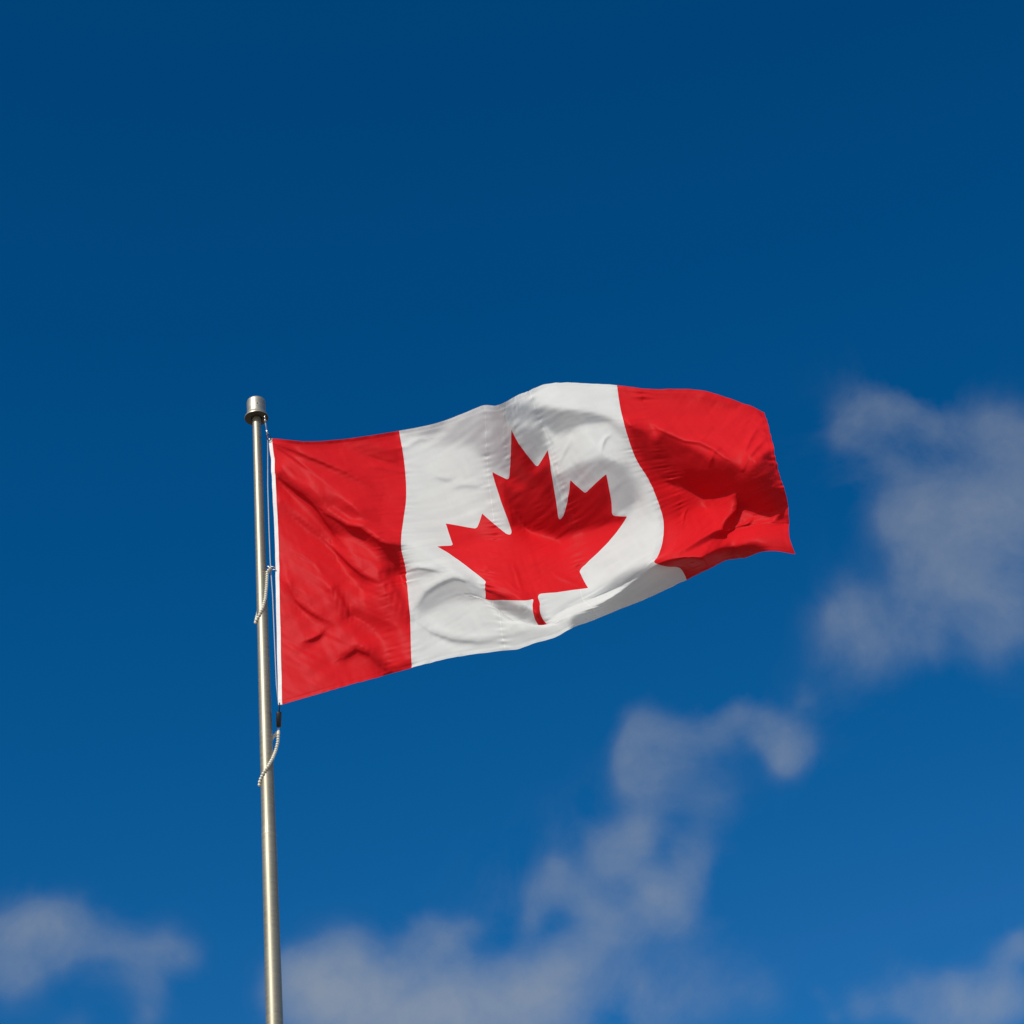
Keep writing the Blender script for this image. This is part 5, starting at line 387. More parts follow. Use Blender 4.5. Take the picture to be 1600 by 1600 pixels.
5,62,-45,58,-14,-9,0,1,7,-2,-1,7,0,1,5,0,-1,4,1,-1,-9,2,-1,-33,1,0,-13,-2,0,19,-1,0,21,0,0,9,0,1,-2,1,-2,-7,1,0,-7,0,1,1,-3,0,49,1,0,-3,3,-1,-43,0,-1,3,1,1,9,-1,0,3,3,-1,-20,2,-2,-38,1,0,-1,-1,1,14,0,0,13,-1,1,18,-2,1,61,0,1,13,2,-1,-37,0,0,-7,3,0,-63,0,-1,-24,-1,2,6,-1,1,10,0,2,9,-2,2,3,0,1,-1,-1,2,-5,0,2,-1,-2,2,-1,0,2,1,-1,3,2,-2,1,3,0,3,4,-1,1,16,-2,1,28,-1,1,-1,0,-1,-9,-1,-1,-15,2,-1,-18,6,3,-13,8,4,-11,4,2,-3,0,2,7,0,-1,7,-2,1,9,-3,-2,8,-2,-2,12,-5,-4,8,-4,-4,2,-5,-6,7,-5,-7,7,-3,-4,6,0,-4,2,2,-1,2,4,0,-1,5,-1,0,3,0,-1,3,-1,2,1,-1,-1,1,-1,0,-1,-2,-2,1,1,-4,-1,0,-8,-1,2,-5,1,6,-3,0,2,-6,0,0,-13,-1,-2,-15,0,-1,-11,-1,-1,-7,1,-2,-5,-2,-1,-4,1,-1,-2,0,-1,0,0,0,-1,-1,-2,1,1,1,2,1,-1,2,-1,0,2,0,-1,5,0,0,8,-1,0,22,1,0,29,-2,-2,13,-3,-2,5,-3,-1,-7,-2,0,0,0,-1,7,-1,1,7,0,0,7,1,1,4,0,0,4,0,1,2,2,1,0,-1,0,0,2,2,-1,-1,0,-4,2,1,-11,-2,1,-25,-1,1,-37,-1,0,-20,1,2,-7,2,1,1,2,1,13,4,0,24,6,2,43,-3,0,-47,-2,2,-44,1,1,-9,1,2,1,3,0,8,2,1,11,3,1,21,4,1,30,3,2,20,-2,2,-28,
6,61,-45,58,-14,-11,0,1,7,-2,-1,5,1,0,8,-1,0,4,-1,-1,2,2,0,-17,3,-2,-29,0,0,-7,-2,1,20,0,0,20,-1,0,7,0,-1,-4,2,0,-6,0,0,-4,-2,1,28,0,1,29,3,-3,-51,1,0,-13,0,0,11,0,0,8,1,0,-11,3,-2,-34,1,1,-4,-1,-1,12,0,1,11,-1,0,9,-1,2,44,-1,0,44,1,0,-43,1,0,-15,2,-1,-37,0,0,-35,0,1,1,-1,2,7,-1,1,9,-1,2,5,0,1,-3,-1,2,-4,-1,2,-2,0,3,1,-1,1,4,-1,3,0,-1,3,2,0,2,2,-1,2,-4,-1,1,24,-2,3,24,0,-2,-4,0,-1,-16,0,-1,-24,5,0,-16,9,5,-13,3,1,-7,1,1,9,-2,1,9,0,0,9,-3,0,10,-3,-2,13,-3,-4,9,-5,-4,6,-7,-8,8,-5,-7,10,-5,-6,5,0,-3,1,4,0,0,6,1,-3,6,1,-2,4,-1,0,2,-1,2,1,-1,0,0,-1,1,1,-2,-1,-2,0,-5,0,1,-6,0,2,-4,0,5,-4,0,2,-8,-1,-1,-14,0,-2,-15,-1,-1,-10,0,-2,-7,0,-1,-6,-1,-2,-2,0,0,-3,0,0,0,0,-1,-1,-1,-1,1,1,0,1,0,1,1,-1,-1,3,1,-1,3,-1,1,8,1,-1,21,-1,0,35,0,-2,14,-4,-1,1,-2,-3,-7,-1,0,-2,-2,0,3,1,0,9,-1,0,7,2,1,6,-1,0,3,1,2,2,1,0,2,-1,1,0,2,1,-2,0,0,-2,1,2,-6,-1,0,-16,-1,1,-35,-1,1,-30,1,1,-9,1,2,3,3,0,17,4,1,24,6,1,45,-1,2,-39,-3,1,-54,-1,1,-19,3,1,-1,1,1,7,3,1,10,3,2,19,4,1,29,3,1,24,-3,3,-25,
5,62,-45,59,-15,-12,-2,1,5,0,0,6,0,0,7,-1,-1,4,0,1,5,0,-1,-3,2,-1,-19,1,-1,-22,1,-1,-4,-1,1,18,-2,1,20,1,-1,3,0,1,-3,1,-2,-4,-1,2,11,-2,0,43,4,-1,-38,2,-2,-39,0,1,11,-1,-1,11,2,1,-3,1,-2,-28,1,0,-5,0,1,10,0,-1,8,0,1,7,-1,1,23,-3,1,62,2,0,-28,1,-1,-30,1,0,-23,1,0,-38,-1,1,-5,0,0,6,-1,2,9,-1,2,7,-1,1,-3,0,2,-2,0,3,-1,-2,1,3,0,3,0,0,3,0,-1,2,0,0,3,-1,-1,3,-3,0,3,8,0,2,29,-2,1,7,0,-2,-14,0,-2,-22,4,-2,-21,5,1,-21,3,1,-6,2,2,17,-1,2,8,-1,0,1,-2,0,5,-2,-2,20,-4,-1,17,-4,-6,10,-7,-7,8,-8,-11,10,-5,-6,6,0,-2,0,4,1,-4,10,3,-5,6,1,-2,5,1,0,1,-2,2,1,-2,2,0,-2,2,0,0,-2,-1,0,-3,-1,1,-5,-1,2,-7,1,2,-2,-1,1,-10,0,-1,-11,-1,-2,-15,0,-1,-11,0,-2,-7,-1,-1,-6,-1,-1,-4,0,0,-1,0,-1,-2,0,0,1,-1,0,0,0,0,1,0,0,1,0,0,1,0,0,2,-1,0,8,1,0,22,1,-1,39,-1,-2,14,-2,-2,-1,-3,-1,-7,-2,-2,-6,0,0,1,0,1,8,0,-1,10,1,2,6,0,0,4,1,1,3,0,0,0,0,2,1,1,0,0,0,1,-3,1,1,-4,0,1,-10,-1,1,-26,-1,1,-37,-1,0,-13,3,2,3,3,1,21,5,1,25,5,1,45,-1,1,-31,-2,2,-58,-1,1,-29,2,1,-5,1,2,4,3,1,10,2,2,16,5,1,27,2,1,27,0,3,-20,
6,61,-45,58,-14,-13,0,-1,5,-1,1,5,0,-1,5,-1,0,6,1,0,5,-1,0,1,0,0,-6,2,-2,-18,2,0,-14,-1,-1,-4,0,1,17,-1,0,15,0,0,4,1,0,0,0,0,2,-3,1,38,2,-1,-10,4,-2,-56,1,0,-4,0,0,11,-1,0,3,3,0,-18,0,-1,-5,0,0,6,-1,1,10,1,-1,5,0,1,9,-3,2,54,0,0,10,1,-1,-45,2,0,-21,0,-1,-35,1,1,-11,-2,0,5,0,2,11,-1,2,9,-1,1,-2,0,2,0,-1,2,-1,0,3,-1,-1,2,0,1,2,-2,-1,4,-1,0,3,-2,0,4,-3,0,4,2,0,4,26,-1,1,11,0,0,-6,-1,-4,-22,2,-5,-24,2,-2,-26,4,-1,-9,1,5,31,0,1,1,-2,1,0,0,-2,-5,-3,0,9,-3,-1,34,-2,-4,19,-7,-9,12,-12,-13,13,-3,-6,1,-1,0,-4,4,2,-6,13,5,-8,8,2,-2,3,-1,3,1,-1,2,0,-4,4,0,0,1,0,-1,0,-1,0,-2,-1,3,-6,-1,1,-6,-1,0,-4,1,0,-8,-1,-3,-10,0,-1,-14,0,-3,-12,-1,0,-8,-1,-1,-7,0,-1,-4,-1,0,-2,0,1,1,-1,-1,0,0,0,-1,-1,1,1,0,0,1,0,0,2,0,0,-1,0,0,6,0,0,24,3,-1,42,-2,-2,13,-2,-2,1,-2,-1,-10,-1,-2,-11,-1,-1,-3,0,1,11,2,1,14,0,0,8,0,1,4,0,0,1,0,2,1,1,0,1,0,1,-2,0,1,0,1,1,-4,0,1,-6,0,0,-19,-1,2,-36,-1,0,-19,2,1,2,4,2,22,4,1,29,6,1,44,0,1,-30,-3,2,-53,0,1,-31,1,2,-15,2,1,-1,2,2,9,2,1,14,4,2,24,4,2,29,-2,1,-14,
5,61,-45,59,-14,-14,-1,-1,5,-1,0,5,0,0,3,0,0,5,-1,0,7,0,0,2,1,-1,-1,0,0,-8,1,-1,-11,1,-1,-12,1,0,-4,-1,0,14,0,1,12,-1,0,7,1,0,7,-2,1,23,0,-1,12,5,-1,-54,1,-1,-24,0,-1,6,0,1,3,2,-1,-10,0,0,-5,0,0,8,-1,1,11,1,-1,6,0,1,1,-2,0,33,-2,3,45,3,-2,-45,0,-1,-28,1,-1,-31,0,1,-14,0,1,5,-2,1,15,-1,2,6,0,1,1,0,2,-2,0,1,-3,-1,3,-2,0,2,-2,-1,4,-2,1,2,-1,0,5,-3,0,4,-1,1,5,-2,1,5,21,-1,5,16,0,1,-6,-3,-7,-28,-1,-7,-17,2,-5,-21,5,-2,-7,-1,6,32,1,1,-8,-2,0,-6,-1,-3,-3,-2,0,4,-3,-2,26,-3,-4,35,-6,-7,23,-8,-13,14,0,-3,-3,0,1,-9,0,3,-9,11,4,-9,6,1,-1,4,0,3,1,-2,5,1,-4,3,0,-1,3,0,0,-1,-2,1,-2,-1,2,-3,0,2,-5,-1,-1,-6,0,-3,-7,0,-3,-9,0,-3,-14,-1,-1,-12,-1,-1,-10,0,0,-6,-1,-1,-5,-1,1,0,-1,0,1,0,1,-1,0,0,0,-2,0,0,0,0,2,0,1,1,-1,0,-2,1,0,2,1,0,23,2,-1,45,0,-1,13,-2,-3,3,-3,-2,-17,0,-1,-16,0,-1,1,0,1,15,2,1,17,1,0,10,-1,1,2,0,0,1,0,2,1,0,0,-1,0,1,0,0,1,-2,1,1,-2,0,0,-4,0,2,-14,0,0,-30,-2,1,-24,3,1,0,3,2,23,4,0,28,7,2,44,-1,2,-32,-1,0,-47,1,3,-26,-1,1,-19,2,2,-9,2,1,5,3,3,11,3,1,21,3,2,28,0,0,-8,
5,62,-45,59,-15,-15,-1,0,5,0,0,5,-1,-1,3,0,1,3,-1,-1,6,1,1,5,-1,-1,1,1,0,-4,1,-1,-6,0,0,-5,1,-1,-12,1,0,-3,-1,0,5,1,0,14,-2,1,16,0,1,22,-1,0,17,3,-2,-37,3,-1,-39,0,-1,-5,1,1,2,1,-1,-9,0,-1,-6,0,1,7,0,0,15,0,1,11,-1,-1,2,0,1,8,-2,2,56,1,-1,-18,1,-1,-42,1,-1,-29,0,0,-16,-1,1,12,-1,1,15,-1,2,1,0,1,-1,0,1,-4,0,1,-3,-1,3,-2,0,3,-3,0,2,-1,0,4,-3,1,3,-2,0,6,-1,0,5,-3,2,7,15,0,8,22,1,3,-12,-7,-6,-25,-3,-9,-8,4,-6,-14,5,-4,-6,0,2,14,0,2,-1,-2,-2,-18,-2,-2,-6,-4,-4,14,-3,-2,21,-4,-6,23,-5,-6,39,-1,-5,19,11,1,-2,-1,2,-11,-9,2,-11,3,0,-7,6,1,-2,5,-2,2,3,-1,5,1,-4,4,0,0,1,1,-1,0,-2,2,-1,-1,3,-2,-1,0,-3,-1,0,-7,1,-5,-7,0,-5,-8,-1,-3,-13,0,0,-12,-1,-1,-9,-1,0,-7,-1,0,-5,0,1,0,-2,0,1,0,1,0,-1,0,1,-2,0,-2,0,1,1,-1,1,1,0,-1,-4,0,1,1,2,-1,19,2,1,40,2,-2,23,-4,-3,-6,-1,-3,-26,1,0,-5,0,0,6,2,0,16,0,1,20,1,1,9,0,0,3,-1,1,0,-1,1,0,1,0,-1,-1,1,-1,0,1,-1,0,1,-3,1,1,-4,0,0,-8,-1,1,-24,1,2,-23,0,0,-2,4,1,18,5,2,31,6,1,35,-1,1,-34,0,2,-38,1,1,-19,1,3,-17,1,1,-15,2,2,-2,2,3,8,3,1,15,3,1,28,0,1,-4,
6,61,-45,58,-15,-15,1,0,3,-2,-1,7,1,1,3,-1,-1,1,0,0,2,-1,0,10,1,0,3,-1,0,-3,2,-1,-4,-1,0,0,2,0,-8,0,-1,-13,2,-1,-7,-1,1,12,-1,0,20,-1,1,18,0,1,20,0,0,-3,4,-3,-37,1,0,-29,1,-1,-4,1,0,-7,0,-1,-9,1,1,1,0,-1,16,-2,2,18,1,-1,6,-1,1,0,-1,1,35,-1,0,23,2,-1,-49,0,-2,-31,1,1,-14,-1,0,15,-2,1,11,1,2,-3,-1,0,-4,0,1,-2,0,2,-4,-1,2,-3,1,2,-3,-1,3,-1,0,2,-3,1,5,-1,-1,4,-3,1,6,-1,1,8,9,0,8,26,-1,7,-12,-4,-1,-21,-3,-3,-3,4,-7,1,6,-11,-14,2,-2,-7,-2,-1,1,-3,-1,-11,-4,-5,-12,-4,-5,-3,-5,-5,35,-5,-6,7,-2,-4,37,4,1,32,15,6,8,2,4,-10,-15,-1,-10,-1,-2,-5,6,-1,-3,3,-3,0,3,-2,4,2,-2,5,0,-1,1,1,1,-1,-2,1,-1,0,2,-1,-1,1,-3,0,-2,-7,-1,-4,-7,1,-5,-5,-1,-3,-12,0,0,-11,-2,-1,-11,0,0,-5,-1,0,-6,-1,1,0,-1,0,-1,-2,1,1,-1,0,2,-1,1,-3,-1,0,-1,-1,1,0,-2,0,-1,1,0,-2,1,0,14,3,0,33,2,-2,16,-1,-2,-11,0,-1,-9,2,-2,-1,1,1,10,1,0,17,1,1,20,-1,0,9,0,1,2,-1,0,0,-1,1,-1,-1,1,-1,0,1,-1,0,0,-1,0,1,-3,0,1,-4,0,0,-6,1,2,-16,-1,0,-20,2,1,-2,4,1,13,4,2,29,5,0,26,0,3,-38,-1,1,-34,4,1,-5,0,3,-16,2,1,-14,2,3,-9,2,2,3,2,2,7,3,1,29,0,0,-1,
5,61,-45,59,-15,-15,-1,-1,2,0,1,6,-1,-1,6,0,0,1,1,0,-1,-2,0,11,0,0,4,1,-1,1,0,1,1,0,-1,-4,2,-1,-16,1,0,-13,0,-1,-4,0,1,9,0,0,13,-1,0,17,0,1,16,-1,1,12,2,-1,-6,2,-1,-32,2,-2,-28,0,0,-9,2,-1,-11,0,0,-2,0,1,8,-1,0,21,0,0,12,-1,1,5,0,-1,12,-2,2,42,2,-1,-35,0,-1,-35,0,-2,-12,-1,2,14,0,1,3,-1,0,-3,1,0,-4,-1,2,-4,0,1,-3,0,1,-4,-1,3,-2,1,1,-2,-1,4,-2,0,2,-5,0,5,4,0,4,-8,-1,7,14,-1,9,14,0,8,-19,-2,12,3,0,6,-1,5,-9,5,7,-18,-5,0,-8,-23,-3,-1,-4,-4,-3,-5,-4,-6,-13,-7,-7,-9,-4,-7,18,-5,-8,10,0,-2,14,6,5,39,11,11,33,2,5,-2,-5,-2,-11,-4,-6,-5,3,-3,-2,1,-3,1,2,-2,1,2,-1,6,1,0,0,-1,0,-1,1,1,-1,-2,2,-2,1,-1,-2,-1,0,-8,-1,-4,-4,1,-4,-4,-1,-3,-12,0,0,-13,-2,-2,-8,0,1,-6,-1,-1,-5,-2,1,-3,-1,1,-2,-2,0,3,0,0,0,-3,1,-2,-1,1,-1,-2,0,-2,-2,0,-1,0,0,0,1,0,8,2,0,12,3,-1,12,4,-2,4,2,0,1,2,-1,2,1,-1,11,0,1,21,1,1,18,-1,0,8,-2,1,2,0,0,0,-2,1,-2,-1,1,-1,-1,0,0,0,0,-3,1,2,-1,-1,0,-4,1,1,-6,0,0,-10,1,1,-12,1,2,-2,3,0,9,5,1,23,4,2,16,0,1,-39,0,2,-39,4,1,11,2,3,-10,2,2,-15,2,2,-10,2,2,-1,0,2,-6,5,1,35,-1,1,-6,
5,61,-44,59,-15,-15,0,-1,1,-1,0,4,-1,0,7,0,0,6,-1,0,4,1,0,10,-1,0,-2,1,0,0,-1,-1,1,2,0,-5,1,-1,-18,1,-1,-15,1,0,2,-1,1,7,0,-1,9,0,2,11,-1,-1,16,0,1,13,1,1,6,0,-1,-7,2,-2,-27,3,-1,-29,0,0,-15,1,-1,-6,1,0,2,-2,1,13,1,0,18,-2,0,14,1,0,7,-2,2,29,-1,-1,-2,2,-2,-44,0,-1,-7,-1,2,11,-1,-1,-1,1,1,-7,-1,0,-4,1,1,-5,-1,1,-3,0,1,-3,0,2,-3,0,1,-2,-1,3,-3,0,2,0,0,3,-5,-2,5,6,-1,3,-9,-1,7,-6,-1,11,12,2,21,9,4,17,10,3,-7,8,6,-22,-10,-1,-10,-43,-4,-3,14,-4,-4,0,-6,-7,-9,-5,-11,-17,-6,-12,-3,-3,-8,7,-1,-2,11,5,7,15,10,19,43,4,7,37,-1,-9,-17,-1,-7,-7,-1,-5,0,0,-3,1,2,-2,2,0,0,4,1,0,0,0,1,-1,0,1,-2,0,1,-1,-1,0,-3,1,-2,-7,-1,-1,-2,0,-4,-4,-1,-2,-14,0,-1,-11,-2,-2,-8,0,1,-6,-1,-1,-6,-2,0,-5,-2,1,-2,-1,1,2,-1,0,1,-3,0,-1,-2,1,-4,-2,0,-1,-2,0,-2,-1,1,4,-1,-1,-1,2,0,-4,5,-1,12,7,0,12,5,-1,8,2,0,6,1,0,14,-1,1,23,0,0,18,-1,0,6,-2,1,2,-2,0,0,-1,1,-2,-2,0,0,0,0,-1,-1,2,-2,0,0,-2,1,0,-2,-1,1,-6,2,1,-6,0,1,-6,3,0,3,3,1,7,3,2,11,4,0,7,0,2,-38,0,1,-42,4,2,17,5,3,-3,1,2,-16,2,2,-5,3,3,-6,0,1,-10,6,2,41,-3,0,-21,
6,61,-45,58,-15,-13,1,-1,-3,-1,-1,4,0,1,7,-1,0,7,-1,0,7,0,0,7,0,0,4,1,-1,-3,0,0,-3,1,0,-6,0,-1,-11,3,-1,-16,-1,0,-1,0,1,7,1,-1,7,-1,1,6,0,0,10,0,1,16,-1,1,11,1,-1,2,1,-1,-9,2,0,-24,2,-2,-30,1,-1,-15,1,0,-2,-1,0,3,0,1,17,-1,0,20,-1,0,15,0,1,15,-1,0,18,0,-2,-44,1,-1,-9,-2,1,15,1,-1,-5,0,1,-12,-1,0,-6,1,0,-4,0,1,-4,0,2,-2,-1,0,-2,0,1,-3,0,3,-1,-1,1,-2,-1,3,-1,-1,2,0,-1,4,-4,-1,5,-18,-1,9,-2,6,25,22,6,24,26,0,-3,12,0,-15,-12,-2,-10,-44,-2,-6,2,-3,-5,8,-5,-9,5,-5,-13,-11,-6,-16,-19,-4,-11,-5,-1,-2,7,5,6,1,8,27,9,7,8,114,2,-16,-34,-2,-10,-14,-2,-4,5,1,-3,4,-1,0,1,1,-1,4,0,2,-1,1,0,-2,-1,2,0,1,0,-3,0,0,-2,0,0,-6,-1,-3,-1,1,-1,-4,-1,-2,-14,-1,-2,-13,-1,-1,-7,-1,-1,-6,-2,1,-7,-1,-1,-8,-1,0,-1,-2,1,2,-2,0,2,-2,1,-3,-3,0,-3,-2,0,-4,-3,1,1,-2,0,2,-1,-1,0,1,1,1,6,-1,1,11,0,-1,7,0,10,1,0,14,0,0,17,-1,1,30,0,0,17,-3,1,7,-1,0,0,-3,0,1,-1,1,-1,-2,0,0,0,0,-1,-1,2,-1,0,-1,-1,0,1,-3,1,1,-3,0,0,-4,2,1,0,3,0,6,3,2,9,2,0,-2,4,1,-4,-1,1,-35,1,2,-39,6,2,16,3,2,-4,2,3,-16,4,2,-1,3,2,-3,1,3,-3,5,2,37,-3,0,-30,
5,61,-44,59,-15,-13,-1,-2,-2,0,1,1,0,-1,5,0,1,9,-2,-1,6,1,1,7,-1,0,5,0,-1,1,1,0,-3,1,0,-5,0,-1,-9,2,0,-15,0,-1,-7,1,0,7,-1,1,8,1,-1,1,-1,1,5,1,1,12,-1,0,16,0,0,8,0,0,-1,2,-1,-13,2,-1,-22,1,-1,-27,1,0,-12,1,-2,-3,-1,2,8,0,-1,20,-1,2,23,-2,-1,18,0,1,20,0,-2,-31,1,-1,-24,-1,0,17,-1,0,-1,1,-1,-15,1,1,-9,-1,0,-5,0,1,-4,0,0,1,0,1,-2,0,2,-3,-1,0,0,-1,3,0,0,1,-2,0,2,0,-2,4,-10,1,6,-19,2,10,-5,4,21,15,4,18,36,-3,5,15,-4,-6,-10,-2,-7,-30,-2,-5,-9,0,-6,6,-2,-8,5,-5,-16,-1,-7,-20,-14,-3,-11,-12,1,-1,-4,4,9,-2,6,15,-4,5,7,120,2,-13,-37,0,-10,-9,-2,-4,13,0,-2,8,0,-1,2,0,2,3,1,0,-2,0,2,-1,1,1,-2,0,2,-2,0,-1,-3,0,0,-2,1,-2,-2,-1,-1,-5,-1,-2,-14,-1,-1,-14,0,-2,-7,-2,0,-7,-1,-1,-9,-1,0,-7,-2,1,-1,-2,-1,2,-1,1,0,-3,0,-2,-2,0,-4,-4,1,-4,-1,0,-1,-4,0,2,-1,0,1,-1,0,4,6,0,2,17,1,-8,4,0,7,1,0,13,-1,0,18,0,1,32,-2,0,20,-2,1,8,-2,1,1,-2,-1,1,-1,1,1,-2,0,0,-1,1,-1,0,0,0,-1,0,-2,1,1,-1,0,0,-1,2,1,0,1,0,5,3,1,10,4,0,6,1,1,-11,3,1,-13,0,1,-38,1,1,-32,6,2,17,4,2,-8,1,3,-23,6,3,6,3,3,4,4,2,6,4,2,31,-2,1,-29,
6,61,-45,58,-16,-11,0,0,-3,1,-1,-2,-1,0,5,-1,0,6,0,0,9,0,1,6,-1,-1,5,1,1,3,-1,-1,0,2,0,-3,0,-1,-7,1,0,-15,2,-1,-13,-1,0,6,1,1,10,-1,0,2,1,-1,-2,0,1,5,-1,1,16,1,0,15,-1,0,5,1,0,-5,2,0,-15,1,-3,-26,2,0,-23,0,-1,-4,1,0,-1,-1,0,13,-1,1,24,-1,0,21,-1,1,23,0,-1,-10,1,-3,-31,-1,0,-3,0,1,6,1,-1,-8,-1,0,-12,1,0,-6,0,0,-2,0,1,-2,-1,1,0,0,1,-3,0,1,0,0,1,1,-1,2,-1,0,3,-2,0,3,-15,2,6,-16,2,11,-2,3,15,13,3,12,29,-8,10,13,-8,1,-3,-2,-4,-20,1,-4,-7,1,-4,2,1,-5,4,-2,-15,-2,-9,-28,-19,-1,-7,3,4,2,-7,2,7,-4,4,6,7,2,0,57,1,-9,-15,-1,-8,3,-1,-4,24,0,-2,8,1,1,5,0,1,1,2,3,-3,0,1,-3,0,1,-1,2,2,0,-1,-1,-3,1,1,-1,0,-1,-1,0,-2,-8,-1,-1,-15,-1,-2,-14,-1,-1,-7,-1,-1,-9,-1,-1,-9,-2,0,-7,-1,0,-1,-1,0,3,-3,0,-2,-2,1,-2,-2,-1,-7,-3,1,-2,-2,1,-3,-2,0,1,-2,0,1,0,1,5,6,-1,2,9,1,-4,6,0,7,1,1,13,-1,0,17,0,1,27,-2,0,21,-1,2,8,-2,-1,4,-2,1,2,-2,0,2,0,1,1,-2,-1,0,0,1,-1,-1,0,0,1,1,0,1,0,1,2,0,5,2,1,10,2,0,11,4,1,-1,1,0,-15,2,0,-18,0,1,-48,2,1,-23,6,2,23,4,3,-19,2,2,-26,5,3,9,6,3,9,5,3,21,5,3,26,-3,1,-23,
5,60,-44,58,-15,-11,0,-2,-2,1,0,-2,-1,0,1,0,0,6,-1,0,9,0,0,6,0,0,6,-1,0,3,1,0,2,0,0,-1,1,0,-5,1,-1,-12,1,-1,-16,1,0,-1,-1,1,15,0,0,6,0,0,-2,2,0,-5,-1,0,0,0,1,18,0,0,20,-1,1,2,2,-2,-11,2,0,-21,1,-2,-26,1,0,-13,0,-1,-1,0,0,7,0,0,18,-2,1,22,0,0,18,-1,0,8,0,-2,-14,1,-1,-17,0,0,-12,0,-1,3,0,1,-8,0,-1,-8,1,1,-4,-1,1,-1,1,0,-2,-1,0,-1,0,2,0,-1,1,-1,1,2,1,0,3,-6,0,4,-14,2,6,-11,2,8,0,2,11,9,-2,10,23,-7,9,11,-9,4,0,-3,-2,-15,1,-3,-4,2,-3,2,3,-4,4,-1,-11,0,-2,-20,-17,1,-6,5,3,3,-11,3,3,-5,0,-1,15,-2,-7,21,-3,-10,-8,0,-7,6,-1,-3,26,2,1,15,0,0,6,1,3,2,1,3,-1,2,1,-2,1,3,-1,1,0,-1,0,1,-1,0,0,-3,1,-1,-2,-1,-2,-9,-1,-1,-13,0,-1,-10,-1,-1,-7,0,-2,-7,-3,0,-10,0,0,-6,-2,-1,-2,-1,-1,1,-2,1,1,-1,0,-2,-2,0,-3,-3,1,-5,-1,0,-4,-2,1,-2,-1,1,-1,1,0,1,3,1,1,3,-2,-1,2,1,1,1,0,7,0,2,13,1,1,25,-1,1,27,-1,1,13,-1,1,7,-2,-1,5,0,0,4,-2,1,2,-1,-1,1,0,1,0,0,0,0,1,1,1,0,0,4,2,0,6,2,1,8,3,-1,5,3,1,-4,1,0,-16,1,-1,-24,1,1,-36,3,1,-19,5,2,6,4,3,-9,5,2,-14,5,3,2,7,4,11,5,3,17,4,2,13,-1,3,-5,
5,61,-44,58,-16,-10,1,-1,-2,-1,0,-3,0,0,0,0,-1,4,0,1,8,-1,-1,7,0,1,6,0,0,4,-1,0,3,1,1,1,1,-1,-2,0,-1,-8,2,0,-17,1,-1,-7,-1,1,18,-1,1,9,1,-1,1,1,1,-8,1,-2,-15,0,0,-4,0,2,31,-2,1,21,2,-1,-6,0,-1,-15,3,-1,-26,0,-1,-20,1,-1,-5,0,0,5,0,1,15,-1,-1,19,-1,1,15,-1,-1,13,0,0,2,1,-1,-12,1,-1,-20,0,-1,-14,0,0,2,0,0,-5,0,1,-5,0,0,-3,0,1,-2,0,0,-2,0,2,1,0,1,-1,0,2,-2,0,2,-5,1,4,-12,1,6,-6,0,7,-1,0,7,6,-3,9,13,-7,6,12,-7,3,2,-4,-1,-7,-1,-3,-1,2,-4,-3,2,-3,4,5,-5,2,5,-4,-11,4,-1,4,4,0,-5,1,0,-14,-4,-8,21,-7,-16,-1,-5,-12,-12,-2,-5,12,1,-1,26,1,1,16,1,3,11,2,2,4,2,4,1,2,2,-1,1,2,-1,1,1,-1,1,0,-2,0,0,-3,0,0,-4,0,-2,-8,-1,-2,-12,0,0,-6,-1,-2,-4,-1,-1,-6,0,0,-7,-2,-1,-4,-1,-1,2,0,0,2,-2,0,-6,-2,-1,-6,-1,0,-6,-2,1,-6,-1,0,-5,-1,1,-2,1,2,-3,-1,2,0,0,-1,0,-2,-1,1,-1,-1,0,1,2,1,0,2,5,-1,1,11,2,2,26,-1,1,25,1,-1,16,-2,1,10,0,0,9,-1,-1,2,0,1,3,-1,0,0,0,0,1,0,0,2,2,2,5,1,-1,5,3,0,4,2,1,1,2,-1,-7,1,-1,-16,2,0,-25,1,0,-29,3,1,-16,5,2,-1,4,2,-5,7,2,-6,6,5,1,7,3,9,6,4,10,4,3,9,0,2,1,
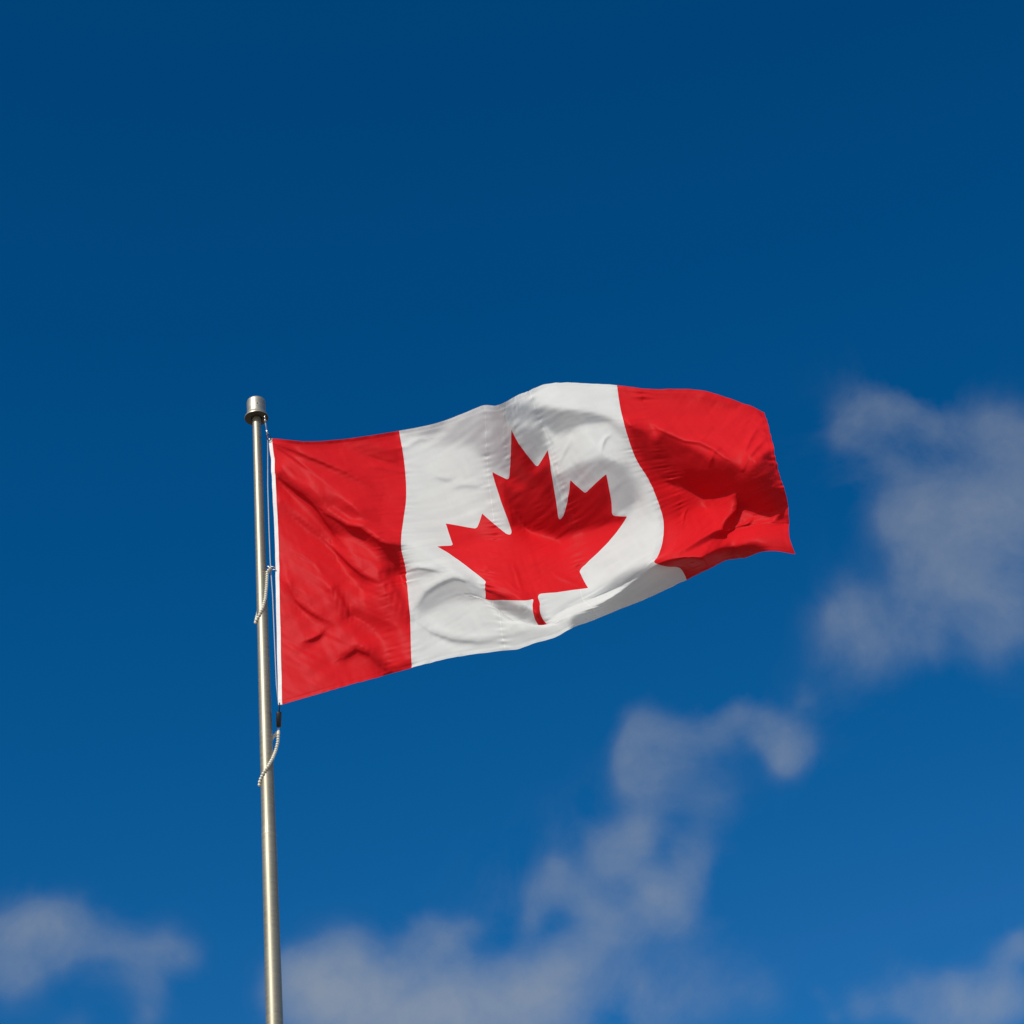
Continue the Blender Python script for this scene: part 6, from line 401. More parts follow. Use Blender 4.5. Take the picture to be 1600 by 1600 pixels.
6,60,-44,58,-16,-10,0,-1,-1,0,0,-3,0,-1,-1,0,0,2,0,1,6,0,-1,8,-1,1,6,0,0,5,0,0,3,0,0,3,0,0,-1,1,0,-2,1,-1,-12,1,0,-7,0,0,13,-1,1,6,1,0,-1,0,0,-5,2,-1,-14,0,-1,-15,1,0,3,-1,3,37,-1,-1,11,1,0,-12,2,-1,-19,1,-2,-24,1,-1,-10,-1,0,3,1,1,12,-1,-1,16,-1,1,15,0,-1,12,0,0,8,0,-1,1,0,0,-15,2,-2,-30,0,0,-4,0,0,2,0,1,-5,0,0,-4,0,1,-3,0,1,0,0,1,-2,0,1,0,0,2,-2,0,3,-6,0,3,-8,0,5,-4,0,5,-1,-2,6,3,-4,5,4,-6,5,8,-6,1,7,-4,-1,2,-2,-4,-1,-1,-6,-6,3,-3,7,8,3,5,14,10,-13,8,3,4,2,0,2,0,-3,-5,-6,-10,27,-14,-29,-70,-6,-10,33,-2,-4,3,1,1,20,1,1,22,2,4,15,3,3,6,2,4,3,2,2,0,2,3,-2,1,0,0,0,0,-2,0,0,-4,1,-1,-4,-1,-2,-7,0,0,-8,0,-2,-3,0,-1,-2,-1,-1,1,-1,0,1,0,-2,-4,-1,0,-7,-2,-1,-9,0,-1,-8,-3,0,-9,0,-1,-6,-1,0,-6,-1,1,-4,0,1,-3,0,1,-2,0,3,-1,-4,0,0,-5,-1,0,-3,1,1,0,2,-1,-1,2,1,1,2,3,-1,0,7,1,1,22,1,0,29,0,1,25,1,-1,16,-2,-1,7,1,1,1,-1,-1,1,0,1,1,1,1,4,1,0,4,1,1,3,3,0,2,2,-1,-3,2,-1,-7,1,0,-17,1,-1,-26,2,-1,-25,2,1,-13,5,0,-4,5,3,-1,8,4,-3,7,3,2,9,5,6,6,3,7,5,5,6,0,2,3,
5,60,-44,58,-16,-9,0,-1,-1,0,0,-3,0,-1,-2,1,0,0,-1,0,5,0,0,7,-1,0,8,0,1,4,0,0,4,1,0,3,-1,0,2,1,0,-1,0,0,-3,1,0,-3,0,0,6,0,0,1,1,0,-8,0,0,-4,1,-1,-2,1,1,-9,1,-2,-18,0,1,18,-1,1,22,0,0,-1,1,-1,-12,1,-1,-21,2,-2,-15,-1,1,0,1,-1,8,-1,1,17,-1,-1,12,1,0,12,-1,0,10,1,0,6,0,-1,0,1,0,-23,0,-2,-31,1,0,-2,0,1,2,0,1,-2,0,1,-3,0,0,-1,0,2,-2,0,1,0,-1,1,-2,1,4,-6,-1,1,-5,-1,5,-2,-1,4,-1,-2,4,1,-5,3,2,-5,3,2,-5,0,2,-5,-3,4,-2,-4,0,-2,-6,1,3,-4,11,11,7,12,20,21,-22,7,4,9,1,-3,17,-1,-4,16,-7,-11,0,-13,-25,-92,-8,-11,3,-3,-4,17,0,-1,25,1,3,32,2,2,18,4,5,10,2,4,5,3,3,0,2,1,-1,0,1,-1,1,-1,-2,0,0,-2,1,-2,-2,-1,-1,-5,0,-1,-3,0,-1,5,1,0,5,-1,-2,-3,-1,-1,-7,0,0,-11,-2,-3,-12,0,0,-12,-2,-1,-9,0,-1,-9,-2,-1,-6,0,0,-6,0,0,-3,-1,0,-3,0,1,-1,-2,2,-2,-4,3,-1,-7,2,2,-4,3,-1,-1,2,0,-1,1,0,-1,1,-2,0,1,-1,0,-1,6,1,1,20,1,-1,40,2,0,38,-1,-1,11,1,0,2,-1,1,0,0,0,2,2,1,3,0,0,4,2,1,1,1,1,0,3,-2,-4,2,-1,-9,1,-1,-17,1,-1,-26,1,-2,-24,2,0,-11,5,2,-1,6,1,0,7,3,-1,10,6,3,10,4,3,8,6,6,5,3,4,2,4,3,
5,59,-44,58,-16,-8,0,-1,-2,0,0,-2,0,-1,-2,1,0,-1,-1,-1,3,0,1,5,0,0,8,0,1,6,-1,-1,4,0,1,3,1,1,3,0,-1,0,0,0,0,0,0,1,1,1,3,0,0,0,0,-1,-11,2,0,-5,0,0,3,0,0,-1,1,-1,-13,0,0,-6,0,0,15,1,1,1,0,-1,-2,1,-1,-15,1,-1,-16,0,0,-5,1,-1,8,-1,1,14,0,0,12,0,-1,11,0,0,10,0,0,7,1,0,5,0,0,-4,1,-1,-24,1,-1,-32,0,0,-6,0,1,5,0,2,1,-1,0,-2,1,1,-1,-1,3,0,0,0,-3,0,3,-3,-1,2,-4,-2,2,-2,-1,4,0,-3,3,1,-5,2,0,-4,1,2,-5,-1,0,-3,-4,0,-3,-3,-2,0,-6,-1,4,0,9,11,7,12,15,14,-1,8,6,8,1,-4,14,-1,-6,9,-8,-8,-13,-8,-11,-53,-8,-8,-15,-4,-7,5,-2,-4,18,0,1,35,3,3,22,4,5,14,4,5,7,2,2,2,2,2,-1,0,0,0,1,-2,1,-1,-1,-1,2,-1,3,-1,0,4,1,-2,3,0,-1,-3,-1,-1,-4,1,-1,-6,-1,-2,-12,-1,0,-11,-1,-2,-15,-1,-2,-13,-1,0,-11,0,-2,-8,-2,-1,-6,1,0,-4,-1,-1,-3,-1,-1,-3,0,1,-1,-3,2,-3,-5,3,0,-7,8,3,-5,4,0,-2,2,-2,-2,0,-1,0,1,-3,-1,-1,-5,0,0,1,0,-1,9,1,0,29,3,0,61,1,-1,20,-1,-1,3,0,2,-1,1,-1,2,1,2,7,0,1,1,2,1,-2,2,0,-4,2,-1,-4,2,-1,-7,2,-3,-18,-1,-2,-29,1,-1,-21,3,0,-7,3,-1,1,6,3,2,8,2,1,11,6,3,13,7,1,10,6,5,6,5,3,1,2,2,
4,59,-43,58,-16,-8,0,0,-1,1,-2,-2,-1,0,-3,1,0,-1,-1,-1,1,1,0,5,-1,1,6,0,1,7,0,-1,5,-1,1,3,1,0,3,0,0,1,0,1,2,0,-1,0,1,1,2,0,0,0,0,0,-4,1,-1,-6,0,0,-1,1,1,2,0,-1,-1,1,0,-9,0,0,0,1,-1,-6,0,0,-6,1,-1,-2,1,-1,-16,0,0,-4,0,0,4,0,0,13,1,-1,12,-1,1,10,1,-1,8,0,0,8,0,1,6,1,-1,1,0,1,-6,1,-1,-20,1,0,-32,0,-1,-10,0,3,3,-1,0,2,1,2,2,-2,1,-1,1,2,0,-1,1,-4,-2,2,-1,-1,2,-2,-2,2,0,-3,2,0,-4,1,1,-4,1,-1,-4,-1,0,-3,-3,-2,-2,-5,-1,2,-3,2,4,1,6,10,4,9,9,8,4,7,3,7,3,-3,10,-3,-6,5,-6,-6,-11,-4,4,-32,-8,-7,-16,-4,-8,0,-4,-7,9,0,0,21,3,2,29,5,8,23,4,5,10,2,4,4,2,-1,1,0,-2,3,1,0,6,0,-2,5,0,-2,2,0,0,-1,1,-2,-3,0,0,-6,0,-2,-6,-1,-1,-9,0,-1,-11,0,-1,-15,-2,-2,-15,0,-1,-14,-2,-2,-11,0,-1,-8,-1,-1,-6,0,-2,-2,-1,0,-4,0,0,-1,-1,-2,-2,-4,2,-3,-4,4,-4,-9,13,12,-5,4,-4,-2,1,-4,-2,0,-1,0,0,-3,-2,-1,-6,1,0,2,-1,0,7,0,-1,25,5,-2,67,0,1,20,0,-1,2,-1,0,-4,1,2,1,2,1,14,0,1,-2,2,2,-6,0,0,-10,2,-1,-11,4,-2,0,1,-3,-19,0,-2,-30,-1,-2,-17,3,-1,-3,2,-1,7,5,1,2,9,3,3,12,8,3,17,7,2,12,9,2,6,4,4,1,2,2,
5,59,-43,58,-16,-9,0,-1,1,1,0,-2,-1,-1,-3,1,-1,-2,0,0,1,0,1,2,-1,-1,7,0,1,5,0,1,6,0,0,4,0,0,3,0,0,2,0,1,2,1,-1,0,-1,1,2,1,0,0,0,0,0,1,0,-5,0,0,-3,0,0,3,1,0,2,0,0,0,0,-1,-3,1,0,-14,2,-2,-23,0,0,0,1,0,-6,0,-1,-4,0,-1,3,0,1,11,1,0,13,0,0,8,0,-1,8,1,1,8,0,0,6,1,1,2,-1,-1,-2,2,1,-9,-1,0,-16,2,0,-21,-1,0,-14,1,1,-4,-1,2,0,-1,1,1,0,2,2,-1,1,2,-1,1,-3,-2,2,2,-3,1,-1,-2,1,0,-3,1,-2,-5,1,0,-2,-2,-3,-3,-2,-2,0,-4,1,1,-3,3,5,-1,7,7,3,9,7,4,9,5,2,7,3,-3,5,-3,-4,-7,-3,-2,-12,-6,2,-17,-5,-2,-9,-5,-8,-4,-3,-6,4,-1,-2,9,3,3,35,6,10,32,5,8,16,2,1,7,1,-2,6,0,-2,3,0,-1,3,0,-3,2,1,0,-2,-1,-2,-2,2,-1,-6,-1,-1,-5,1,0,-9,-1,-2,-9,1,0,-12,-2,-3,-15,0,0,-17,-2,-2,-16,0,-2,-11,-2,-1,-7,0,-1,-6,0,-1,-2,-2,-1,-1,0,-1,-1,-2,1,-1,-3,0,-3,-5,6,-2,-7,9,5,-5,6,-3,-4,0,-4,-1,1,-2,-1,0,-2,-1,-1,-1,0,0,3,0,0,10,0,0,25,3,-2,60,1,-1,18,0,1,2,0,0,-3,-1,1,-5,3,2,22,1,1,-3,1,3,-9,0,0,-13,2,-1,-18,4,-2,4,1,-4,-27,-1,-1,-33,-1,-4,-16,1,-1,2,3,-1,15,3,0,2,8,2,5,14,7,6,21,13,2,16,8,4,5,5,4,-1,2,2,
5,59,-43,58,-16,-9,1,-1,1,-1,-1,-1,1,0,-3,0,-1,-2,0,0,-1,0,1,2,0,-1,5,-1,1,5,0,1,6,0,-1,5,1,1,2,-1,1,4,0,-1,1,0,1,2,1,0,1,0,0,0,0,1,1,0,-1,-3,1,0,-2,0,0,0,1,1,4,-1,-1,6,0,1,4,2,-1,-9,1,-2,-42,2,-2,-21,0,0,7,0,0,2,0,0,4,0,0,5,1,0,18,0,0,5,1,0,6,1,1,8,0,-1,8,0,1,3,0,1,-1,1,0,-5,0,0,-13,1,1,-15,0,0,-10,-1,1,-8,1,2,-5,-1,0,-5,-1,2,1,0,1,1,-2,1,0,-2,0,0,-2,0,0,-3,2,-1,-3,1,-1,-2,1,-2,-4,-1,-3,-1,-2,-2,-1,-4,1,3,-5,5,4,-1,6,5,0,11,5,3,10,5,2,8,1,-1,1,0,-2,-11,-5,-2,-16,-4,-2,-13,-6,-2,-6,-4,-5,3,-2,-3,2,-1,-1,16,3,4,37,6,10,33,5,6,15,2,1,6,-1,-3,4,1,-2,3,0,-2,1,0,-1,-1,1,-2,-1,0,-1,-3,0,-1,-5,1,0,-8,0,0,-8,1,-1,-11,-1,-1,-11,-1,-2,-15,-1,-1,-20,0,-2,-18,-2,-1,-12,-1,-2,-7,-1,-1,-3,-1,0,-2,-1,-1,0,-1,0,0,-2,1,-1,-4,2,-1,-4,4,-2,-5,5,0,-5,4,-4,-3,2,-3,-2,1,-2,-2,1,0,-1,-1,2,0,1,7,0,-1,14,0,0,28,3,0,44,1,-1,17,-1,0,6,1,1,0,0,0,-1,2,2,5,0,3,-1,2,1,-3,1,3,-9,1,-2,-16,3,-2,-17,1,-3,-30,-1,-2,-26,0,-3,-13,0,-3,1,0,-2,7,4,-1,2,6,3,4,14,6,13,26,15,10,17,10,8,4,3,5,-1,1,1,
6,58,-43,58,-16,-9,0,-1,1,1,-1,0,0,0,-3,0,-1,-3,0,0,-1,0,1,1,0,-1,4,0,1,5,0,0,5,-1,1,5,0,0,3,1,0,4,-1,1,2,0,0,1,1,0,2,0,0,0,0,1,2,0,-1,-2,1,1,-2,0,-1,0,0,1,2,1,0,7,-2,0,12,1,1,6,2,-2,-34,4,-5,-63,-1,1,8,0,1,11,0,-1,6,0,0,3,1,0,9,1,0,1,1,0,9,1,1,14,-1,1,9,1,0,4,-1,0,1,1,1,-3,1,1,-9,0,0,-18,1,0,-13,-1,2,-5,0,1,-1,-1,1,-2,0,2,-3,-2,0,-3,0,0,-1,-3,-1,0,-1,1,-1,-3,0,0,-2,2,-3,-3,1,-3,-3,1,-2,-1,-2,-2,1,-4,4,1,-7,5,4,-3,10,4,0,9,5,2,10,2,2,7,3,1,-1,-2,-1,-13,-3,-3,-22,-6,-5,-13,-4,-3,1,-4,-2,8,-1,0,11,1,1,24,3,6,38,4,6,21,4,5,11,0,-2,6,1,-2,4,-1,-1,1,2,-3,0,-1,0,0,2,-1,-2,-1,-1,-2,2,-1,-5,1,1,-8,-1,0,-11,1,-1,-9,0,-1,-11,-1,-1,-16,-1,-2,-22,-2,-2,-23,-1,-1,-12,-1,-1,-5,-1,-1,-4,-2,0,1,0,0,2,-3,1,0,-1,1,0,-4,2,-2,-4,2,-1,-3,2,-5,-5,3,-3,-3,2,-3,-2,1,-1,-2,2,1,-1,0,8,0,0,9,-1,1,18,2,0,31,0,0,25,2,0,17,-1,0,12,2,0,5,0,0,0,0,2,-11,2,3,1,1,3,1,3,2,-1,1,0,-13,0,-3,-42,1,-2,-32,1,-2,-15,0,-3,-6,-1,-3,-5,-1,-4,-6,3,-1,-1,7,3,7,16,8,12,20,11,20,17,10,14,6,4,7,0,0,2,
6,58,-42,58,-17,-9,0,0,1,1,0,0,0,-1,-2,0,-1,-3,1,0,-2,-1,0,0,0,1,3,0,0,5,0,0,4,0,1,5,-1,0,4,1,0,4,-1,1,2,1,0,2,-1,0,1,1,0,2,0,1,1,1,0,-1,-1,0,0,2,-1,-3,-1,1,1,0,0,5,0,1,13,-1,1,23,1,-1,-2,4,-5,-86,2,-1,-23,-1,0,15,0,1,8,0,0,5,2,-1,0,2,-1,-14,0,1,16,-1,1,24,1,1,10,0,1,7,0,0,3,1,1,0,0,1,-7,0,1,-14,1,-1,-19,-1,2,-10,1,1,0,-2,1,1,0,1,0,-1,1,-7,-1,0,-1,-2,-2,1,-1,0,0,-3,1,-2,-1,1,-5,-4,2,-3,-2,1,-2,0,-1,-1,0,-4,4,2,-10,8,2,-4,8,4,2,11,3,1,10,3,1,6,2,3,-2,-1,-2,-15,-3,-2,-24,-8,-9,-10,-3,-1,3,-2,-1,15,0,2,19,1,3,34,4,6,32,2,5,11,3,1,5,-2,-3,6,2,-1,4,-1,-2,0,2,0,0,0,-2,-1,1,0,0,1,0,-1,1,0,-4,1,1,-10,0,-1,-14,0,0,-9,0,-1,-9,-1,-1,-13,-1,-1,-26,-2,-3,-33,-1,0,-11,-2,-2,-3,-1,0,-2,-1,1,1,-1,-1,7,-3,2,0,-1,1,-1,-4,3,0,-4,1,-3,-2,-2,-10,-3,3,-2,-4,1,-1,-2,2,-1,-2,1,2,-1,2,15,0,0,12,0,1,20,1,1,37,-1,0,-2,1,0,22,2,0,16,1,1,14,1,0,4,-2,1,-34,2,3,1,2,5,11,3,1,7,3,0,-8,-3,-2,-74,0,-2,-29,2,-1,-5,2,-3,3,0,-3,-13,-6,-5,-23,5,-1,1,8,4,7,14,7,14,17,9,27,15,8,18,7,4,10,1,2,4
]
raw = np.array(GRID, dtype=np.int64).reshape(65, 129, 3)
raw[:, 0] = np.cumsum(raw[:, 0], 0)
d = raw[:, 1:].copy(); d = np.cumsum(d, 1)
Q = np.concatenate([raw[:, :1], raw[:, :1] + np.cumsum(d, 1)], 1) / 10.0
S = 6
def cubic(A, n, ax):
    A = np.moveaxis(A, ax, 0); m = A.shape[0]
    A = np.concatenate([2 * A[:1] - A[1:2], A, 2 * A[-1:] - A[-2:-1]], 0)
    t = np.linspace(0, m - 1, n); i = np.minimum(t.astype(int), m - 2); f = (t - i).reshape((-1,) + (1,) * (A.ndim - 1))
    a, b, c, e = A[i], A[i + 1], A[i + 2], A[i + 3]
    B = b + .5 * f * (c - a + f * (2 * a - 5 * b + 4 * c - e + f * (3 * (b - c) + e - a)))
    return np.moveaxis(B, 0, ax)
NV, NU = 64 * S + 1, 128 * S + 1
Q = cubic(cubic(Q, NV, 0), NU, 1)
rng = np.random.default_rng(7)
def noise(cu, cv):               # smooth random field with cells of cu x cv cloth units
    a = rng.normal(size=(max(4, int(512 / cv) + 2), max(4, int(1024 / cu) + 2)))
    return cubic(cubic(a, NV, 0), NU, 1)
def normals(Q):
    du = np.gradient(Q, axis=1); dv_ = np.gradient(Q, axis=0)
    n = np.cross(dv_, du); return n / np.linalg.norm(n, axis=-1, keepdims=True)
U = np.linspace(0, 1024, NU)[None, :]; V = np.linspace(0, 512, NV)[:, None]
h = np.zeros((NV, NU))
def pucker(us, amp, reach, wl):
    global h
    side = np.exp(-np.abs(U - us) / reach)
    if us > 760 and us < 780: side = side * np.clip((440 - V) / 40, 0, 1)
    h = h + amp * side * noise(90, wl) * (0.55 + 0.45 * np.clip(noise(400, 60), -1, 1))
for us, amp in ((.211, .6), (.41, 1.0), (.59, 1.0), (.79, .95), (.25, .5), (.75, .35), (.47, .35), (.515, .35)):
    pucker(us * 1024, amp, 11, 4.4)
def rnoise(deg, ls, lt):         # long smooth wrinkles running in one direction across the cloth
    c, s = math.cos(math.radians(deg)), math.sin(math.radians(deg))
    a = (U * c + V * s) / ls + 40; b = (-U * s + V * c) / lt + 140
    g = rng.normal(size=(400, 400)); i = a.astype(int); j = b.astype(int); fa = a - i; fb_ = b - j
    fa = fa * fa * (3 - 2 * fa); fb_ = fb_ * fb_ * (3 - 2 * fb_)
    return (g[j, i] * (1 - fa) + g[j, i + 1] * fa) * (1 - fb_) + (g[j + 1, i] * (1 - fa) + g[j + 1, i + 1] * fa) * fb_
def ss(x, a, b): t = np.clip((x - a) / (b - a), 0, 1); return t * t * (3 - 2 * t)
fly = ss(U, 770, 1000)
h = h + .55 * rnoise(-58, 80, 13) * fly * ss(V, 420, 60) + .5 * rnoise(-35, 70, 15) * fly * ss(V, 150, 420)
h = h + .22 * rnoise(-60, 34, 6.5) * fly * ss(V, 330, 40) + .18 * rnoise(-40, 40, 7) * fly * ss(V, 180, 380)
h = h + .35 * rnoise(35, 110, 17) * ss(U, 280, 120) + .3 * rnoise(-20, 90, 18) * (1 - fly) + .12 * rnoise(70, 40, 9)
# creases pulled by the wind: steep on their lower side
FOLDS = [
    (4.5, 14, 6, [(10, 72), (34, 88), (60, 104), (82, 124), (100, 150), (116, 178), (132, 208)]),
    (4.5, 12, 5, [(106, 146), (130, 164), (154, 182), (182, 192), (204, 216)]),
    (4.0, 9, 6, [(98, 204), (128, 234), (154, 266), (178, 300), (206, 326)]),
    (1.6, 8, 4, [(4, 8), (52, 22), (100, 42), (150, 66), (192, 98)]),
    (1.3, 7, 4, [(4, 12), (42, 34), (80, 62), (118, 94)]),
    (1.2, 7, 4, [(6, 40), (18, 56), (30, 74), (42, 92)]),
    (1.4, 8, 5, [(150, 12), (182, 30), (216, 44), (248, 56)]),
    (1.0, 6, 4, [(182, 58), (206, 62), (230, 68), (254, 74)]),
    (2.6, 10, 5, [(204, 216), (220, 232), (236, 242), (254, 248)]),
    (2.2, 8, 5, [(22, 286), (36, 318), (62, 346), (92, 372)]),
    (3.0, 9, 5, [(118, 318), (126, 340), (134, 362), (142, 384)]),
    (2.0, 9, 6, [(140, 386), (154, 396), (170, 408), (186, 420)]),
    (3.0, 9, 5, [(214, 302), (226, 346), (240, 386), (256, 422)]),
    (2.6, 6, 4, [(54, 404), (66, 404), (78, 402), (88, 398)]),
    (3.0, 12, 7, [(128, 456), (154, 446), (182, 464), (200, 492)]),
    (1.2, 7, 4, [(30, 218), (54, 234), (78, 254), (96, 280)]),
    (2.5, 10, 5, [(824, 100), (844, 118), (864, 134), (890, 140), (912, 158), (930, 186)]),
    (2.0, 6, 4, [(958, 224), (974, 180), (992, 142), (1012, 102)]),
    (2.0, 6, 4, [(970, 156), (980, 124), (990, 96), (1002, 66)]),
    (1.5, 6, 4, [(894, 204), (902, 188), (910, 170), (922, 154)]),
    (5.0, 14, 6, [(826, 430), (854, 430), (886, 430), (912, 426), (924, 392), (938, 364), (940, 318)]),
    (2.5, 7, 4, [(998, 430), (1004, 428), (1008, 408), (1014, 390)]),
    (2.0, 6, 4, [(962, 430), (968, 430), (970, 424), (972, 404)]),
    (1.5, 6, 4, [(816, 326), (816, 316), (818, 308), (824, 302)]),
    (0.5, 6, 5, [(996, 430), (1006, 430), (1016, 430), (1024, 430)]),
    (3.0, 10, 4, [(810, 430), (868, 430), (936, 430), (990, 430)]),
    (1.6, 7, 5, [(312, 88), (320, 92), (328, 94), (338, 94)]),
    (1.4, 8, 5, [(338, 110), (356, 108), (376, 110), (396, 112)]),
    (1.5, 9, 5, [(266, 28), (278, 24), (290, 20), (304, 22)]),
    (2.0, 8, 5, [(262, 316), (280, 316), (300, 324), (320, 332)]),
    (2.4, 12, 7, [(272, 398), (290, 376), (318, 362), (348, 348), (380, 352), (402, 366)]),
    (2.2, 9, 5, [(260, 420), (294, 460), (332, 484), (372, 494), (418, 494)]),
    (1.2, 5, 4, [(614, 64), (614, 72), (614, 80), (614, 90)]),
    (1.5, 6, 4, [(614, 128), (632, 118), (650, 108), (664, 96)]),
    (2.0, 5, 4, [(714, 136), (720, 124), (728, 114), (738, 108)]),
    (2.0, 8, 5, [(410, 360), (422, 364), (436, 368), (448, 370)]),
    (1.2, 6, 4, [(556, 332), (572, 350), (588, 364), (604, 376)]),
    (1.2, 6, 4, [(466, 298), (472, 316), (476, 334), (478, 350)]),
    (1.0, 6, 4, [(456, 340), (466, 350), (478, 356), (496, 358)])]

for amp, wu, wd, pts in FOLDS:
    pts = np.array(pts, float)
    seg = np.hypot(*(pts[1:] - pts[:-1]).T); whole = seg.sum() + 1e-6; passed = 0.0
    best = np.full((NV, NU), 1e9); sgn = np.zeros((NV, NU)); along = np.zeros((NV, NU))
    for a, b, l in zip(pts[:-1], pts[1:], seg):
        if l < 1: continue
        ab = b - a; t = np.clip(((U - a[0]) * ab[0] + (V - a[1]) * ab[1]) / (l * l), 0, 1)
        dx = U - a[0] - t * ab[0]; dy = V - a[1] - t * ab[1]; dd = np.hypot(dx, dy); m_ = dd < best
        best = np.where(m_, dd, best); sgn = np.where(m_, ab[0] * dy - ab[1] * dx, sgn); along = np.where(m_, (passed + t * l) / whole, along); passed += l
    wdt = np.where(sgn > 0, wd * .85, wu)
    h = h + 1.05 * amp * np.exp(-(best / wdt) ** 2) * np.sin(np.pi * np.clip(along * .9 + .05, 0, 1)) ** .6
h = h + .2 * rnoise(38, 60, 7.5) * ss(U, 300, 200) + .16 * rnoise(-15, 70, 8) * ss(U, 230, 300) * ss(U, 800, 700)
h = h + 1.5 * np.exp(-((1024 - U) / 14) ** 2) * noise(60, 13)
edge = np.minimum(np.minimum(V, 512 - V), 1024 - U)
h = h - 0.3 * np.exp(-((edge - 6) / 1.8) ** 2) + 0.3 * np.exp(-(edge / 5) ** 2) * noise(9, 9)
nr = normals(Q)
Q = Q + nr * h[..., None]
nr = normals(Q)
axes = np.array([[*rgt], [*(-upv)], [*fwd]])
Pw = np.array(EYE) + (Q + np.array([0, 0, F])) @ axes * M
Nw = nr @ axes
if Nw[NV // 2, NU // 2] @ np.array(EYE - Vector(Pw[NV // 2, NU // 2])) < 0: Nw = -Nw

# the maple leaf in the plane of the cloth
LP = []
def arc(p0, ctrl, p1, n=5):
    for i in range(n + 1):
        t = i / n; LP.append(((1-t)**2*p0[0]+2*t*(1-t)*ctrl[0]+t*t*p1[0], (1-t)**2*p0[1]+2*t*(1-t)*ctrl[1]+t*t*p1[1]))
half = [('p',4880,4430),('a',(4862,3567),(4858,3452),(4966,3471)),('p',5815,3620),('a',(5699,3300),(5685,3255),(5719,3227)),('p',6660,2465),('a',(6448,2366),(6400,2340),(6414,2287)),
        ('p',6600,1715),('a',(6058,1830),(6005,1840),(5985,1792)),('p',5880,1545),('a',(5457,1999),(5325,2090),(5346,1942)),('p',5550,890),('a',(5223,1079),(5165,1110),(5132,1052)),('p',4800,400)]
for it in half:
    if it[0] == 'p': LP.append((it[1], it[2]))
    else: arc(it[1], it[2], it[3])
LP = LP + [(9600 - x, y) for x, y in LP[-2::-1]]
LP = np.array(LP, float) / 9600 * 1024
def leaf_sdf(x, y):
    dmin = np.full(x.shape, 1e18); ins = np.zeros(x.shape, bool); n = len(LP)
    for i in range(n):
        a, b = LP[i], LP[(i + 1) % n]; ab = b - a
        t = np.clip(((x - a[0]) * ab[0] + (y - a[1]) * ab[1]) / (ab @ ab + 1e-12), 0, 1)
        dmin = np.minimum(dmin, (x - a[0] - t * ab[0]) ** 2 + (y - a[1] - t * ab[1]) ** 2)
        if a[1] != b[1]:
            ins ^= ((a[1] > y) != (b[1] > y)) & (x < (b[0] - a[0]) * (y - a[1]) / (b[1] - a[1]) + a[0])
    return np.where(ins, 1, -1) * np.sqrt(dmin)
gx, gy = np.broadcast_arrays(U, V)
sd_ = leaf_sdf(gx, gy) + 1e-5

flag = tag(empty('flag', Vector(Pw[NV // 2, 0])), 'red and white flag with a red maple leaf streaming from the pole', 'flag')
def panel(name, mat, polys, extra=None):
    """polys: lists of grid indices or of extra vertices (index >= NV*NU)"""
    used = np.unique(np.concatenate([np.asarray(p, np.int64).ravel() for p in polys]))
    allp, alln, allu = Pw.reshape(-1, 3), Nw.reshape(-1, 3), np.stack([gx / 1024, 1 - gy / 512 ], -1).reshape(-1, 2)
    if extra is not None:
        allp = np.concatenate([allp, extra[0]]); alln = np.concatenate([alln, extra[1]]); allu = np.concatenate([allu, extra[2]])
    remap = np.zeros(len(allp), np.int64); remap[used] = np.arange(len(used))
    faces = []
    for p in polys:
        if isinstance(p, np.ndarray): faces += remap[p].tolist()
        else: faces.append([int(remap[i]) for i in p])
    me = bpy.data.meshes.new(name)
    me.from_pydata(allp[used].tolist(), [], faces); me.update()
    uvl = me.uv_layers.new(name='cloth')
    li = np.empty(len(me.loops), np.int64); me.loops.foreach_get('vertex_index', li)
    uvl.data.foreach_set('uv', allu[used][li].astype(np.float32).ravel())
    me.polygons.foreach_set('use_smooth', [True] * len(me.polygons))
    me.normals_split_custom_set_from_vertices(alln[used].tolist())
    me.materials.append(mat)
    o = bpy.data.objects.new(name, me); COL.objects.link(o)
    o.parent = flag; o.matrix_parent_inverse = Matrix.Translation(flag.location).inverted()
    return o
idx = np.arange(NV * NU).reshape(NV, NU)
quads = np.stack([idx[:-1, :-1], idx[1:, :-1], idx[1:, 1:], idx[:-1, 1:]], -1)
q1, q3 = (NU - 1) // 4, 3 * (NU - 1) // 4
panel('red_panel', RED, [quads[:, :q1].reshape(-1, 4)])
panel('red_panel', RED, [quads[:, q3:].reshape(-1, 4)])
wq = quads[:, q1:q3].reshape(-1, 4)
sv = sd_.ravel(); pos = (sv[wq] > 0).sum(1)
whole_leaf, whole_white, mixed = wq[pos == 4], wq[pos == 0], wq[(pos > 0) & (pos < 4)]
fp_, fn_, fu_ = Pw.reshape(-1, 3), Nw.reshape(-1, 3), np.stack([gx / 1024, 1 - gy / 512], -1).reshape(-1, 2)
exP, exN, exU, cutmap = [], [], [], {}
def cut(a, b):
    key = (min(a, b), max(a, b))
    if key not in cutmap:
        a, b = key; t = sv[a] / (sv[a] - sv[b])
        exP.append(fp_[a] + t * (fp_[b] - fp_[a])); nn = fn_[a] + t * (fn_[b] - fn_[a]); exN.append(nn / np.linalg.norm(nn)); exU.append(fu_[a] + t * (fu_[b] - fu_[a]))
        cutmap[key] = NV * NU + len(exP) - 1
    return cutmap[key]
lp, wp = [], []
for q in mixed.tolist():
    A, B = [], []
    for i in range(4):
        a, b = q[i], q[(i + 1) % 4]
        (A if sv[a] > 0 else B).append(a)
        if (sv[a] > 0) != (sv[b] > 0):
            c = cut(a, b); A.append(c); B.append(c)
    if len(A) > 2: lp.append(A)
    if len(B) > 2: wp.append(B)
ex = (np.array(exP), np.array(exN), np.array(exU))
panel('white_panel', WHITE, [whole_white] + wp, ex)
panel('maple_leaf', LEAF, [whole_leaf] + lp, ex)

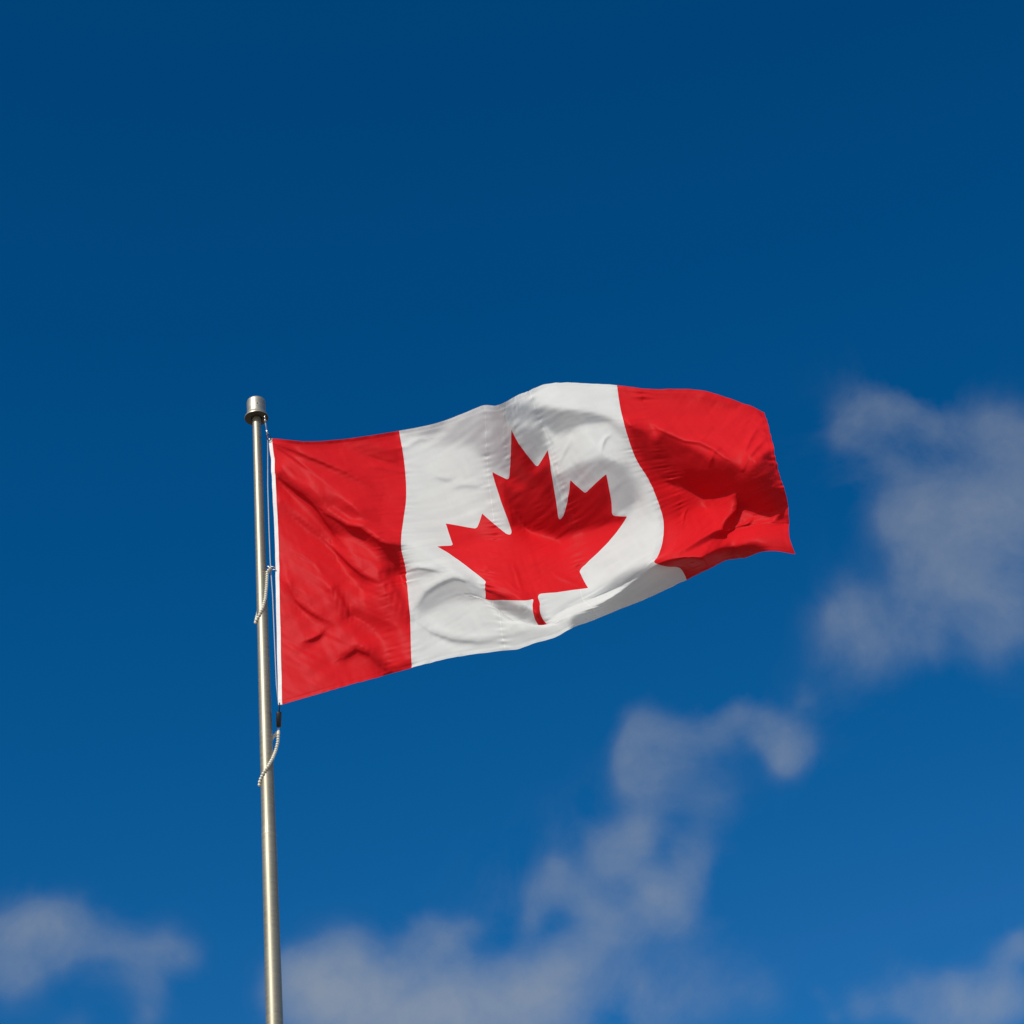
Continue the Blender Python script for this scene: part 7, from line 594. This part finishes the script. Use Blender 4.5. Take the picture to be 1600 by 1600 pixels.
# heading: a white canvas tape along the hoist
hv, hf = [], []
rows = range(0, NV, 4)
for i in rows:
    pnt = Vector(Pw[i, 0]); left = (Vector(Pw[i, 0]) - Vector(Pw[i, 20])).normalized()
    left = (left * .35 - rgt * .65).normalized(); nn = Vector(Nw[i, 0])
    e = 4.8 * M
    for a, b in ((-1.0 * M, .0022), (e, .0026), (e, -.0026), (-1.0 * M, -.0022)):
        hv.append(pnt + left * a + nn * b)
k = len(list(rows))
for i in range(k - 1):
    for j in range(4):
        hf.append((i * 4 + j, i * 4 + (j + 1) % 4, i * 4 + 4 + (j + 1) % 4, i * 4 + 4 + j))
hf.append((0, 3, 2, 1)); hf.append(tuple((k - 1) * 4 + j for j in range(4)))
link('heading', hv, hf, TAPE, flag, smooth=False)

# ------------------------------------------------------------------ halyard, hooks, slings, weight
def hz(py): return float(np.interp(py, PYS, ZS))
PYS = []; ZS = []
for i in range(0, NV, 16):
    q = Q[i, 0]; PYS.append(800 + F * q[1] / (F + q[2])); ZS.append(q[2])
def hp(px, py, dz=0): return at(px, py, hz(py) + dz)
pts = [hp(414.5, 659), hp(416, 668), hp(418.5, 690, 6), hp(418.5, 760, 8), hp(420.5, 830, 8), hp(422.5, 880, 8), hp(426, 930, 8), hp(429, 1000, 8), hp(432, 1070, 8), hp(435, 1100, 4)]
tag(MB().tube(pts, .0032, 8).build('halyard', ROPE), 'thin grey halyard line running beside the white hoist edge of the flag', 'rope')
# eye under the cap
e = tag(empty('pulley_eye', hp(414.5, 658)), 'small bright metal eye fixed under the rim of the pole cap', 'eye bolt')
MB().ball(hp(414.3, 657), .0075, 12, 8).build('eye', HOOK, e)
MB().tube([hp(413.6, 650), hp(414.3, 657)], .0035, 8).build('shank', HOOK, e)
def snap(c0, c1, label):
    s = tag(empty('snap_hook', hp(*c0)), label, 'snap hook', 'snap hooks holding the flag')
    a, b = hp(*c0, -3), hp(*c1, -3); ax = (b - a).normalized(); sid = ax.cross(fwd).normalized(); ln = (b - a).length
    MB().tube([a, a.lerp(b, .3), a.lerp(b, .42)], [.005, .0055, .003], 10).build('swivel', HOOK, s)
    loop = [a.lerp(b, .42) + sid * 0]
    for k in range(15):
        an = math.pi * (-.5 + 2 * k / 14.0); loop.append(a.lerp(b, .71) + ax * ln * .29 * math.sin(an) + sid * ln * .17 * math.cos(an))
    MB().tube(loop, .0026, 8).build('hook', BLACK if 'top' in label else HOOK, s)
    return s
snap((416.5, 672), (421, 688), 'small snap hook fastening the top corner of the flag below the cap')
snap((417.5, 885), (430, 889), 'small dark snap hook clipping the middle of the hoist edge to a beaded loop')
def sling(front, clip, label):
    s = tag(empty('beaded_loop', hp(*clip)), label, 'beaded loop', 'beaded loops round the pole')
    # front strand lies against the near side of the pole, then goes round behind and back to the clip
    path = [hp(*clip, -2)]
    for px, py in front:
        z = pole_z(py); R = pole_r(z) + .0105; dep = depth_at(z)
        cx = 800 + F * (Vector((AX, AY, z)) - EYE).dot(rgt) / (Vector((AX, AY, z)) - EYE).dot(fwd)
        x = max(-1, min(1, (px - cx) * M / R)); k = math.sqrt(max(0, 1 - x * x)) * R / M
        path.append(at(px, py, dep - k))
    px, py = front[-1]; x2, y2 = clip
    for t in (.12, .3, .5, .7, .88):
        yy = py + (y2 - py) * t; z = pole_z(yy); R = pole_r(z) + .0105; dep = depth_at(z)
        cx = 800 + F * (Vector((AX, AY, z)) - EYE).dot(rgt) / (Vector((AX, AY, z)) - EYE).dot(fwd)
        xx = cx + (-1 + 2 * t) * R / M
        path.append(at(xx, yy, dep + math.sqrt(max(0, 1 - (2 * t - 1) ** 2)) * R / M))
    path.append(hp(*clip, 3))
    # resample
    arr = np.array([[*p] for p in path]); sl = np.r_[0, np.cumsum(np.linalg.norm(np.diff(arr, axis=0), axis=1))]
    n = int(sl[-1] / .0150); tt = np.linspace(0, sl[-1], n)
    P_ = [Vector([np.interp(x, sl, arr[:, j]) for j in range(3)]) for x in tt]
    MB().tube(P_, .0030, 6).build('cord', ROPE, s)
    b = MB()
    for i, p in enumerate(P_):
        d_ = P_[min(i + 1, n - 1)] - P_[max(i - 1, 0)]
        b.ball(p, .0092, 12, 8, d_, .84)
    b.build('beads', BEAD, s)
    return s
sling([(417.5, 894), (416.5, 915), (414.5, 935), (410.5, 950), (404.5, 962), (400, 970), (399, 974)], (422, 888), 'cream beaded loop slung round the pole beside the middle of the flag')
sling([(434.8, 1147), (434, 1160), (431, 1172), (426, 1185), (419, 1197), (411, 1209), (406, 1220), (405.2, 1228)], (434.8, 1143), 'cream beaded loop slung round the pole below the flag and black weight')
w = tag(empty('counterweight', hp(435.5, 1136)), 'black cylindrical weight hanging at the bottom corner of the flag', 'weight')
a, b = hp(435.8, 1112), hp(435.4, 1136)
ax = (b - a).normalized()
MB().tube([a, a + ax * .003, b - ax * .003, b], [.011, .0142, .0142, .012], 20).build('body', BLACK, w)
MB().tube([hp(436.6, 1098, -6), hp(436.9, 1104, -6), hp(435.9, 1112, -2)], .0036, 8).build('hook', BLACK, w)
lk = MB()
for t0 in (1137.5, 1141.5):
    c = hp(435, t0 + 1.5); loop = [c + ax * .0075 * math.cos(q * math.pi / 6) + rgt * .0042 * math.sin(q * math.pi / 6) for q in range(13)]
    lk.tube(loop, .0016, 6, False)
lk.build('chain_link', HOOK, w)
